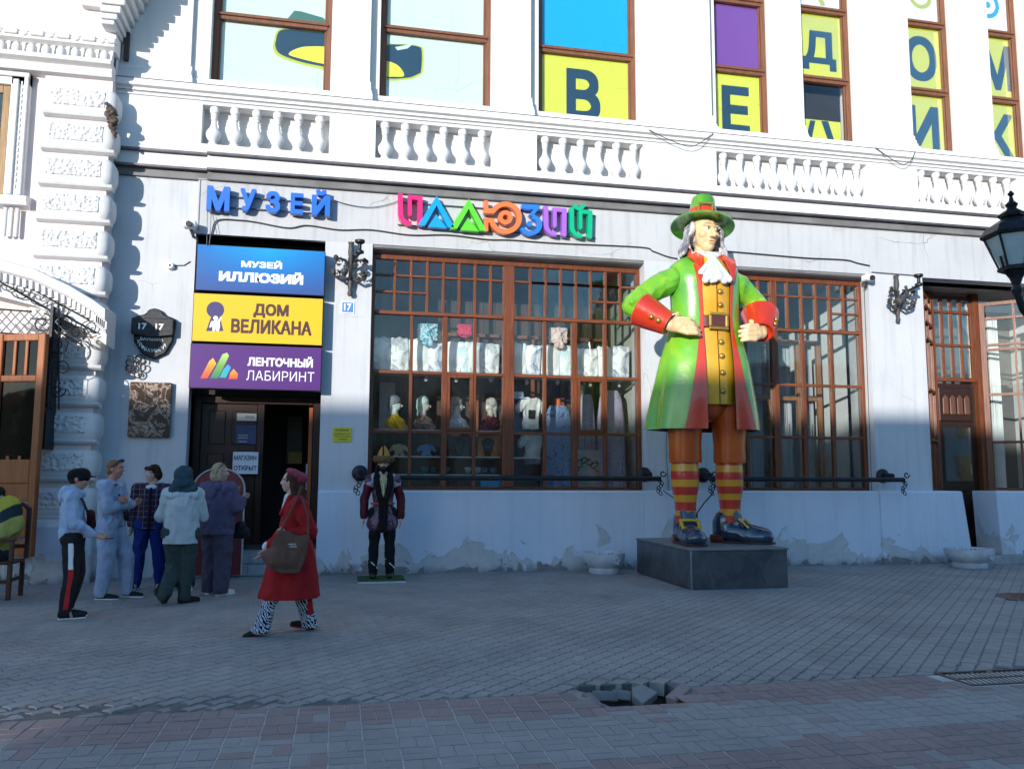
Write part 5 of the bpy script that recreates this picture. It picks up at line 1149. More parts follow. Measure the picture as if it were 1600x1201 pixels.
def shoes(px, py, m, lab, n=2):
    p = at(px, py, .6); t_ = thing('slippers', lab, 'slippers', (p.x, .6, 1.58))
    for s in range(n): link('slipper', skin([E((s*.16-.08, 0, .05), (.05, .10, .035)), T((s*.16-.08-.04, -.03, .10), (s*.16-.08+.04, -.03, .10), .03, .03), E((s*.16-.08, -.06, .07), (.055, .05, .05))], .009, m, 1), t_)
shoes(738, 730, mat('pale_fur', (.35, .36, .38), .9, bump=.006), 'pair of pale fluffy slippers on the lowest shelf'); shoes(763, 728, mat('blue_felt', (.07, .14, .2), .9), 'pair of blue felt slippers in front of the orange board'); shoes(670, 733, mat('teal_felt', (.03, .10, .13), .9), 'dark teal slippers on the lowest shelf left of the uprights'); shoes(704, 737, mat('lilac_felt', (.22, .20, .26), .9), 'single lilac felt slipper lying behind the pipe', 1)
a, b = at(751, 763, .42), at(784, 750, .42); solo(MB().box(a.x, b.x, .42, .5, a.z, b.z), 'blue_box', mat('blue_card', (.03, .27, .5), .6), 'bright blue cardboard box at the foot of the shop window', 'box', tuple(a), bevel=.005)
a, b = at(748, 760, 1.1), at(786, 672, 1.1); solo(MB().box(a.x, b.x, 1.02, 1.06, 1.9, b.z), 'orange_panel', mat('orange_card', (.60, .17, .02), .7), 'orange card panel behind the right necklace stand', 'panel', tuple(a))
# garments
def dress(x, w, z0, z1, m, lab, y=.75, neck=None, lean=0):
    t_ = thing('dress_form', lab, 'dress', (x, y, 1.02)); rg = []; n = 40
    for k in range(15):
        f = k/14; z = z0+(z1-z0)*f; ww = w*(1.12-.25*f if f < .75 else .93-.9*(f-.75)); dd = .13*(1.1-.4*f); am = .018*(1-f)
        if f > .93: ww *= .75
        rg.append([(ww*math.cos(2*PI*i/n)*(1+am*3*math.cos(i*1.9+k*.1)), dd*math.sin(2*PI*i/n)+am*1.6*math.cos(i*2.7), z-1.02) for i in range(n)])
    MB().rings(rg).part('gown', m, t_, world=False, smooth=70)
    if neck: MB().lathe([(.09, z1-.03-1.02), (.055, z1+.02-1.02), (.05, z1+.12-1.02), (.06, z1+.13-1.02)], (0, 0, 0), 14).part('collar', neck, t_, world=False, smooth=50)
dress(3.90, .29, 1.2, 2.82, paint('blue_gown', ((.10, .16, .30), (.22, .32, .50), (.03, .04, .10)), 7), 'long blue pleated gown on a stand with an orange collar', neck=mat('orange_collar', (.7, .12, .02), .6))
dress(4.90, .27, 1.15, 3.12, paint('lilac_gown', ((.30, .24, .36), (.42, .36, .46), (.16, .12, .22)), 16), 'long lilac gown with tied front, right one of the pair'); dress(4.50, .17, 1.15, 3.06, bpy.data.materials['lilac_gown'], 'narrow lilac sleeve of a second gown seen left of the upright', y=.95)
def tshirt(x, z, m, lab, dy=.6, rz=.3):
    t_ = thing('t_shirt', lab, 't-shirt', (x, dy, z), rz)
    P_ = [(-.15, -.28), (.15, -.28), (.15, .10), (.25, .0), (.31, .07), (.20, .24), (.08, .28), (0, .25), (-.08, .28), (-.20, .24), (-.31, .07), (-.25, .0), (-.15, .10)]
    q = MB().prism(P_, -.05, .05); link('cloth', skin([('m', q)], .012, m, 4, (.014, (9, 9, 4))), t_)
    return t_
ts = tshirt(3.36, 2.66, mat('white_cotton', (.70, .70, .66), .9), 'white t-shirt with a black sketch print hung in the lit bay'); MB().box(-.08, .06, -.066, -.056, -.10, .06).part('print', MT['black'], ts, world=False)
tshirt(3.12, 2.60, mat('grey_print_cotton', (.16, .20, .30), .9), 'dark grey lettered t-shirt behind the white one', .8); tshirt(3.48, 2.06, bpy.data.materials['white_cotton'], 'second white t-shirt hung low behind the shelf', .95)
solo(MB().lathe([(.02, .12), (.10, .12), (.115, .02), (.17, .0), (.17, -.01), (.02, .0)], (3.13, .62, 2.92), 20), 'sun_hat', mat('checked_hat', (.45, .50, .60), .8, var=.4, sc=20), 'pale blue bucket hat on top of the dark t-shirt', 'hat', (3.13, .62, 2.92), smooth=40)
a, b = at(903, 755, .7), at(930, 703, .7); q = thing('ornament_panel', 'white panel with a dark curling tulip ornament at the foot of the window', 'panel', (a.x, .7, a.z)); MB().box(a.x-.15, b.x+.15, .7, .72, 1.02, b.z).part('board', mat('grey_board', (.34, .35, .33), .7), q)
r = MB()
for s in (-1, 1):
    for k in range(3): cx_, cz_ = (a.x+b.x)/2+s*(.05+.07*k), b.z-.2-.06*k; r.tube(spiral(cx_, cz_, .02, .08+.01*k, k, s*1.0, .692), .008, 4)
r.part('ornament', MT['dwood'], q)
a = at(905, 600, 1.0); hd = thing('wall_portrait', 'dark draped mannequin behind the right casement', 'mannequin', (a.x, 1.1, 1.4))
link('head', skin([E((0, 0, 1.75), (.12, .11, .16)), T((0, 0, 1.6), (0, .02, 1.45), .06)], .012, mat('brown_face', (.22, .14, .10), .5), 2), hd); link('robe', skin([T((0, 0, .1), (0, 0, 1.25), .26, .2, ((0, 1, 0), .6)), E((0, .05, 1.78), (.16, .12, .2)), T((.1, -.05, 1.5), (.12, -.1, .9), .07)], .016, mat('black_robe', (.03, .028, .032), .8), 1, (.01, (8, 8, 3))), hd)
for i, (px, py) in enumerate(((666, 593), (713, 594), (767, 594), (823, 598), (871, 598), (922, 602), (967, 603))):
    p = at(px, py, .9); t_ = thing('hanging_bulb', 'round white bulb hanging under the upper shelf, '+('in the second bay', 'in the first casement', 'left of the thick mullion', 'right of the thick mullion', 'over the blue gown', 'in the right casement', 'over the lilac gown')[i], 'bulb', p, group='bulbs hanging in the shop window')
    MB().lathe([(.008, .30), (.008, .06), (.02, .055), (.035, .02), (.038, 0), (.025, -.03), (.004, -.038)], (0, 0, 0), 10).part('bulb', MT['whitep'], t_, world=False, smooth=50)
p = at(603, 640, 1.0); solo(MB().tube([(0, 0, 0), (0, 0, .34), (.03, 0, .40), (.08, 0, .40), (.10, 0, .35)], .015, 7), 'walking_cane', MT['black'], 'black hooked walking cane at the far left of the shop window', 'cane', (p.x, 1.0, 2.45), smooth=50).location = (p.x, 1.0, 2.45)
solo(MB().box(.72, 1.0, 1.1, 1.12, 2.34, 3.2), 'white_panel', mat('grey_card', (.4, .4, .4), .7), 'pale grey panel behind the hooked cane', 'panel', (.7, 1.1, 2.34))

# ------------------------------------------------------------------ opposite side of the street (behind the camera)
def opp(x0, x1, h, lab, m, y=-37.0):
    t_ = thing('street_house', lab, 'building', ((x0+x1)/2, y, 0))
    MB().box(x0, x1, y-9, y, 0, h).part('wall', m, t_)
    MB().box(x0-.1, x1+.1, y-9.2, y+.25, h, h+.25).part('roof_cornice', MT['stucco'], t_)
    n = max(1, int((x1-x0)/3)); st = (x1-x0)/n
    wf = MB().box(-.75, .75, 0, .06, 0, 2.1).mesh(MT['upframe'], name='window'); gp = MB().box(-.65, .65, .061, .07, .1, 2.0).mesh(MT['upglass'], name='pane')
    for fl in range(int(h//3.6)):
        for i in range(n):
            w_ = link('window', wf, t_, (x0+st*(i+.5)-(x0+x1)/2, 0, 1.1+fl*3.5)); link('pane', gp, w_)
    return t_
HH = 2.62+.165*37
opp(-70, -31, HH-.6, 'ochre house across the street beyond the gap', mat('ochre_wall', (.45, .34, .2), .85, sc=1))
opp(-21.1, 8, HH-.18, 'cream house across the street, facing the museum', mat('cream_house_wall', (.5, .45, .36), .85, sc=1)); opp(8.05, 50, HH+.35, 'grey house across the street to the right', mat('grey_house_wall', (.42, .42, .42), .85, sc=1))
solo(MB().box(-31, -21.1, -37.3, -37.0, 4.85, HH+.1), 'added_sun_blocker', MT['stucco'], 'unseen wall added across the street to shape the sunlit patch on the paving', 'light_blocker', (-25, -37.1, 5.8))  # out of view, added only to limit the sunlit patch at lower left
# ------------------------------------------------------------------ the giant
def gloss(name, stops, sc=1.2, rough=.22, dist=.6, coat=.5, zgrad=None):
    t = NT(name); t.set(rough, spec=.5, coat=coat); co = t.coord('Object'); n = t.noise(t.coord('Object', (1, 1, .55)), sc, 3, .5, dist)
    c = t.ramp(n, stops)
    c = t.mix(t.math('MULTIPLY', t.ramp(t.noise(co, 9, 5, .7), [(.5, 0.), (.8, 1.)]), .25), c, (.08, .06, .04)); t.base(c); t.bump(t.noise(co, 7, 3), .004); return t.m
G1 = gloss('green_coat_paint', [(.25, (.03, .17, .035)), (.45, (.10, .36, .03)), (.60, (.17, .46, .025)), (.75, (.34, .54, .02))], 1.3)
GR = gloss('red_paint', [(.3, (.50, .028, .010)), (.7, (.66, .055, .015))], 2)
GY_ = gloss('vest_paint', [(.3, (.60, .28, .01)), (.7, (.74, .42, .02))], 1.5, .3)
OR = gloss('breeches_paint', [(.3, (.46, .065, .01)), (.55, (.58, .10, .012)), (.75, (.62, .15, .012))], 1.4, .25)
FL = gloss('flesh_paint', [(.3, (.72, .47, .24)), (.7, (.80, .56, .31))], 3, .38, coat=.15)
HR = gloss('grey_hair_paint', [(.35, (.13, .12, .15)), (.5, (.40, .39, .43)), (.65, (.60, .60, .62))], 5, .4)
CRV = gloss('cravat_paint', [(.3, (.50, .62, .70)), (.5, (.75, .80, .84)), (.7, (.84, .86, .87))], 3, .35)
NV = gloss('shoe_paint', [(.3, (.010, .022, .045)), (.7, (.02, .045, .085))], 3, .16, coat=.8)
GD = mat('gold_paint', (.48, .30, .06), .3, .6, coat=.3, var=.25, sc=5); BRW = mat('belt_brown', (.10, .025, .015), .3, coat=.3); DKC = mat('coat_lining', (.05, .015, .015), .5)
TEAL = gloss('coat_side_paint', [(.3, (.05, .30, .07)), (.5, (.10, .42, .25)), (.7, (.25, .55, .45))], 2, .22)
YB = gloss('yellow_buckle_paint', [(.3, (.62, .36, .01)), (.7, (.72, .46, .02))], 3, .25)
GI = thing('giant_figure', 'towering painted giant in green coat, red cuffs, buckled hat and striped stockings', 'statue', (5.58, -1.85, .56), math.radians(4)); GI.scale = (.985, .985, .982)
def gl_(mb, name, m, smooth=None, bevel=0): return mb.part(name, m, GI, world=False, smooth=smooth, bevel=bevel)
def gsk(name, els, vox, m, sm=3, wr=None): return link(name, skin(els, vox, m, sm, wr, name), GI)
def lerp(tab, z):
    for i in range(len(tab)-1):
        a, b = tab[i], tab[i+1]
        if z <= b[0]:
            f = max(0, (z-a[0])/(b[0]-a[0])); f = f*f*(3-2*f) if False else f; return [a[k]+(b[k]-a[k])*f for k in range(1, len(a))]
    return list(tab[-1][1:])
# z, half width, half depth, y centre, opening half width
CT = [(1.74, .93, .62, .10, .26), (2.2, .86, .58, .08, .255), (2.8, .74, .50, .04, .25), (3.25, .61, .42, .02, .235), (3.5, .56, .39, .0, .23), (3.85, .57, .40, .0, .245), (4.15, .60, .40, .0, .255), (4.34, .57, .36, .02, .26), (4.46, .42, .28, .04, .25), (4.52, .28, .22, .06, .2)]
NZ, NA = 44, 72
def coatpt(z, f, off=0):       # f 0..1 round the body from the right edge of the opening to the left one
    a, b, yc, op = lerp(CT, z); a += off; b += off; p0 = math.asin(min(.95, op/a)); ph = p0+(2*PI-2*p0)*f
    low = max(0, (3.2-z)/1.5); k = 1+.05*low*math.cos(ph*7+.6)+.03*low*math.cos(ph*11)
    return (a*k*math.sin(ph), yc-b*k*math.cos(ph), z)
def shell(z0, z1, f0, f1, nz, nf, off_o, off_i, mats, name, smooth=55):
    q = MB(); rg = []
    for i in range(nz+1):
        z = z0+(z1-z0)*i/nz
        rg.append([coatpt(z, f0+(f1-f0)*j/nf, off_o) for j in range(nf+1)]+[coatpt(z, f0+(f1-f0)*j/nf, off_i) for j in range(nf, -1, -1)])
    q.rings(rg, True, True, 0, mcol=(lambda k, i: 1 if i > nf else 0) if len(mats) > 1 else None); return gl_(q, name, mats, smooth)
shell(1.74, 4.52, 0, 1, NZ, NA, 0, -.035, [G1, DKC], 'coat')
for s in (0, 1):
    q = MB(); rg = []
    for i in range(NZ+1):
        z = 1.735+(4.30-1.735)*i/NZ; wd = .018+.052*max(0, (3.4-z)/1.66)**1.2+.012*max(0, (z-3.8)/.5); fs = [wd*j/6 for j in range(7)]
        if s: fs = [1-f for f in fs]
        rg.append([coatpt(z, f, .014) for f in fs]+[coatpt(z, f, .004) for f in reversed(fs)])
    gl_(q.rings(rg), 'coat_facing', GR, 50)
# lapels and collar
for s in (1, -1):
    q = MB(); q.rings([[(s*.12, -.20, 4.50), (s*.24, -.20, 4.53), (s*.24, -.23, 4.51), (s*.12, -.23, 4.47)], [(s*.19, -.31, 4.38), (s*.42, -.22, 4.45), (s*.42, -.26, 4.43), (s*.19, -.35, 4.35)], [(s*.225, -.39, 4.20), (s*.36, -.34, 4.33), (s*.36, -.38, 4.31), (s*.225, -.43, 4.17)], [(s*.25, -.41, 4.02), (s*.285, -.41, 4.04), (s*.285, -.43, 4.04), (s*.25, -.44, 4.02)]])
    gl_(q, 'lapel', GR, 30, .006)
q = MB(); rg = []
for k in range(17):
    a = PI*(-.12+1.24*k/16); rg.append([(.23*math.cos(a), .05+.20*math.sin(a), 4.50), (.27*math.cos(a), .05+.24*math.sin(a), 4.50), (.34*math.cos(a), .05+.30*math.sin(a), 4.52), (.25*math.cos(a), .05+.22*math.sin(a), 4.63)])
gl_(q.rings(rg), 'collar', GR, 40)
# waistcoat
VT = [(2.12, .44, .40), (2.6, .46, .40), (3.2, .43, .37), (3.38, .43, .37), (3.8, .47, .385), (4.2, .47, .37), (4.45, .30, .26)]
q = MB(); rg = []; n = 48
for i in range(36):
    z = 2.12+(4.45-2.12)*i/35; a, b = lerp(VT, z)
    rg.append([(a*math.sin(2*PI*j/n), -b*math.cos(2*PI*j/n)-(.012 if 0 < j < 10 else 0), z) for j in range(n)])
gl_(q.rings(rg), 'waistcoat', GY_, 30)
gl_(MB().tube([(0.004, -lerp(VT, z)[1]-.004, z) for z in [2.13+.1*i for i in range(23)]], .008, 5), 'seam', BRW)
for z in (2.32, 2.60, 2.86, 3.08, 3.66, 3.87, 4.06):
    b = lerp(VT, z)[1]; gl_(MB().lathe([(.048, 0), (.048, .012), (.036, .035), (.012, .045)], (0, 0, 0), 14, M=Matrix.Translation((.055, -b-.005, z)) @ Matrix.Rotation(PI/2, 4, 'X')), 'button', GD, 40)
q = MB(); rg = []
for z in (3.30, 3.32, 3.48, 3.50):
    rg.append([((.455 if 3.31 < z < 3.49 else .44)*math.sin(2*PI*j/n), -(.405 if 3.31 < z < 3.49 else .38)*math.cos(2*PI*j/n), z) for j in range(n)])
gl_(q.rings(rg), 'belt', BRW, 40)
def buckle(w, h, t, d, M_, m, name, par=GI):
    q = MB(); q.box(-w, w, -d, 0, h-t, h, 0, M_); q.box(-w, w, -d, 0, -h, -h+t, 0, M_); q.box(-w, -w+t, -d-.001, 0, -h+t, h-t, 0, M_); q.box(w-t, w, -d-.001, 0, -h+t, h-t, 0, M_); return q.part(name, m, par, world=False, bevel=.01)
buckle(.165, .135, .045, .04, Matrix.Translation((.0, -.405, 3.40)), GD, 'belt_buckle')
gl_(MB().box(-.12, .12, -.425, -.40, 3.31, 3.49), 'belt_plate', BRW)
# sleeves, cuffs, hands
def arm(s, sh, el, wr, hand):
    sh, el, wr = Vector(sh), Vector(el), Vector(wr); mid = sh.lerp(el, .55)+Vector((0, .02, .05))
    els = [T((s*.33, .02, 4.22), sh, .17, .20), T(sh, mid, .205, .185), T(mid, el, .185, .175), T(el, el.lerp(wr, .5), .175, .16)]
    for k in range(5):
        a = el.lerp(sh, .05+.08*k)+Vector((0, -.09, -.08)); els.append(T(a+Vector((-.08*s, -.05, -.10)), a+Vector((.12*s, -.07, .07)), .030, .040))
    gsk('sleeve', els, .018, G1, 2, (.012, (5, 5, 5)))
    d = (wr-el); L = d.length; d.normalize(); u, w = frame_of(d); rg = []
    for t_, r in ((-.02, .12), (.0, .215), (L*.30, .235), (L*.92, .285 if False else .25), (L*.93, .24), (L*.90, .11)):
        pass
    # wide at the elbow end, narrower at the wrist
    prof = [(L*.22, .16), (L*.18, .285), (L*.22, .30), (L*.60, .245), (L*.97, .195), (L*.97, .175), (L*.85, .12)]
    for t_, r in prof: rg.append([tuple(el+d*t_+(u*math.cos(2*PI*i/28)+w*math.sin(2*PI*i/28)*.92)*r) for i in range(28)])
    cf = gl_(MB().rings(rg), 'cuff', GR, 35)
    side = Vector((0, -1, 0)); side = (side-d*side.dot(d)).normalized(); dn = d.cross(side); dn = dn if dn.z < 0 else -dn
    for k in (0, 1):
        c = el+d*(L*(.62+.17*k))+(side*.86+dn*.5).normalized()*(.243-.022*k)
        nrm = (side*.86+dn*.5).normalized(); MB().lathe([(.042, 0), (.042, .012), (.03, .03), (.01, .038)], (0, 0, 0), 12, M=Matrix.Translation(c) @ nrm.to_track_quat('Z', 'Y').to_matrix().to_4x4()).part('button', GD, cf, world=False, smooth=40)
    # hand: palm on the hip, four curled fingers forward, thumb back
    H = hand; els = [T(el.lerp(wr, .8), wr, .095, .095), T(wr, wr+Vector(H['palm'])*.7, .10, .105, ((0, 1, 0), .8))]
    pc = wr+Vector(H['palm'])
    for k in range(4):
        o = Vector(H['spread'])*(k-1.5); p0 = wr.lerp(pc, .7)+o*.9+Vector(H['knuckle']); p1 = p0+Vector(H['f1'])*(1, 1.08, 1.02, .85)[k]; p2 = p1+Vector(H['f2'])*(1, 1.08, 1.0, .8)[k]
        els += [T(wr.lerp(pc, .35)+o*.4, p0, .055, .042), T(p0, p1, .039, .036), T(p1, p2, .036, .028)]
    t0 = wr+Vector(H['t0']); els += [T(wr, t0, .07, .055), T(t0, t0+Vector(H['t1']), .052, .042)]
    gsk('hand', els, .011, FL, 1)
arm(-1, (-.56, .0, 4.10), (-1.25, -.04, 3.64), (-.80, -.38, 3.30), dict(palm=(.18, -.05, -.02), spread=(.042, -.02, -.080), knuckle=(.05, -.05, .0), f1=(.15, -.03, -.005), f2=(.11, .06, -.02), t0=(.06, .02, .10), t1=(.10, .05, .09)))
arm(1, (.56, .0, 4.10), (1.03, .06, 3.72), (.78, -.36, 3.26), dict(palm=(-.16, -.05, -.02), spread=(-.03, -.02, -.084), knuckle=(-.05, -.06, .0), f1=(-.15, -.03, -.005), f2=(-.10, .06, -.02), t0=(-.05, .02, .10), t1=(-.08, .05, .09)))
# breeches, stockings
LT = [(-.39, .0), (.38, .0)]
STOCK = [(0.3, .155), (.48, .155), (.62, .165), (.85, .205), (1.05, .215), (1.25, .20)]
for s, (lx, ly) in zip((-1, 1), LT):
    q = MB(); rg = []
    for z, rx, ry in ((1.23, .20, .20), (1.23, .245, .245), (1.28, .25, .25), (1.5, .245, .25), (1.8, .265, .28), (2.2, .29, .32)):
        rg.append([(lx*(.96 if z > 2 else 1)+rx*math.cos(2*PI*i/32)*(1+.012*math.cos(i*1.7)), ly+ry*math.sin(2*PI*i/32), z) for i in range(32)])
    gl_(q.rings(rg), 'breeches', OR, 40)
    yel = [(1.10, 1.21), (.86, .97), (.63, .735), (.42, .50)] if s < 0 else [(1.09, 1.19), (.87, .97), (.66, .755), (.42, .52)]
    zs = sorted(set([.30, 1.26]+[round(v, 3) for p in yel for v in p]+[.3+.06*i for i in range(17)])); zs = [z for i, z in enumerate(zs) if i == 0 or z-zs[i-1] > .004]
    q = MB(); rg = [[(lx+lerp(STOCK, z)[0]*math.cos(2*PI*i/32), ly+.02+lerp(STOCK, z)[0]*1.05*math.sin(2*PI*i/32), z) for i in range(32)] for z in zs]
    q.rings(rg, True, True, 0, mcol=lambda k, i: 1 if any(a-.001 <= (zs[k]+zs[k+1])/2 <= b for a, b in yel) else 0)
    gl_(q, 'stocking', [gloss('stocking_red', [(.3, (.48, .02, .012)), (.7, (.56, .03, .015))], 3, .4) if s < 0 else bpy.data.materials['stocking_red'], gloss('stocking_yellow', [(.3, (.62, .25, .01)), (.7, (.70, .33, .01))], 3, .4) if s < 0 else bpy.data.materials['stocking_yellow']], 60)
gsk('seat', [T((-.3, 0, 2.25), (.3, 0, 2.25), .3), T((0, 0, 2.2), (0, 0, 2.9), .34, .38)], .03, OR, 3)
# buckled shoes
def shoe(lx, ly, ang):
    M_ = Matrix.Translation((lx, ly, 0)) @ Matrix.Rotation(ang, 4, 'Z')
    f = lambda x, y, z: M_ @ Vector((x, y, z))
    els = [T(f(0, .10, .17), f(0, .10, .34), .18, .165), T(f(0, .0, .16), f(0, -.34, .13), .175, .155), T(f(0, -.3, .13), f(0, -.52, .11), .17, .14), T(f(-.04, -.2, .1), f(-.04, -.5, .1), .13), T(f(.04, -.2, .1), f(.04, -.5, .1), .13), T(f(0, .14, .1), f(0, .14, .3), .15),
           T(f(-.03, -.12, .30), f(-.04, -.05, .52), .08, .075), T(f(.05, -.12, .30), f(.04, -.05, .52), .08, .075)]
    gsk('shoe', els, .02, NV, 4)
    out = [(.15, .28), (.175, .1), (.165, -.2), (.19, -.38), (.165, -.56), (.08, -.67), (-.08, -.67), (-.165, -.56), (-.19, -.38), (-.165, -.2), (-.175, .1), (-.15, .28)]
    q = MB().slab([(a, b) for a, b in out], 0, .035, 0, M_); gl_(q, 'sole', mat('sole_brown', (.05, .015, .012), .4) if 'sole_brown' not in bpy.data.materials else bpy.data.materials['sole_brown'], bevel=.008)
    q = MB().slab([(.15, .29), (.17, .08), (-.17, .08), (-.15, .29)], .036, .12, 0, M_); gl_(q, 'heel', mat('heel_red', (.20, .03, .02), .35) if 'heel_red' not in bpy.data.materials else bpy.data.materials['heel_red'], bevel=.01)
    Mb = M_ @ Matrix.Translation((0, -.235, .295)) @ Matrix.Rotation(math.radians(-48), 4, 'X')
    b = buckle(.155, .105, .05, .03, Mb, YB, 'shoe_buckle')
    MB().box(-.06, .06, -.02, .0, -.06, .06, 0, Mb).part('buckle_plate', NV, b, world=False); MB().box(-.16, .16, -.018, .04, -.04, .04, 0, Mb).part('strap', NV, b, world=False)
shoe(-.40, .0, math.radians(-12)); shoe(.37, .0, math.radians(41))
# head turned to the right of the picture
HD = thing('head_group', None, None, (0, 0, 0)); bpy.data.objects.remove(HD)
HM = Matrix.Translation((0.0, -.02, 4.88)) @ Matrix.Rotation(math.radians(5), 4, 'Z') @ Matrix.Rotation(math.radians(3), 4, 'X')
hp = lambda x, y, z: HM @ Vector((x, y, z)); HR3 = HM.to_3x3().to_quaternion()
def HE(c, r): return E(hp(*c), r, HR3)
els = [HE((0, .03, .10), (.215, .25, .26)), HE((0, -.06, -.03), (.185, .18, .24)), HE((0, -.10, -.20), (.115, .12, .11)), HE((0, -.165, -.235), (.06, .055, .05)),
       T(hp(0, -.235, .05), hp(0, -.30, -.065), .028, .042), HE((-.03, -.26, -.075), (.03, .035, .024)), HE((.03, -.26, -.075), (.03, .035, .024)), T(hp(-.02, -.235, .095), hp(-.13, -.20, .105), .026, .02), T(hp(.02, -.235, .095), hp(.13, -.20, .105), .026, .02),
       HE((-.11, -.15, -.04), (.07, .07, .065)), HE((.11, -.15, -.04), (.07, .07, .065)), T(hp(-.05, -.235, -.142), hp(.05, -.235, -.142), .016), T(hp(-.04, -.228, -.172), hp(.04, -.228, -.172), .018),
       T(hp(0, .03, -.2), Vector((0, .02, 4.40)), .13, .15), HE((-.215, .02, .0), (.03, .05, .07)), HE((.215, .02, .0), (.03, .05, .07))]
gsk('head', els, .011, FL, 2)
for s in (-1, 1):
    q = MB(); M_ = Matrix.Translation(hp(s*.078, -.200, .048)) @ HM.to_3x3().to_4x4()
    q.lathe([(.002, -.03), (.030, -.022), (.044, 0), (.030, .022), (.002, .03)], (0, 0, 0), 14, M=M_); ey = gl_(q, 'eye', MT['whitep'], 60)
    MB().lathe([(.017, 0), (.014, .004), (.001, .005)], (0, 0, 0), 12, M=Matrix.Translation(hp(s*.078+.010, -.2425, .05)) @ HM.to_3x3().to_4x4() @ Matrix.Rotation(PI/2, 4, 'X')).part('iris', mat('iris_blue', (.05, .09, .14), .2) if s < 0 else bpy.data.materials['iris_blue'], ey, world=False)
    gl_(MB().tube([hp(s*.035, -.252, .065), hp(s*.078, -.256, .085), hp(s*.122, -.232, .06)], .008, 5), 'eyelid', BRW if False else FL, 50)
    gl_(MB().tube([hp(s*.03, -.258, .115), hp(s*.085, -.255, .135), hp(s*.145, -.222, .115)], [.005, .007, .004], 5), 'eyebrow', HR, 50)
gl_(MB().tube([hp(-.055, -.246, -.157), hp(-.02, -.254, -.154), hp(.02, -.254, -.154), hp(.055, -.246, -.157)], .006, 5), 'mouth', mat('lip_paint', (.40, .12, .07), .4), 50)
# wavy grey hair
els = [HE((0, .10, .06), (.245, .22, .26))]
for s in (-1, 1):
    for k in range(9):
        a = -.25+k*.30; x = s*.235*math.cos(a*.6); y = -.06+.055*k; pts = []
        for j in range(7):
            z = .14-.085*j; w = 1+.125*j*(1 if k < 6 else .5)
            pts.append(hp(x*w+.02*math.sin(j*1.9+k), y+.025*math.cos(j*1.7+k*2), z-.01*k))
        for j in range(6): els.append(T(pts[j], pts[j+1], .042-.002*j, .040-.003*j))
gsk('hair', els, .013, HR, 1, (.008, (16, 16, 4)))
gsk('hair_ribbon', [T(hp(-.22, .10, -.36), hp(-.34, .02, -.42), .035, .05), T(hp(-.22, .10, -.36), hp(-.30, .0, -.50), .03, .04), T(hp(.2, .1, -.36), hp(.27, .05, -.44), .03, .04), T(hp(-.2, .12, -.36), hp(.2, .12, -.36), .04)], .014, mat('ribbon_maroon', (.07, .012, .02), .4), 1)
# hat
HT = HM @ Matrix.Translation((0, .04, .205)) @ Matrix.Rotation(math.radians(-12), 4, 'X') @ Matrix.Rotation(math.radians(9), 4, 'Y')
GH = gloss('hat_paint', [(.3, (.045, .22, .025)), (.55, (.09, .33, .02)), (.8, (.22, .45, .03))], 2.5)
q = MB().lathe([(.20, -.03), (.30, -.045), (.42, -.075), (.495, -.10), (.505, -.085), (.495, -.065), (.42, -.04), (.30, -.005), (.245, .02), (.01, .02)], (0, 0, 0), 56, M=HT, sx=1, sy=1.02); gl_(q, 'hat_brim', GH, 40)
q = MB().lathe([(.235, .0), (.225, .12), (.203, .28), (.188, .38), (.183, .415), (.168, .43), (.01, .425)], (0, 0, 0), 44, M=HT); gl_(q, 'hat_crown', GH, 40)
q = MB().lathe([(.238, .015), (.242, .02), (.226, .185), (.214, .19)], (0, 0, 0), 44, M=HT, cap=False); gl_(q, 'hat_band', GR, 40)
buckle(.12, .105, .03, .03, HT @ Matrix.Rotation(math.radians(-22), 4, 'Z') @ Matrix.Translation((0, -.238, .115)) @ Matrix.Rotation(math.radians(5), 4, 'X'), GD, 'hat_buckle')
# cravat
els = [T((-.16, -.14, 4.50), (.16, -.14, 4.50), .075), T((-.18, .02, 4.52), (-.12, -.16, 4.50), .07), T((.18, .02, 4.52), (.12, -.16, 4.50), .07), E((.0, -.27, 4.44), (.085, .07, .075))]
for k in range(6):
    f = (k-2.5)/2.5; els.append(T((f*.03, -.30, 4.40), (f*.20-.03, -.46, 4.05-.03*abs(f)+.035*(k % 2)), .035, .058))
for k in range(3): els.append(T((-.02-.02*k, -.30, 4.38), (-.12-.09*k, -.45, 4.02+.06*k), .035, .045))
gsk('cravat', els, .015, CRV, 1)
gsk('shirt_collar', [T((.17*math.cos(PI*k/8), .02-.17*math.sin(PI*k/8)*-1, 4.54), (.17*math.cos(PI*(k+1)/8), .02+.17*math.sin(PI*(k+1)/8), 4.54), .05) for k in range(8)], .02, CRV, 2)
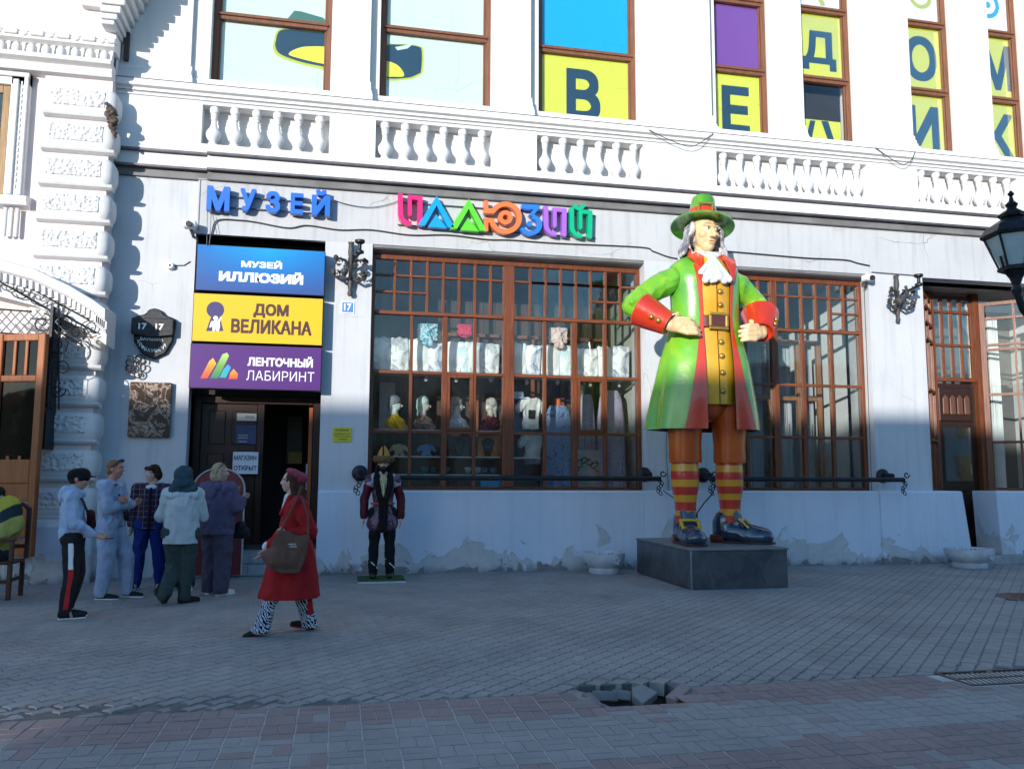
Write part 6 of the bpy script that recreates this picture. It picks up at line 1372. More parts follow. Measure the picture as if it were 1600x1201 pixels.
# ------------------------------------------------------------------ people
MT['skin'] = mat('skin', (.50, .27, .19), .5, spec=.4, var=.08, sc=30); MT['skin2'] = mat('skin_pale', (.58, .36, .27), .5, var=.06, sc=30); MT['skin3'] = mat('skin_ruddy', (.48, .20, .14), .5, var=.12, sc=20)
def cloth(n, c, var=.15, sc=12, bump=.010, rough=.9): return mat('cloth_'+n, c, rough, spec=.15, var=var, sc=sc, bump=bump, bsc=16)
def V(*a): return Vector(a)
def hand_els(w, d, side, s=1.0, curl=.55, thumb=None, back=None):
    """palm, four unequal bent fingers and a thumb; w wrist, d hand direction, side = thumb side direction"""
    d = Vector(d).normalized(); side = Vector(side); side = (side-d*side.dot(d)).normalized(); nrm = d.cross(side) if back is None else Vector(back)
    els = [T(w-d*.03, w, .024*s, .024*s)]
    for k in range(4):
        o = side*(.030-.019*k)*s; kn = w+d*.082*s+o*1.1; L = (.040, .045, .041, .032)[k]*s
        els.append(T(w+d*.02*s+o*.5, kn, .017*s, .0115*s))
        c1 = curl*.9; dd = d*math.cos(c1)+nrm*math.sin(c1); p1 = kn+dd*L; dd2 = d*math.cos(c1*2.1)+nrm*math.sin(c1*2.1); p2 = p1+dd2*L*.75
        els += [T(kn, p1, .0098*s, .009*s), T(p1, p2, .009*s, .0075*s)]
    t0 = w+d*.03*s+side*.030*s+nrm*.008*s; td = (d*.75+side*.6+nrm*.3).normalized(); els += [T(w+d*.005, t0, .016*s, .013*s), T(t0, t0+td*.038*s, .0125*s, .0105*s), T(t0+td*.038*s, t0+(td+d*.4).normalized()*.066*s, .0105*s, .008*s)]
    return els
def head_els(c, yaw, s=1.0, pitch=0, long=1.0):
    M_ = Matrix.Translation(c) @ Matrix.Rotation(yaw, 4, 'Z') @ Matrix.Rotation(pitch, 4, 'X') @ Matrix.Scale(s, 4)
    h = lambda x, y, z: M_ @ Vector((x, y, z)); rq = M_.to_3x3().normalized().to_quaternion()
    e = lambda c_, r: E(h(*c_), tuple(v*s for v in r), rq)
    return M_, [e((0, .012, .03), (.074, .092, .085)), e((0, -.02, -.02), (.062, .068, .082*long)), e((0, -.038, -.082), (.034, .036, .030)), T(h(0, -.084, .012), h(0, -.098, -.020), .009*s, .012*s), T(h(-.05, -.066, .032), h(.05, -.066, .032), .016*s),
                e((-.034, -.062, -.018), (.024, .024, .024)), e((.034, -.062, -.018), (.024, .024, .024)), T(h(-.016, -.080, -.052), h(.016, -.080, -.052), .0075*s), T(h(-.014, -.078, -.063), h(.014, -.078, -.063), .0080*s),
                e((-.076, .012, -.005), (.012, .020, .030)), e((.076, .012, -.005), (.012, .020, .030)), T(h(0, .02, -.05), h(0, .025, -.14), .050*s, .055*s)]
def eyes(par, M_, s=1.0):
    for sd in (-1, 1):
        MB().lathe([(.001, -.006), (.006, -.004), (.0095, 0), (.006, .004), (.001, .006)], (0, 0, 0), 10, M=M_ @ Matrix.Translation((sd*.030, -.0745, .010))).part('eye', MT['whitep'], par, world=False, smooth=60)
        MB().lathe([(.0055, 0), (.001, .003)], (0, 0, 0), 8, M=M_ @ Matrix.Translation((sd*.030, -.0835, .010)) @ Matrix.Rotation(PI/2, 4, 'X')).part('iris', MT['black'], par, world=False)
        MB().tube([M_ @ Vector((sd*.014, -.087, .030)), M_ @ Vector((sd*.032, -.087, .036)), M_ @ Vector((sd*.050, -.078, .030))], .0032, 5).part('eyebrow', bpy.data.materials['brow_hair'], par, world=False)
    MB().tube([M_ @ Vector((-.021, -.0835, -.0575)), M_ @ Vector((0, -.0895, -.0572)), M_ @ Vector((.021, -.0835, -.0575))], .0028, 5).part('mouth', bpy.data.materials['lips'], par, world=False)
mat('brow_hair', (.09, .05, .03), .8); mat('lips', (.30, .09, .08), .5)
def person(label, loc, rz, J, skinm, headyaw=0, hs=1.0, group=None, pitch=0, torso=(.13, .15), handd=None, vox=.0075):
    """J: joints in the person's own frame (faces -Y): hip h, knee k, ankle a, shoulder s, elbow e, wrist w for L (-x) and R (+x); head"""
    P = thing('person', label, 'person', loc, rz, group)
    M_, he = head_els(V(*J['head']), headyaw, hs, pitch); els = list(he); nb = V(*J['neck'])
    els += [T(V(*J['head'])+V(0, .02, -.1), nb, .048, .055), T(nb, V(*J['chest']), .07, .11, ((0, 1, 0), .75)), T(V(*J['chest']), V(*J['pelvis']), torso[0]-.02, torso[1]-.03, ((0, 1, 0), .75))]
    for s in 'LR':
        h, k, a, sh, e, w = [V(*J[s+x]) for x in 'hkasew']
        els += [T(V(*J['pelvis']), h, .09, .08), T(h, k, .078, .050), T(k, a, .050, .036), T(a, a+V(0, -.06, -.05), .035, .03), T(nb+V(0, 0, -.03), sh, .05, .055), T(sh, e, .046, .036), T(e, w, .036, .026)]
        hd = (handd or {}).get(s) or dict(d=(w-e), side=(0, -1, 0), curl=.5)
        els += hand_els(w, hd['d'], hd['side'], hd.get('s', 1), hd.get('curl', .5), back=hd.get('back'))
    link('body', skin(els, vox, skinm, 1, name='body'), P); eyes(P, M_)
    return P, M_
def garment(P, name, els, m, vox=.011, sm=3, wr=(.010, (9, 9, 5)), hem=None): return link(name, skin(els, vox, m, sm, wr, name, hem), P)
def trousers(P, J, m, r=(.105, .08, .065), hem=0, bell=None, wr=(.009, (10, 10, 5)), pr=.13, name='trousers', anklez=.075):
    els = [T(V(*J['pelvis'])+V(0, 0, .05), V(*J['pelvis']), pr, pr+.01, ((0, 1, 0), .8))]
    for s in 'LR':
        h, k, a = [V(*J[s+x]) for x in 'hka']; a2 = a+V(0, .01, anklez-.085)
        els += [T(V(*J['pelvis']), h, pr-.01, r[0]+.015), T(h, k, r[0], r[1]), T(k, a2, r[1], r[2])]
        if bell: els.append(T(k.lerp(a2, .45), a2+V(0, 0, -.04), r[1], bell))
    return garment(P, name, els, m, .0105, 3, wr, .03)
def shoesof(P, J, m, ang=(0, 0), L=.26, solem=None, chunky=1.0, heel=0):
    for s, an in zip('LR', ang):
        a = V(*J[s+'a']); an_ = math.radians(an); tilt = J.get(s+'tilt', 0)
        Mx = Matrix.Translation((a.x, a.y, a.z)) @ Matrix.Rotation(an_, 4, 'Z') @ Matrix.Rotation(math.radians(tilt), 4, 'X') @ Matrix.Translation((0, 0, -.085))
        f = lambda x, y, z: Mx @ Vector((x, y, z)); k = L/.26
        els = [T(f(0, .035, .05), f(0, .03, .085), .042*chunky, .04*chunky), T(f(0, .02, .045), f(0, -.12*k, .035), .042*chunky, .034*chunky), T(f(0, -.10*k, .034), f(.0, -.17*k, .03), .038*chunky, .028*chunky)]
        sh = garment(P, 'shoe', els, m, .008, 2, None)
        q = MB().slab([(-.036, .07), (.036, .07), (.04, -.02), (.047, -.12*k), (.03, -.19*k), (-.02, -.20*k), (-.045, -.13*k), (-.038, -.02)], -.0, .015*chunky, 0, Mx)
        q.part('sole', solem or MT['whitep'], sh, world=False, bevel=.006)
def stdJ(H, **o):
    k = H/1.72
    J = dict(head=(0, -.02, 1.595), neck=(0, .02, 1.43), chest=(0, .02, 1.26), pelvis=(0, .01, .96), Lh=(-.09, 0, .90), Rh=(.09, 0, .90), Lk=(-.10, -.02, .50), Rk=(.10, -.02, .50), La=(-.11, .02, .085), Ra=(.11, .02, .085),
             Ls=(-.18, .02, 1.38), Rs=(.18, .02, 1.38), Le=(-.23, .03, 1.10), Re=(.23, .03, 1.10), Lw=(-.22, -.08, .87), Rw=(.22, -.08, .87))
    for a, b in o.items(): J[a] = b
    r = {}
    for a, b in J.items(): r[a] = tuple(v*k for v in b) if isinstance(b, tuple) else b
    for s in 'LR': x = r[s+'a']; r[s+'a'] = (x[0], x[1], x[2]+.085*(1-k))
    return r
# 1: boy in a cap (faces right and down the street; arm forward with phone)
J = stdJ(1.62, Re=(.24, -.03, 1.12), Rw=(.19, -.24, .93), Le=(-.22, -.02, 1.1), Lw=(-.14, -.24, .93), Rk=(.10, -.05, .50), head=(0, -.03, 1.585))
P, HM_ = person('boy in a black cap and pale blue hoodie with red striped track trousers', (-2.80, -3.72, 0), math.radians(98), J, MT['skin'], math.radians(-8), group='people waiting by the museum door', pitch=math.radians(8), handd=dict(L=dict(d=(.2, -1, -.2), side=(1, 0, .3), curl=.8), R=dict(d=(-.2, -1, -.2), side=(-1, 0, .3), curl=.8)))
hood = cloth('pale_blue', (.36, .46, .62)); k = 1.62/1.72
def hoodie(P, J, m, r=(.16, .17), hem=.84, hoodup=False, sl=(.075, .062, .05), loose=0, name='hoodie'):
    c, p, nb = V(*J['chest']), V(*J['pelvis']), V(*J['neck'])
    els = [T(nb+V(0, .0, -.06), c, .11, r[0], ((0, 1, 0), .75)), T(c, p+V(0, 0, -.03), r[0], r[1], ((0, 1, 0), .78)), T(p+V(0, 0, .02), V(p.x, p.y, hem-.10), r[1]+.005, r[1], ((0, 1, 0), .78))]
    for s in 'LR':
        sh, e, w = [V(*J[s+x]) for x in 'sew']; els += [T(nb+V(0, 0, -.06), sh, .09, sl[0]+.008), T(sh, e, sl[0], sl[1]), T(e, e.lerp(w, .9), sl[1], sl[2])]
    return garment(P, name, els, m, hem=hem)
hoodie(P, J, hood, (.155, .165), .86)
garment(P, 'hood', [T((-.07, .09, 1.36), (.07, .09, 1.36), .06), T((-.10, .03, 1.38), (-.06, -.06, 1.33), .04), T((.10, .03, 1.38), (.06, -.06, 1.33), .04), E((0, .12, 1.31), (.10, .06, .08))], hood, .009)
tr = trousers(P, J, cloth('black_track', (.025, .022, .025)), (.098, .078, .062))
for sd in ('R', 'L'):
    h, kk, a = [V(*J[sd+x]) for x in 'hka']; s_ = 1 if sd == 'R' else -1
    for nm, m, t0, t1 in (('white_stripe', MT['whitep'], .05, .42), ('red_stripe', bpy.data.materials.get('stripe_red') or mat('stripe_red', (.50, .015, .02), .8), .42, .97)):
        pts = []
        for i in range(9):
            t = t0+(t1-t0)*i/8; pt = h.lerp(kk, t*2) if t < .5 else kk.lerp(a, t*2-1); r = .107-.046*t; pts.append((pt+V(s_*r, 0, 0)))
        q = MB(); q.rings([[p_+V(-s_*.022, -.030, 0), p_+V(s_*.004, -.022, 0), p_+V(s_*.006, .018, 0), p_+V(-s_*.022, .026, 0)] for p_ in pts]); q.part(nm, m, tr, world=False, smooth=60)
shoesof(P, J, cloth('black_shoe', (.015, .015, .018), rough=.6), (10, -14), .27)
hc = HM_
link('cap', skin([E(hc @ V(0, .012, .058), (.090, .104, .068)), T(hc @ V(0, -.02, .045), hc @ V(0, .05, .03), .088, .085)], .008, cloth('black_cap', (.012, .012, .014)), 2), P)
MB().rings([[hc @ V(x*.078, -.075-.085*math.cos(x*1.35)+.0, .052-.02*abs(x)+dz) for x in [(-1+i/5) for i in range(11)]]+[hc @ V(x*.07, -.06, .058-.01*abs(x)+dz) for x in [(1-i/5) for i in range(11)]] for dz in (0, .008)]).part('peak', bpy.data.materials['cloth_black_cap'], P, world=False)
garment(P, 'hair', [E(hc @ V(0, .05, -.01), (.078, .062, .06))], cloth('dark_hair', (.035, .02, .014)), .008, 1, None)
pb = thing('cross_body_bag', 'small dark cross body bag slung over the boy in the black cap', 'bag', (0, 0, 0)); Mw = Matrix.Translation((-2.80, -3.72, 0)) @ Matrix.Rotation(math.radians(98), 4, 'Z')
def ontorso(Mw, pts, r, name, m, par):
    MB().tube([Mw @ V(*p) for p in pts], r, 6).part(name, m, par, smooth=60)
ontorso(Mw, [(-.13, .08, 1.33), (-.02, .14, 1.22), (.12, .12, 1.10), (.18, .02, 1.03), (.14, -.10, 1.0), (0, -.15, 1.08), (-.12, -.08, 1.28), (-.13, .08, 1.33)], .012, 'strap', MT['black'], pb)
q = skin([T(Mw @ V(-.06, -.165, 1.12), Mw @ V(.10, -.165, .98), .045, .045)], .008, cloth('maroon_bag', (.06, .015, .02)), 2); link('pouch', q, pb)
ph = Mw @ V(.03, -.33, .84); solo(MB().box(-.018, .018, -.075, .075, -.005, .005), 'mobile_phone', MT['black'], 'black mobile phone in the hands of the boy in the cap', 'phone', (0, 0, 0), bevel=.003).matrix_world = Matrix.Translation(ph) @ Matrix.Rotation(math.radians(8), 4, 'Z') @ Matrix.Rotation(PI/2, 4, 'Z')
# 2: man in light grey blue tracksuit, arms folded, faces right
J = stdJ(1.74, Ls=(-.19, .02, 1.38), Rs=(.19, .02, 1.38), Le=(-.24, -.06, 1.12), Re=(.24, -.06, 1.12), Lw=(.06, -.24, 1.16), Rw=(-.06, -.22, 1.20), Rk=(.12, -.16, .50), Ra=(.12, -.20, .085), Lk=(-.10, -.02, .5), Lh=(-.1, 0, .9))
LOC = (-2.78, -2.25, 0); RZ = math.radians(80); Mw = Matrix.Translation(LOC) @ Matrix.Rotation(RZ, 4, 'Z')
P, hc = person('stocky man in a light grey blue tracksuit with folded arms and sunglasses on his head', LOC, RZ, J, MT['skin3'], math.radians(4), group='people waiting by the museum door', handd=dict(L=dict(d=(1, -.1, .25), side=(0, 0, 1), curl=.5), R=dict(d=(-1, .1, .2), side=(0, 0, 1), curl=.5)))
gb = cloth('grey_blue', (.30, .37, .50)); hoodie(P, J, gb, (.185, .175), .90, sl=(.085, .072, .055))
garment(P, 'hood', [T((-.08, .11, 1.42), (.08, .11, 1.42), .06), T((-.11, .04, 1.44), (-.06, -.08, 1.39), .035), T((.11, .04, 1.44), (.06, -.08, 1.39), .035), E((0, .13, 1.38), (.11, .06, .07))], gb, .009)
trousers(P, J, gb, (.12, .10, .075)); shoesof(P, J, bpy.data.materials['cloth_black_shoe'], (0, -8), .29)
garment(P, 'hair', [E(hc @ V(0, .022, .045), (.079, .092, .078)), E(hc @ V(0, .055, -.02), (.07, .055, .06))], cloth('sandy_hair', (.22, .12, .07)), .008, 1, (.002, (60, 60, 60)))
sg = MB(); sg.tube([hc @ V(-.088, .03, .02), hc @ V(-.075, -.04, .085), hc @ V(0, -.075, .11), hc @ V(.075, -.04, .085), hc @ V(.088, .03, .02)], .006, 5); sg.tube([hc @ V(-.06, -.065, .105), hc @ V(-.02, -.08, .118)], .018, 6); sg.tube([hc @ V(.02, -.08, .118), hc @ V(.06, -.065, .105)], .018, 6)
sg.part('sunglasses', MT['black'], P, world=False, smooth=50)
pb = thing('cross_body_bag', 'black waist bag slung across the back of the man in the grey blue tracksuit', 'bag', (0, 0, 0))
ontorso(Mw, [(-.12, -.1, 1.42), (-.05, .12, 1.40), (.10, .19, 1.22), (.20, .06, 1.02), (.15, -.14, .98), (0, -.21, 1.06), (-.14, -.14, 1.3)], .013, 'strap', MT['black'], pb)
link('pouch', skin([T(Mw @ V(.17, .10, 1.12), Mw @ V(.21, -.08, 1.00), .05, .055)], .008, cloth('black_bag', (.02, .02, .024), rough=.5), 2), pb)
# 3: woman in plaid jacket, facing camera, looking left
J = stdJ(1.68, Le=(-.26, .02, 1.10), Re=(.26, .0, 1.12), Lw=(-.24, -.02, .88), Rw=(.44, -.12, 1.33), Lk=(-.13, 0, .5), Rk=(.13, 0, .5), La=(-.16, .02, .085), Ra=(.15, .02, .085))
J['Re'] = (.33, -.02, 1.22)
LOC = (-2.47, -1.45, 0); Mw = Matrix.Translation(LOC)
P, hc = person('dark haired woman in a navy plaid jacket and blue trousers facing the camera', LOC, 0, J, MT['skin2'], math.radians(-42), group='people waiting by the museum door', handd=dict(R=dict(d=(1, -.2, .1), side=(0, 0, 1), curl=.5)))
t = NT('cloth_plaid'); t.set(.9, spec=.15); co = t.coord('Object'); sp = t.new('ShaderNodeSeparateXYZ'); t.l(co, sp.inputs[0])
def bars_(ax, per, w): m_ = t.math('FRACT', t.math('MULTIPLY', sp.outputs[ax], 1/per)); return t.ramp(m_, [(0., 1.), (w, 1.), (w+.02, 0.)])
lines = t.math('MAXIMUM', bars_(0, .075, .10), bars_(2, .075, .10)); c = t.mix(t.math('MULTIPLY', lines, .55), (.020, .022, .045), (.34, .26, .27)); c = t.mix(t.math('MULTIPLY', t.math('MAXIMUM', bars_(0, .15, .45), bars_(2, .15, .4)), .35), c, (.10, .03, .05)); t.base(c)
hoodie(P, J, t.m, (.195, .19), .82, sl=(.085, .075, .06), name='jacket'); garment(P, 'placket', [T((.01, -.135, 1.36), (.01, -.150, .82), .018, .018)], cloth('navy_trim', (.012, .014, .03)), .008, 1, None)
garment(P, 'shirt', [E((0, -.03, 1.375), (.085, .075, .04))], cloth('white_tee', (.62, .64, .68)), .008, 1, None)
trousers(P, J, cloth('royal_blue', (.012, .028, .17)), (.115, .085, .065)); shoesof(P, J, cloth('navy_shoe', (.02, .025, .06)), (-18, 20), .25)
garment(P, 'hair', [E(hc @ V(0, .025, .05), (.088, .098, .085)), E(hc @ V(0, .06, -.01), (.085, .065, .085)), T(hc @ V(-.06, -.055, .075), hc @ V(.05, -.07, .07), .028), T(hc @ V(-.078, 0, .04), hc @ V(-.078, .0, -.03), .022), T(hc @ V(.078, 0, .04), hc @ V(.078, .0, -.03), .022)], cloth('auburn_hair', (.045, .018, .014)), .008, 1, (.004, (40, 40, 12)))
# 4: person in pale jacket with raised dark hood, back to camera
J = stdJ(1.64, Le=(-.245, -.06, 1.10), Re=(.245, -.07, 1.10), Ls=(-.16, .02, 1.37), Rs=(.16, .02, 1.37), Lw=(-.10, -.24, 1.08), Rw=(.10, -.24, 1.10), Rk=(.05, -.06, .48), La=(-.07, .0, .085), Ra=(.16, .14, .13), Lk=(-.09, -.02, .5), Rtilt=-30)
LOC = (-1.83, -2.85, 0); RZ = math.radians(188)
P, hc = person('person in a pale stone jacket with a raised dark teal hood seen from behind', LOC, RZ, J, MT['skin2'], 0, group='people waiting by the museum door', handd=dict(L=dict(d=(1, -.3, .2), side=(0, 0, 1)), R=dict(d=(-1, -.3, .2), side=(0, 0, 1))))
hoodie(P, J, cloth('pale_stone', (.44, .50, .52), .08), (.19, .20), .72, sl=(.088, .080, .058), name='jacket')
garment(P, 'hood', [E(hc @ V(0, .03, .02), (.115, .135, .125)), E(hc @ V(0, .06, -.08), (.13, .12, .09)), T((-.10, .06, 1.36), (.10, .06, 1.36), .075)], cloth('teal_hood', (.035, .07, .085)), .009, 2, (.008, (12, 12, 7)))
garment(P, 'collar', [T((-.13, .10, 1.30), (.13, .10, 1.30), .05), T((-.14, .1, 1.30), (-.15, -.03, 1.33), .045), T((.14, .1, 1.30), (.15, -.03, 1.33), .045)], bpy.data.materials['cloth_pale_stone'], .01)
trousers(P, J, cloth('dark_olive', (.045, .065, .062)), (.125, .105, .07)); shoesof(P, J, bpy.data.materials['cloth_black_shoe'], (-60, 30), .27, MT['black'], 1.15)
# 5: woman in purple, back three-quarter, blonde
J = stdJ(1.70, Le=(-.28, -.05, 1.14), Re=(.28, -.05, 1.14), Lw=(-.16, -.26, 1.24), Rw=(.16, -.26, 1.2), La=(-.12, .02, .085), Ra=(.12, -.03, .085))
LOC = (-1.50, -2.15, 0); RZ = math.radians(125+20)
P, hc = person('heavyset blonde woman in a purple velour tracksuit and white trainers', LOC, RZ, J, MT['skin2'], math.radians(-50), group='people waiting by the museum door', handd=dict(L=dict(d=(.3, -1, .5), side=(0, 0, 1), curl=.8), R=dict(d=(-.3, -1, .4), side=(0, 0, 1), curl=.8)))
pu = cloth('purple_velour', (.10, .085, .145)); hoodie(P, J, pu, (.225, .235), .78, sl=(.105, .09, .065))
garment(P, 'hood', [T((-.09, .12, 1.38), (.09, .12, 1.38), .06), E((0, .14, 1.30), (.12, .08, .10)), T((-.12, .05, 1.42), (-.08, -.07, 1.38), .04), T((.12, .05, 1.42), (.08, -.07, 1.38), .04)], pu, .009)
trousers(P, J, cloth('plum_velour', (.08, .07, .105)), (.145, .115, .095), pr=.17); shoesof(P, J, cloth('white_shoe', (.62, .64, .66)), (-10, 14), .28, None, 1.12)
garment(P, 'hair', [E(hc @ V(0, .025, .045), (.088, .10, .088)), E(hc @ V(0, .055, -.04), (.092, .07, .09)), T(hc @ V(-.08, .0, .03), hc @ V(-.085, .01, -.08), .026), T(hc @ V(.08, .0, .03), hc @ V(.085, .01, -.08), .026)], cloth('blonde_hair', (.38, .29, .19), .3, 40), .008, 1, (.006, (50, 50, 10)))
MB().tube([hc @ V(-.09, .03, .06), hc @ V(-.07, -.03, .12), hc @ V(.0, -.05, .14), hc @ V(.07, -.03, .12), hc @ V(.09, .03, .06)], .007, 5).part('hairband', MT['black'], P, world=False, smooth=50)
bg = thing('handbag', 'black handbag hanging at the side of the blonde woman in purple', 'bag', (-1.27, -2.05, .8)); Q = V(-1.24, -2.05, .83)
link('pouch', skin([T((-.03, 0, -.03), (.06, 0, -.04), .09, .085, ((0, 1, 0), .6)), T((0, 0, .02), (.02, 0, .05), .07)], .01, cloth('black_leather', (.016, .016, .018), rough=.4), 2), bg, (0.03, 0, .03)); MB().tube([(-.05, 0, .05), (-.09, -.04, .35), (-.13, -.06, .55)], .01, 5).part('strap', MT['black'], bg, world=False)
# 6: person almost hidden behind the hooded one
J = stdJ(1.66); LOC = (-2.02, -1.55, 0)
P, hc = person('fair haired person in dark blue mostly hidden behind the raised hood', LOC, 0, J, MT['skin2'], math.radians(10), group='people waiting by the museum door')
hoodie(P, J, cloth('navy_top', (.03, .04, .09)), (.16, .16)); trousers(P, J, cloth('navy_jeans', (.02, .03, .10)), (.11, .085, .065)); shoesof(P, J, bpy.data.materials['cloth_white_shoe'], (-8, 8), .26)
garment(P, 'hair', [E(hc @ V(0, .025, .05), (.088, .098, .085)), E(hc @ V(0, .06, -.02), (.085, .065, .085)), T(hc @ V(-.07, -.05, .07), hc @ V(.05, -.068, .07), .026)], cloth('fair_hair', (.26, .17, .11), .3, 40), .008, 1, (.004, (40, 40, 12)))
# 7: young woman striding left in a long red coat
J = stdJ(1.66, head=(0, -.06, 1.585), neck=(0, .0, 1.42), Lh=(-.08, 0, .90), Rh=(.08, 0, .90), Rk=(.09, -.17, .50), Ra=(.10, -.33, .10), Lk=(-.09, .05, .48), La=(-.09, .19, .10), Ls=(-.17, .0, 1.36), Rs=(.17, .02, 1.36),
         Re=(.24, .14, 1.06), Rw=(.21, -.10, 1.03), Le=(-.21, -.04, 1.08), Lw=(-.17, -.28, .86), Rtilt=16, Ltilt=-10)
LOC = (-.39, -5.04, 0); RZ = math.radians(-82); Mw = Matrix.Translation(LOC) @ Matrix.Rotation(RZ, 4, 'Z')
P, hc = person('young woman striding left in a long red coat, pink beret and zebra print trousers', LOC, RZ, J, MT['skin2'], math.radians(-4), .95, handd=dict(R=dict(d=(-.1, -1, .35), side=(0, .2, 1), curl=1.25, s=.95, back=(-1, 0, -.1)), L=dict(d=(0, -.6, -.8), side=(1, -.3, 0), curl=.35, s=.95)))
P.scale = (.97, .97, .97)
rc = cloth('red_coat', (.33, .018, .020), .12, 9)
q = MB(); rg = []; n = 44
for z, rx, ry, cy in ((.34, .225, .30, -.03), (.40, .22, .295, -.03), (.62, .215, .26, -.02), (.85, .19, .20, .0), (.98, .145, .150, .0), (1.10, .145, .145, .0), (1.22, .17, .135, .01), (1.30, .17, .12, .01), (1.36, .11, .08, .01), (1.385, .05, .05, .01)):
    fl = max(0, (1.0-z))*.09
    rg.append([(rx*(1+fl*math.sin(i*1.3+z*2))*math.cos(2*PI*i/n), cy+ry*(1+fl*math.cos(i*1.0))*math.sin(2*PI*i/n), z) for i in range(n)])
q.rings(rg); coat = link('coat', skin([('m', q)], .012, rc, 2, (.008, (8, 8, 3)), 'coat', .35), P)
c = []
for s_ in 'LR':
    sh, e, w = [V(*J[s_+x]) for x in 'sew']; c += [T(V(0, 0, 1.32), sh, .07, .075), T(sh, e, .075, .070), T(e, e.lerp(w, .80), .070, .055)]
garment(P, 'coat_sleeve', c, rc, .010, 3, (.009, (10, 10, 7)))
garment(P, 'collar', [T((-.06, -.06, 1.37), (-.03, -.14, 1.20), .03, .02), T((.06, -.06, 1.37), (.03, -.14, 1.20), .03, .02)], rc, .008, 1, None); garment(P, 'shirt', [T((0, -.07, 1.37), (0, -.115, 1.24), .045, .025), T((-.168, -.262, .875), (-.168, -.275, .855), .034, .034)], cloth('white_shirt', (.66, .68, .72)), .007, 1, None)
garment(P, 'belt_end', [T((.12, .16, .42), (.14, .17, .22), .02, .035, ((1, 0, 0), .35))], rc, .008, 1, None)
t = NT('cloth_zebra'); t.set(.85, spec=.2); wv = t.new('ShaderNodeTexWave', wave_type='BANDS', bands_direction='DIAGONAL'); wv.inputs['Scale'].default_value = 19; wv.inputs['Distortion'].default_value = 7; wv.inputs['Detail'].default_value = 1.5; wv.inputs['Detail Scale'].default_value = 1.6; t.l(t.coord('Object', (1, 1, .8)), wv.inputs['Vector'])
t.base(t.ramp(wv.outputs['Fac'], [(.45, (.012, .014, .03)), (.52, (.50, .54, .62))])); trousers(P, J, t.m, (.09, .062, .07), bell=.085, pr=.10)
shoesof(P, J, bpy.data.materials['cloth_black_shoe'], (0, 0), .24, cloth('red_sole', (.3, .02, .02)))
garment(P, 'hair', [E(hc @ V(0, .03, .03), (.082, .092, .085)), T(hc @ V(0, .06, .0), hc @ V(0, .12, -.20), .07, .06), T(hc @ V(0, .11, -.18), hc @ V(0, .16, -.38), .06, .04), T(hc @ V(-.068, .01, .03), hc @ V(-.075, .06, -.22), .026, .03), T(hc @ V(.068, .01, .03), hc @ V(.075, .06, -.22), .026, .03), T(hc @ V(.09, .08, -.2), hc @ V(.11, .14, -.46), .04, .015)], cloth('brown_hair', (.075, .032, .02), .3, 40), .008, 1, (.005, (45, 45, 6)))
garment(P, 'beret', [E(hc @ V(0, .06, .075), (.105, .115, .045), (hc.to_3x3() @ Matrix.Rotation(math.radians(-28), 3, 'X')).normalized().to_quaternion()), E(hc @ V(0, .11, .035), (.095, .075, .06)), T(hc @ V(0, .05, .11), hc @ V(0, .055, .135), .008, .006)], cloth('beret_rose', (.28, .05, .075)), .008, 2, (.006, (18, 18, 18)))
bgm = cloth('brown_canvas', (.13, .075, .055), .15, 8)
bag = thing('tote_bag', 'large brown canvas tote bag with a tiny white print carried by the woman in red', 'bag', (-.45, -5.36, .6))
corn = [at(*p_, -5.36) for p_ in ((435, 828), (485, 838), (478, 868), (467, 895), (440, 894), (414, 884), (422, 855))]
q = MB(); q.prism([(p_.x, p_.z) for p_ in corn], -5.40, -5.29)
link('body', skin([('m', q), E((corn[3].lerp(corn[5], .5)+V(0, .0, .12)), (.20, .09, .13))], .010, bgm, 5, (.010, (7, 7, 7)), 'body'), bag).location = (.45, 5.36, -.6)
hnd = Mw @ V(.2, -.12, 1.0); a_, b_ = corn[0], corn[1]
q = MB(); q.tube([a_+V(.02, 0, -.02), a_+V(.05, .02, .06), a_+V(.16, .05, .30), a_+V(.20, .10, .42)], .011, 5); q.tube([b_+V(-.02, 0, -.02), b_+V(-.03, .02, .2), b_+V(-.10, .08, .38)], .011, 5); q.part('handle', bgm, bag, smooth=60)
tp = at(457, 851, -5.43); q = text_mb('НЕСУ', tp.x-.035, tp.x+.035, tp.z, tp.z+.014, -5.435, .004, .02); text_mb('СВОЁ', tp.x-.03, tp.x+.04, tp.z-.022, tp.z-.008, -5.435, .004, .02, mb=q); q.part('lettering', MT['ink_w'], bag)
# 8: seated person at the very left edge, only a striped sleeve and shoulder in view, on a wooden chair
MT['chairw'] = wood('chair_wood', (.11, .045, .03), .5)
ch = thing('wooden_chair', 'dark brown wooden chair standing in the shade at the left edge', 'chair', (-4.15, -2.0, 0))
cx0, cy0 = -4.06, -2.0
MB().box(cx0-.42, cx0+.16, cy0-.24, cy0+.24, .43, .47).part('seat', MT['chairw'], ch, bevel=.01)
for dx in (-.40, .14):
    for dy in (-.22, .20): MB().box(cx0+dx-.025, cx0+dx+.025, cy0+dy-.02, cy0+dy+.03, 0, .43).part('leg', MT['chairw'], ch, bevel=.005)
q = MB(); q.box(cx0-.42, cx0+.20, cy0-.27, cy0-.22, .72, .76); q.box(cx0+.13, cx0+.18, cy0-.27, cy0-.22, .47, .72); q.part('armrest', MT['chairw'], ch, bevel=.008)
q = MB(); q.box(cx0+.15, cx0+.20, cy0+.2, cy0+.25, .47, 1.12); q.tube([(cx0+.175, cy0+.22, 1.1), (cx0+.1, cy0+.22, 1.16), (cx0-.1, cy0+.22, 1.17)], .03, 6); q.box(cx0-.4, cx0+.15, cy0+.21, cy0+.24, .6, .65); q.part('backrest', MT['chairw'], ch, bevel=.006)
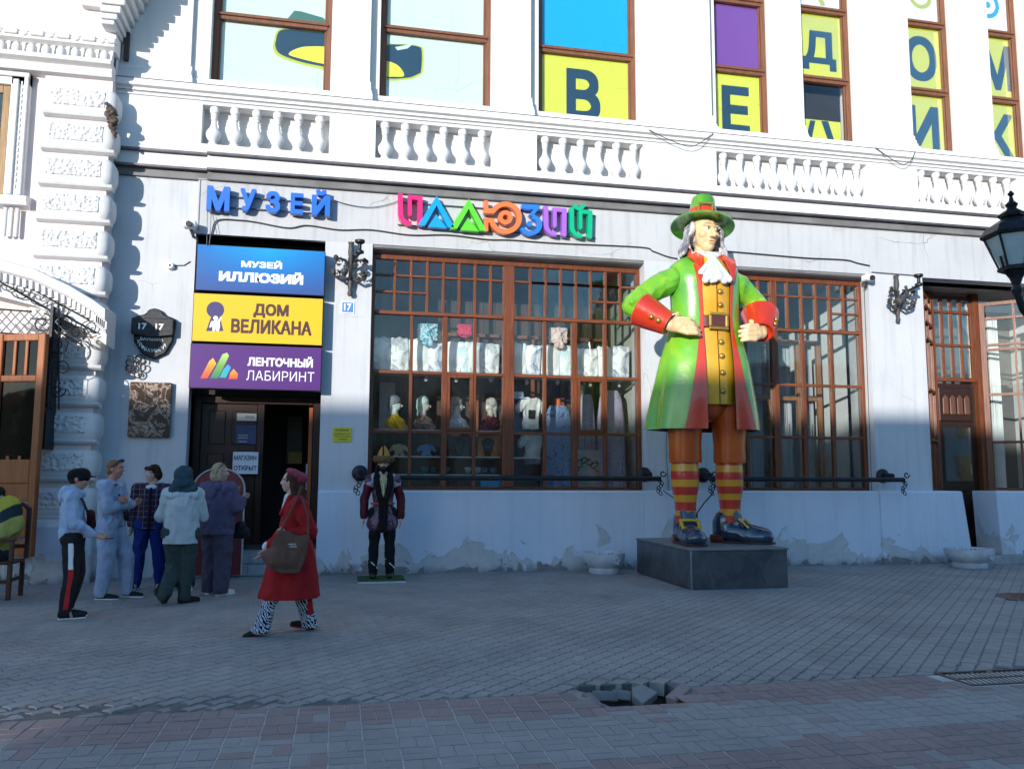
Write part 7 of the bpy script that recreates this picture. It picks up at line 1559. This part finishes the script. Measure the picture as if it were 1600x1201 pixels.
q = MB(); q.box(cx0-.4, cx0+.14, cy0-.21, cy0-.18, .2, .24); q.box(cx0+.125, cx0+.155, cy0-.2, cy0+.2, .22, .26); q.part('stretcher', MT['chairw'], ch)
J = dict(head=(0, -.02, 1.26), neck=(0, .02, 1.10), chest=(0, .02, .95), pelvis=(0, .03, .58), Lh=(-.1, 0, .54), Rh=(.1, 0, .54), Lk=(-.12, -.42, .50), Rk=(.12, -.42, .50), La=(-.12, -.46, .085), Ra=(.12, -.46, .085), Ls=(-.18, .02, 1.04), Rs=(.18, .02, 1.04), Le=(-.24, -.02, .80), Re=(.26, -.02, .80), Lw=(-.15, -.28, .72), Rw=(.15, -.28, .72))
P, hc = person('seated person at the left edge in a yellow jacket with a broad dark stripe', (-4.22, -1.95, 0), math.radians(-15), J, MT['skin2'], 0)
t = NT('cloth_yellow_stripe'); t.set(.8, spec=.2); sp = t.new('ShaderNodeSeparateXYZ'); t.l(t.coord('Object'), sp.inputs[0]); v_ = t.math('ADD', t.math('MULTIPLY', sp.outputs[0], .7), sp.outputs[2]*1 if False else sp.outputs[2]); v_ = t.math('SUBTRACT', sp.outputs[2], t.math('MULTIPLY', sp.outputs[0], .75))
t.base(t.ramp(v_, [(.0, (.42, .40, .10)), (.77, (.42, .40, .10)), (.78, (.02, .035, .045)), (.95, (.02, .035, .045)), (.96, (.45, .40, .05)), (1., (.45, .40, .05))]))
garment(P, 'jacket', [T((0, .02, 1.02), (0, .02, .6), .15, .2), T(V(0, 0, 1.0), V(.17, .02, 1.0), .12, .12), T(V(.14, .02, 1.12), V(.20, -.02, .90), .15, .17), T(V(.20, -.02, .90), V(.16, -.2, .78), .16, .12), T(V(-.16, .02, 1.02), V(-.25, -.02, .8), .11, .12)], t.m, .012, 3, (.014, (7, 7, 5)))
trousers(P, J, cloth('dark_denim', (.03, .04, .06)), (.10, .08, .065)); shoesof(P, J, bpy.data.materials['cloth_black_shoe'], (0, 0))
garment(P, 'hair', [E(hc @ V(0, .025, .05), (.088, .098, .085)), E(hc @ V(0, .06, -.02), (.085, .065, .085))], bpy.data.materials['cloth_dark_hair'], .009, 1, (.004, (40, 40, 12)))

# ------------------------------------------------------------------ the costumed mannequin
MN = thing('costumed_mannequin', 'bearded costumed mannequin in maroon robe and fur trimmed pointed hat on a green mat', 'mannequin', (.70, -1.05, .05))
J = stdJ(1.80, Lk=(-.11, 0, .5), Rk=(.11, 0, .5), La=(-.12, .02, .085), Ra=(.12, .02, .085), Le=(-.26, .03, 1.10), Re=(.26, .03, 1.10), Lw=(-.26, -.02, .84), Rw=(.26, -.02, .84))
M_, he = head_els(V(*J['head']), math.radians(-4), 1.05); els = he+[T(V(*J['head'])+V(0, .02, -.1), V(*J['neck']), .05, .06), T(V(*J['neck']), V(*J['pelvis']), .10, .12, ((0, 1, 0), .75))]
for s in 'LR':
    h, k_, a, sh, e, w = [V(*J[s+x]) for x in 'hkasew']; els += [T(V(*J['pelvis']), h, .09, .08), T(h, k_, .075, .05), T(k_, a, .05, .036), T(V(*J['neck']), sh, .05, .05), T(sh, e, .045, .036), T(e, w, .036, .026)]+hand_els(w, (0, -.1, -1), (0, -1, 0), 1.05, .3)
link('body', skin(els, .0075, mat('mannequin_skin', (.52, .36, .28), .35), 1), MN); eyes(MN, M_)
t = NT('brocade'); t.set(.42, spec=.5); n = t.noise(t.coord('Object'), 11, 7, .7, 1.2); t.base(t.ramp(n, [(.42, (.055, .010, .022)), (.50, (.075, .02, .04)), (.55, (.20, .15, .22)), (.62, (.06, .012, .025))])); t.bump(n, .003); BRO = t.m
k = 1.8/1.72
rob = [T((0, .02, 1.40), (0, .02, 1.25), .13, .165, ((0, 1, 0), .75)), T((0, .02, 1.25), (0, .02, 1.05), .165, .145, ((0, 1, 0), .8)), T((0, .02, 1.05), (0, .02, .98), .15, .17, ((0, 1, 0), .8)), T((0, .02, .98), (0, .0, .84), .17, .19, ((0, 1, 0), .8))]
for s in (-1, 1): rob += [T((s*.05, .02, .95), (s*.09, 0, .80), .15, .145), T((0, .02, 1.42), (s*.19, .02, 1.43), .09, .085)]
garment(MN, 'robe', rob, BRO, .010, 3, (.008, (9, 9, 4)))
MRN = cloth('maroon_sleeve', (.08, .010, .018), rough=.5)
for s in 'LR':
    sh, e, w = [V(*J[s+x]) for x in 'sew']; garment(MN, 'sleeve', [T(sh+V(0, 0, -.03), e, .072, .06), T(e, e.lerp(w, .92), .06, .052)], MRN, .010, 2)
    garment(MN, 'shoulder_piece', [T(sh.lerp(V(*J['neck']), .4), sh+V(0, 0, -.06), .085, .084)], paint('pale_brocade_'+s, ((.10, .04, .08), (.5, .45, .55), (.12, .05, .1)), 22), .010, 2, None)
garment(MN, 'fur_edge', [T((-.10, -.03, 1.50), (-.10, -.11, 1.38), .045, .045), T((-.10, -.11, 1.38), (-.045, -.16, 1.16), .045, .04), T((.10, -.03, 1.50), (.10, -.11, 1.38), .045, .045), T((.10, -.11, 1.38), (.045, -.16, 1.16), .045, .04), T((-.03, -.15, 1.12), (-.02, -.185, .72), .038, .04), T((.03, -.15, 1.12), (.02, -.185, .72), .038, .04)], cloth('black_fur', (.012, .011, .012), .3, 60, .006), .009, 1, (.008, (50, 50, 50)))
garment(MN, 'scarf', [T((0, -.075, 1.44), (0, -.135, 1.26), .065, .03, ((0, 1, 0), .5)), T((0, -.10, 1.40), (0, -.15, 1.2), .05, .02)], cloth('pale_gold', (.40, .40, .22)), .008, 1, (.006, (20, 20, 9)))
MB().tube([(.165*math.sin(a), .02-.145*math.cos(a), 1.085) for a in [2*PI*i/24 for i in range(25)]], .018, 6).part('belt', mat('orange_sash', (.40, .06, .02), .6), MN, world=False, smooth=60)
MB().tube([(.07*math.sin(a), .015-.07*math.cos(a), 1.475) for a in [2*PI*i/16 for i in range(17)]], .008, 6).part('neck_cord', MRN, MN, world=False)
trousers(MN, J, cloth('black_trousers', (.012, .012, .014)), (.105, .08, .065), pr=.13)
for s in 'LR':
    a = V(*J[s+'a']); garment(MN, 'boot', [T(a+V(0, .01, -.03), a+V(0, .01, .20), .055, .065), T(a+V(0, 0, -.045), a+V(0, -.14, -.055), .045, .035)], mat('black_leather_boot', (.015, .014, .016), .3) if s == 'L' else bpy.data.materials['black_leather_boot'], .009, 2)
    MB().tube([(a.x-.07, a.y-.02, a.z+.19), (a.x, a.y-.075, a.z+.12), (a.x+.07, a.y-.02, a.z+.05)], .010, 5).tube([(a.x-.062, a.y-.02, a.z+.215), (a.x, a.y-.065, a.z+.215), (a.x+.062, a.y-.02, a.z+.215)], .012, 5).part('boot_trim', MT['whitep'], MN, world=False)
hh = V(*J['head'])
garment(MN, 'beard', [T(M_ @ V(-.062, -.035, -.03), M_ @ V(-.03, -.068, -.085), .020, .022), T(M_ @ V(.062, -.035, -.03), M_ @ V(.03, -.068, -.085), .020, .022), T(M_ @ V(0, -.072, -.085), M_ @ V(0, -.065, -.12), .034, .022), T(M_ @ V(-.032, -.090, -.046), M_ @ V(0, -.098, -.038), .009, .010), T(M_ @ V(.032, -.090, -.046), M_ @ V(0, -.098, -.038), .009, .010)], cloth('black_beard', (.012, .009, .008), .3, 60), .006, 1, (.003, (60, 60, 60)))
garment(MN, 'hair', [T(M_ @ V(-.075, .03, .0), M_ @ V(-.10, .03, -.13), .035, .04), T(M_ @ V(.075, .03, .0), M_ @ V(.10, .03, -.13), .035, .04), E(M_ @ V(0, .06, -.03), (.09, .06, .1))], bpy.data.materials['cloth_black_fur'], .008, 1, (.005, (50, 50, 20)))
garment(MN, 'hat_fur', [T(M_ @ V(.105*math.cos(a), .01+.115*math.sin(a), .070), M_ @ V(.105*math.cos(a+.55), .01+.115*math.sin(a+.55), .070), .045, .045) for a in [i*.5236 for i in range(12)]], cloth('brown_fur', (.16, .10, .055), .4, 60, .006), .009, 0, (.014, (42, 42, 42)))
hc_ = hh+V(0, .01, .07)
t = NT('felt_gold'); t.set(.8, spec=.2); sp = t.new('ShaderNodeSeparateXYZ'); t.l(t.coord('Object'), sp.inputs[0]); t.base(t.ramp(t.math('ABSOLUTE', t.math('ADD', sp.outputs[0], .012)), [(.0, (.02, .015, .02)), (.012, (.02, .015, .02)), (.013, (.42, .22, .05))]))
MB().lathe([(.105, 0), (.10, .05), (.075, .12), (.04, .185), (.012, .21), (.001, .212)], tuple(hc_), 20, sy=1.05).part('hat_crown', t.m, MN, world=False, smooth=60)
tm = thing('turf_mat', 'square green turf mat with a pale edge under the mannequin', 'mat', (.70, -1.05, 0)); MB().box(.36, 1.04, -1.33, -.72, .002, .045).part('board', mat('turf_green', (.03, .085, .02), .95, var=.5, sc=40, bump=.01, bsc=200), tm, bevel=.004); MB().box(.355, 1.045, -1.337, -1.331, .0, .025).part('edge', MT['conc'], tm)
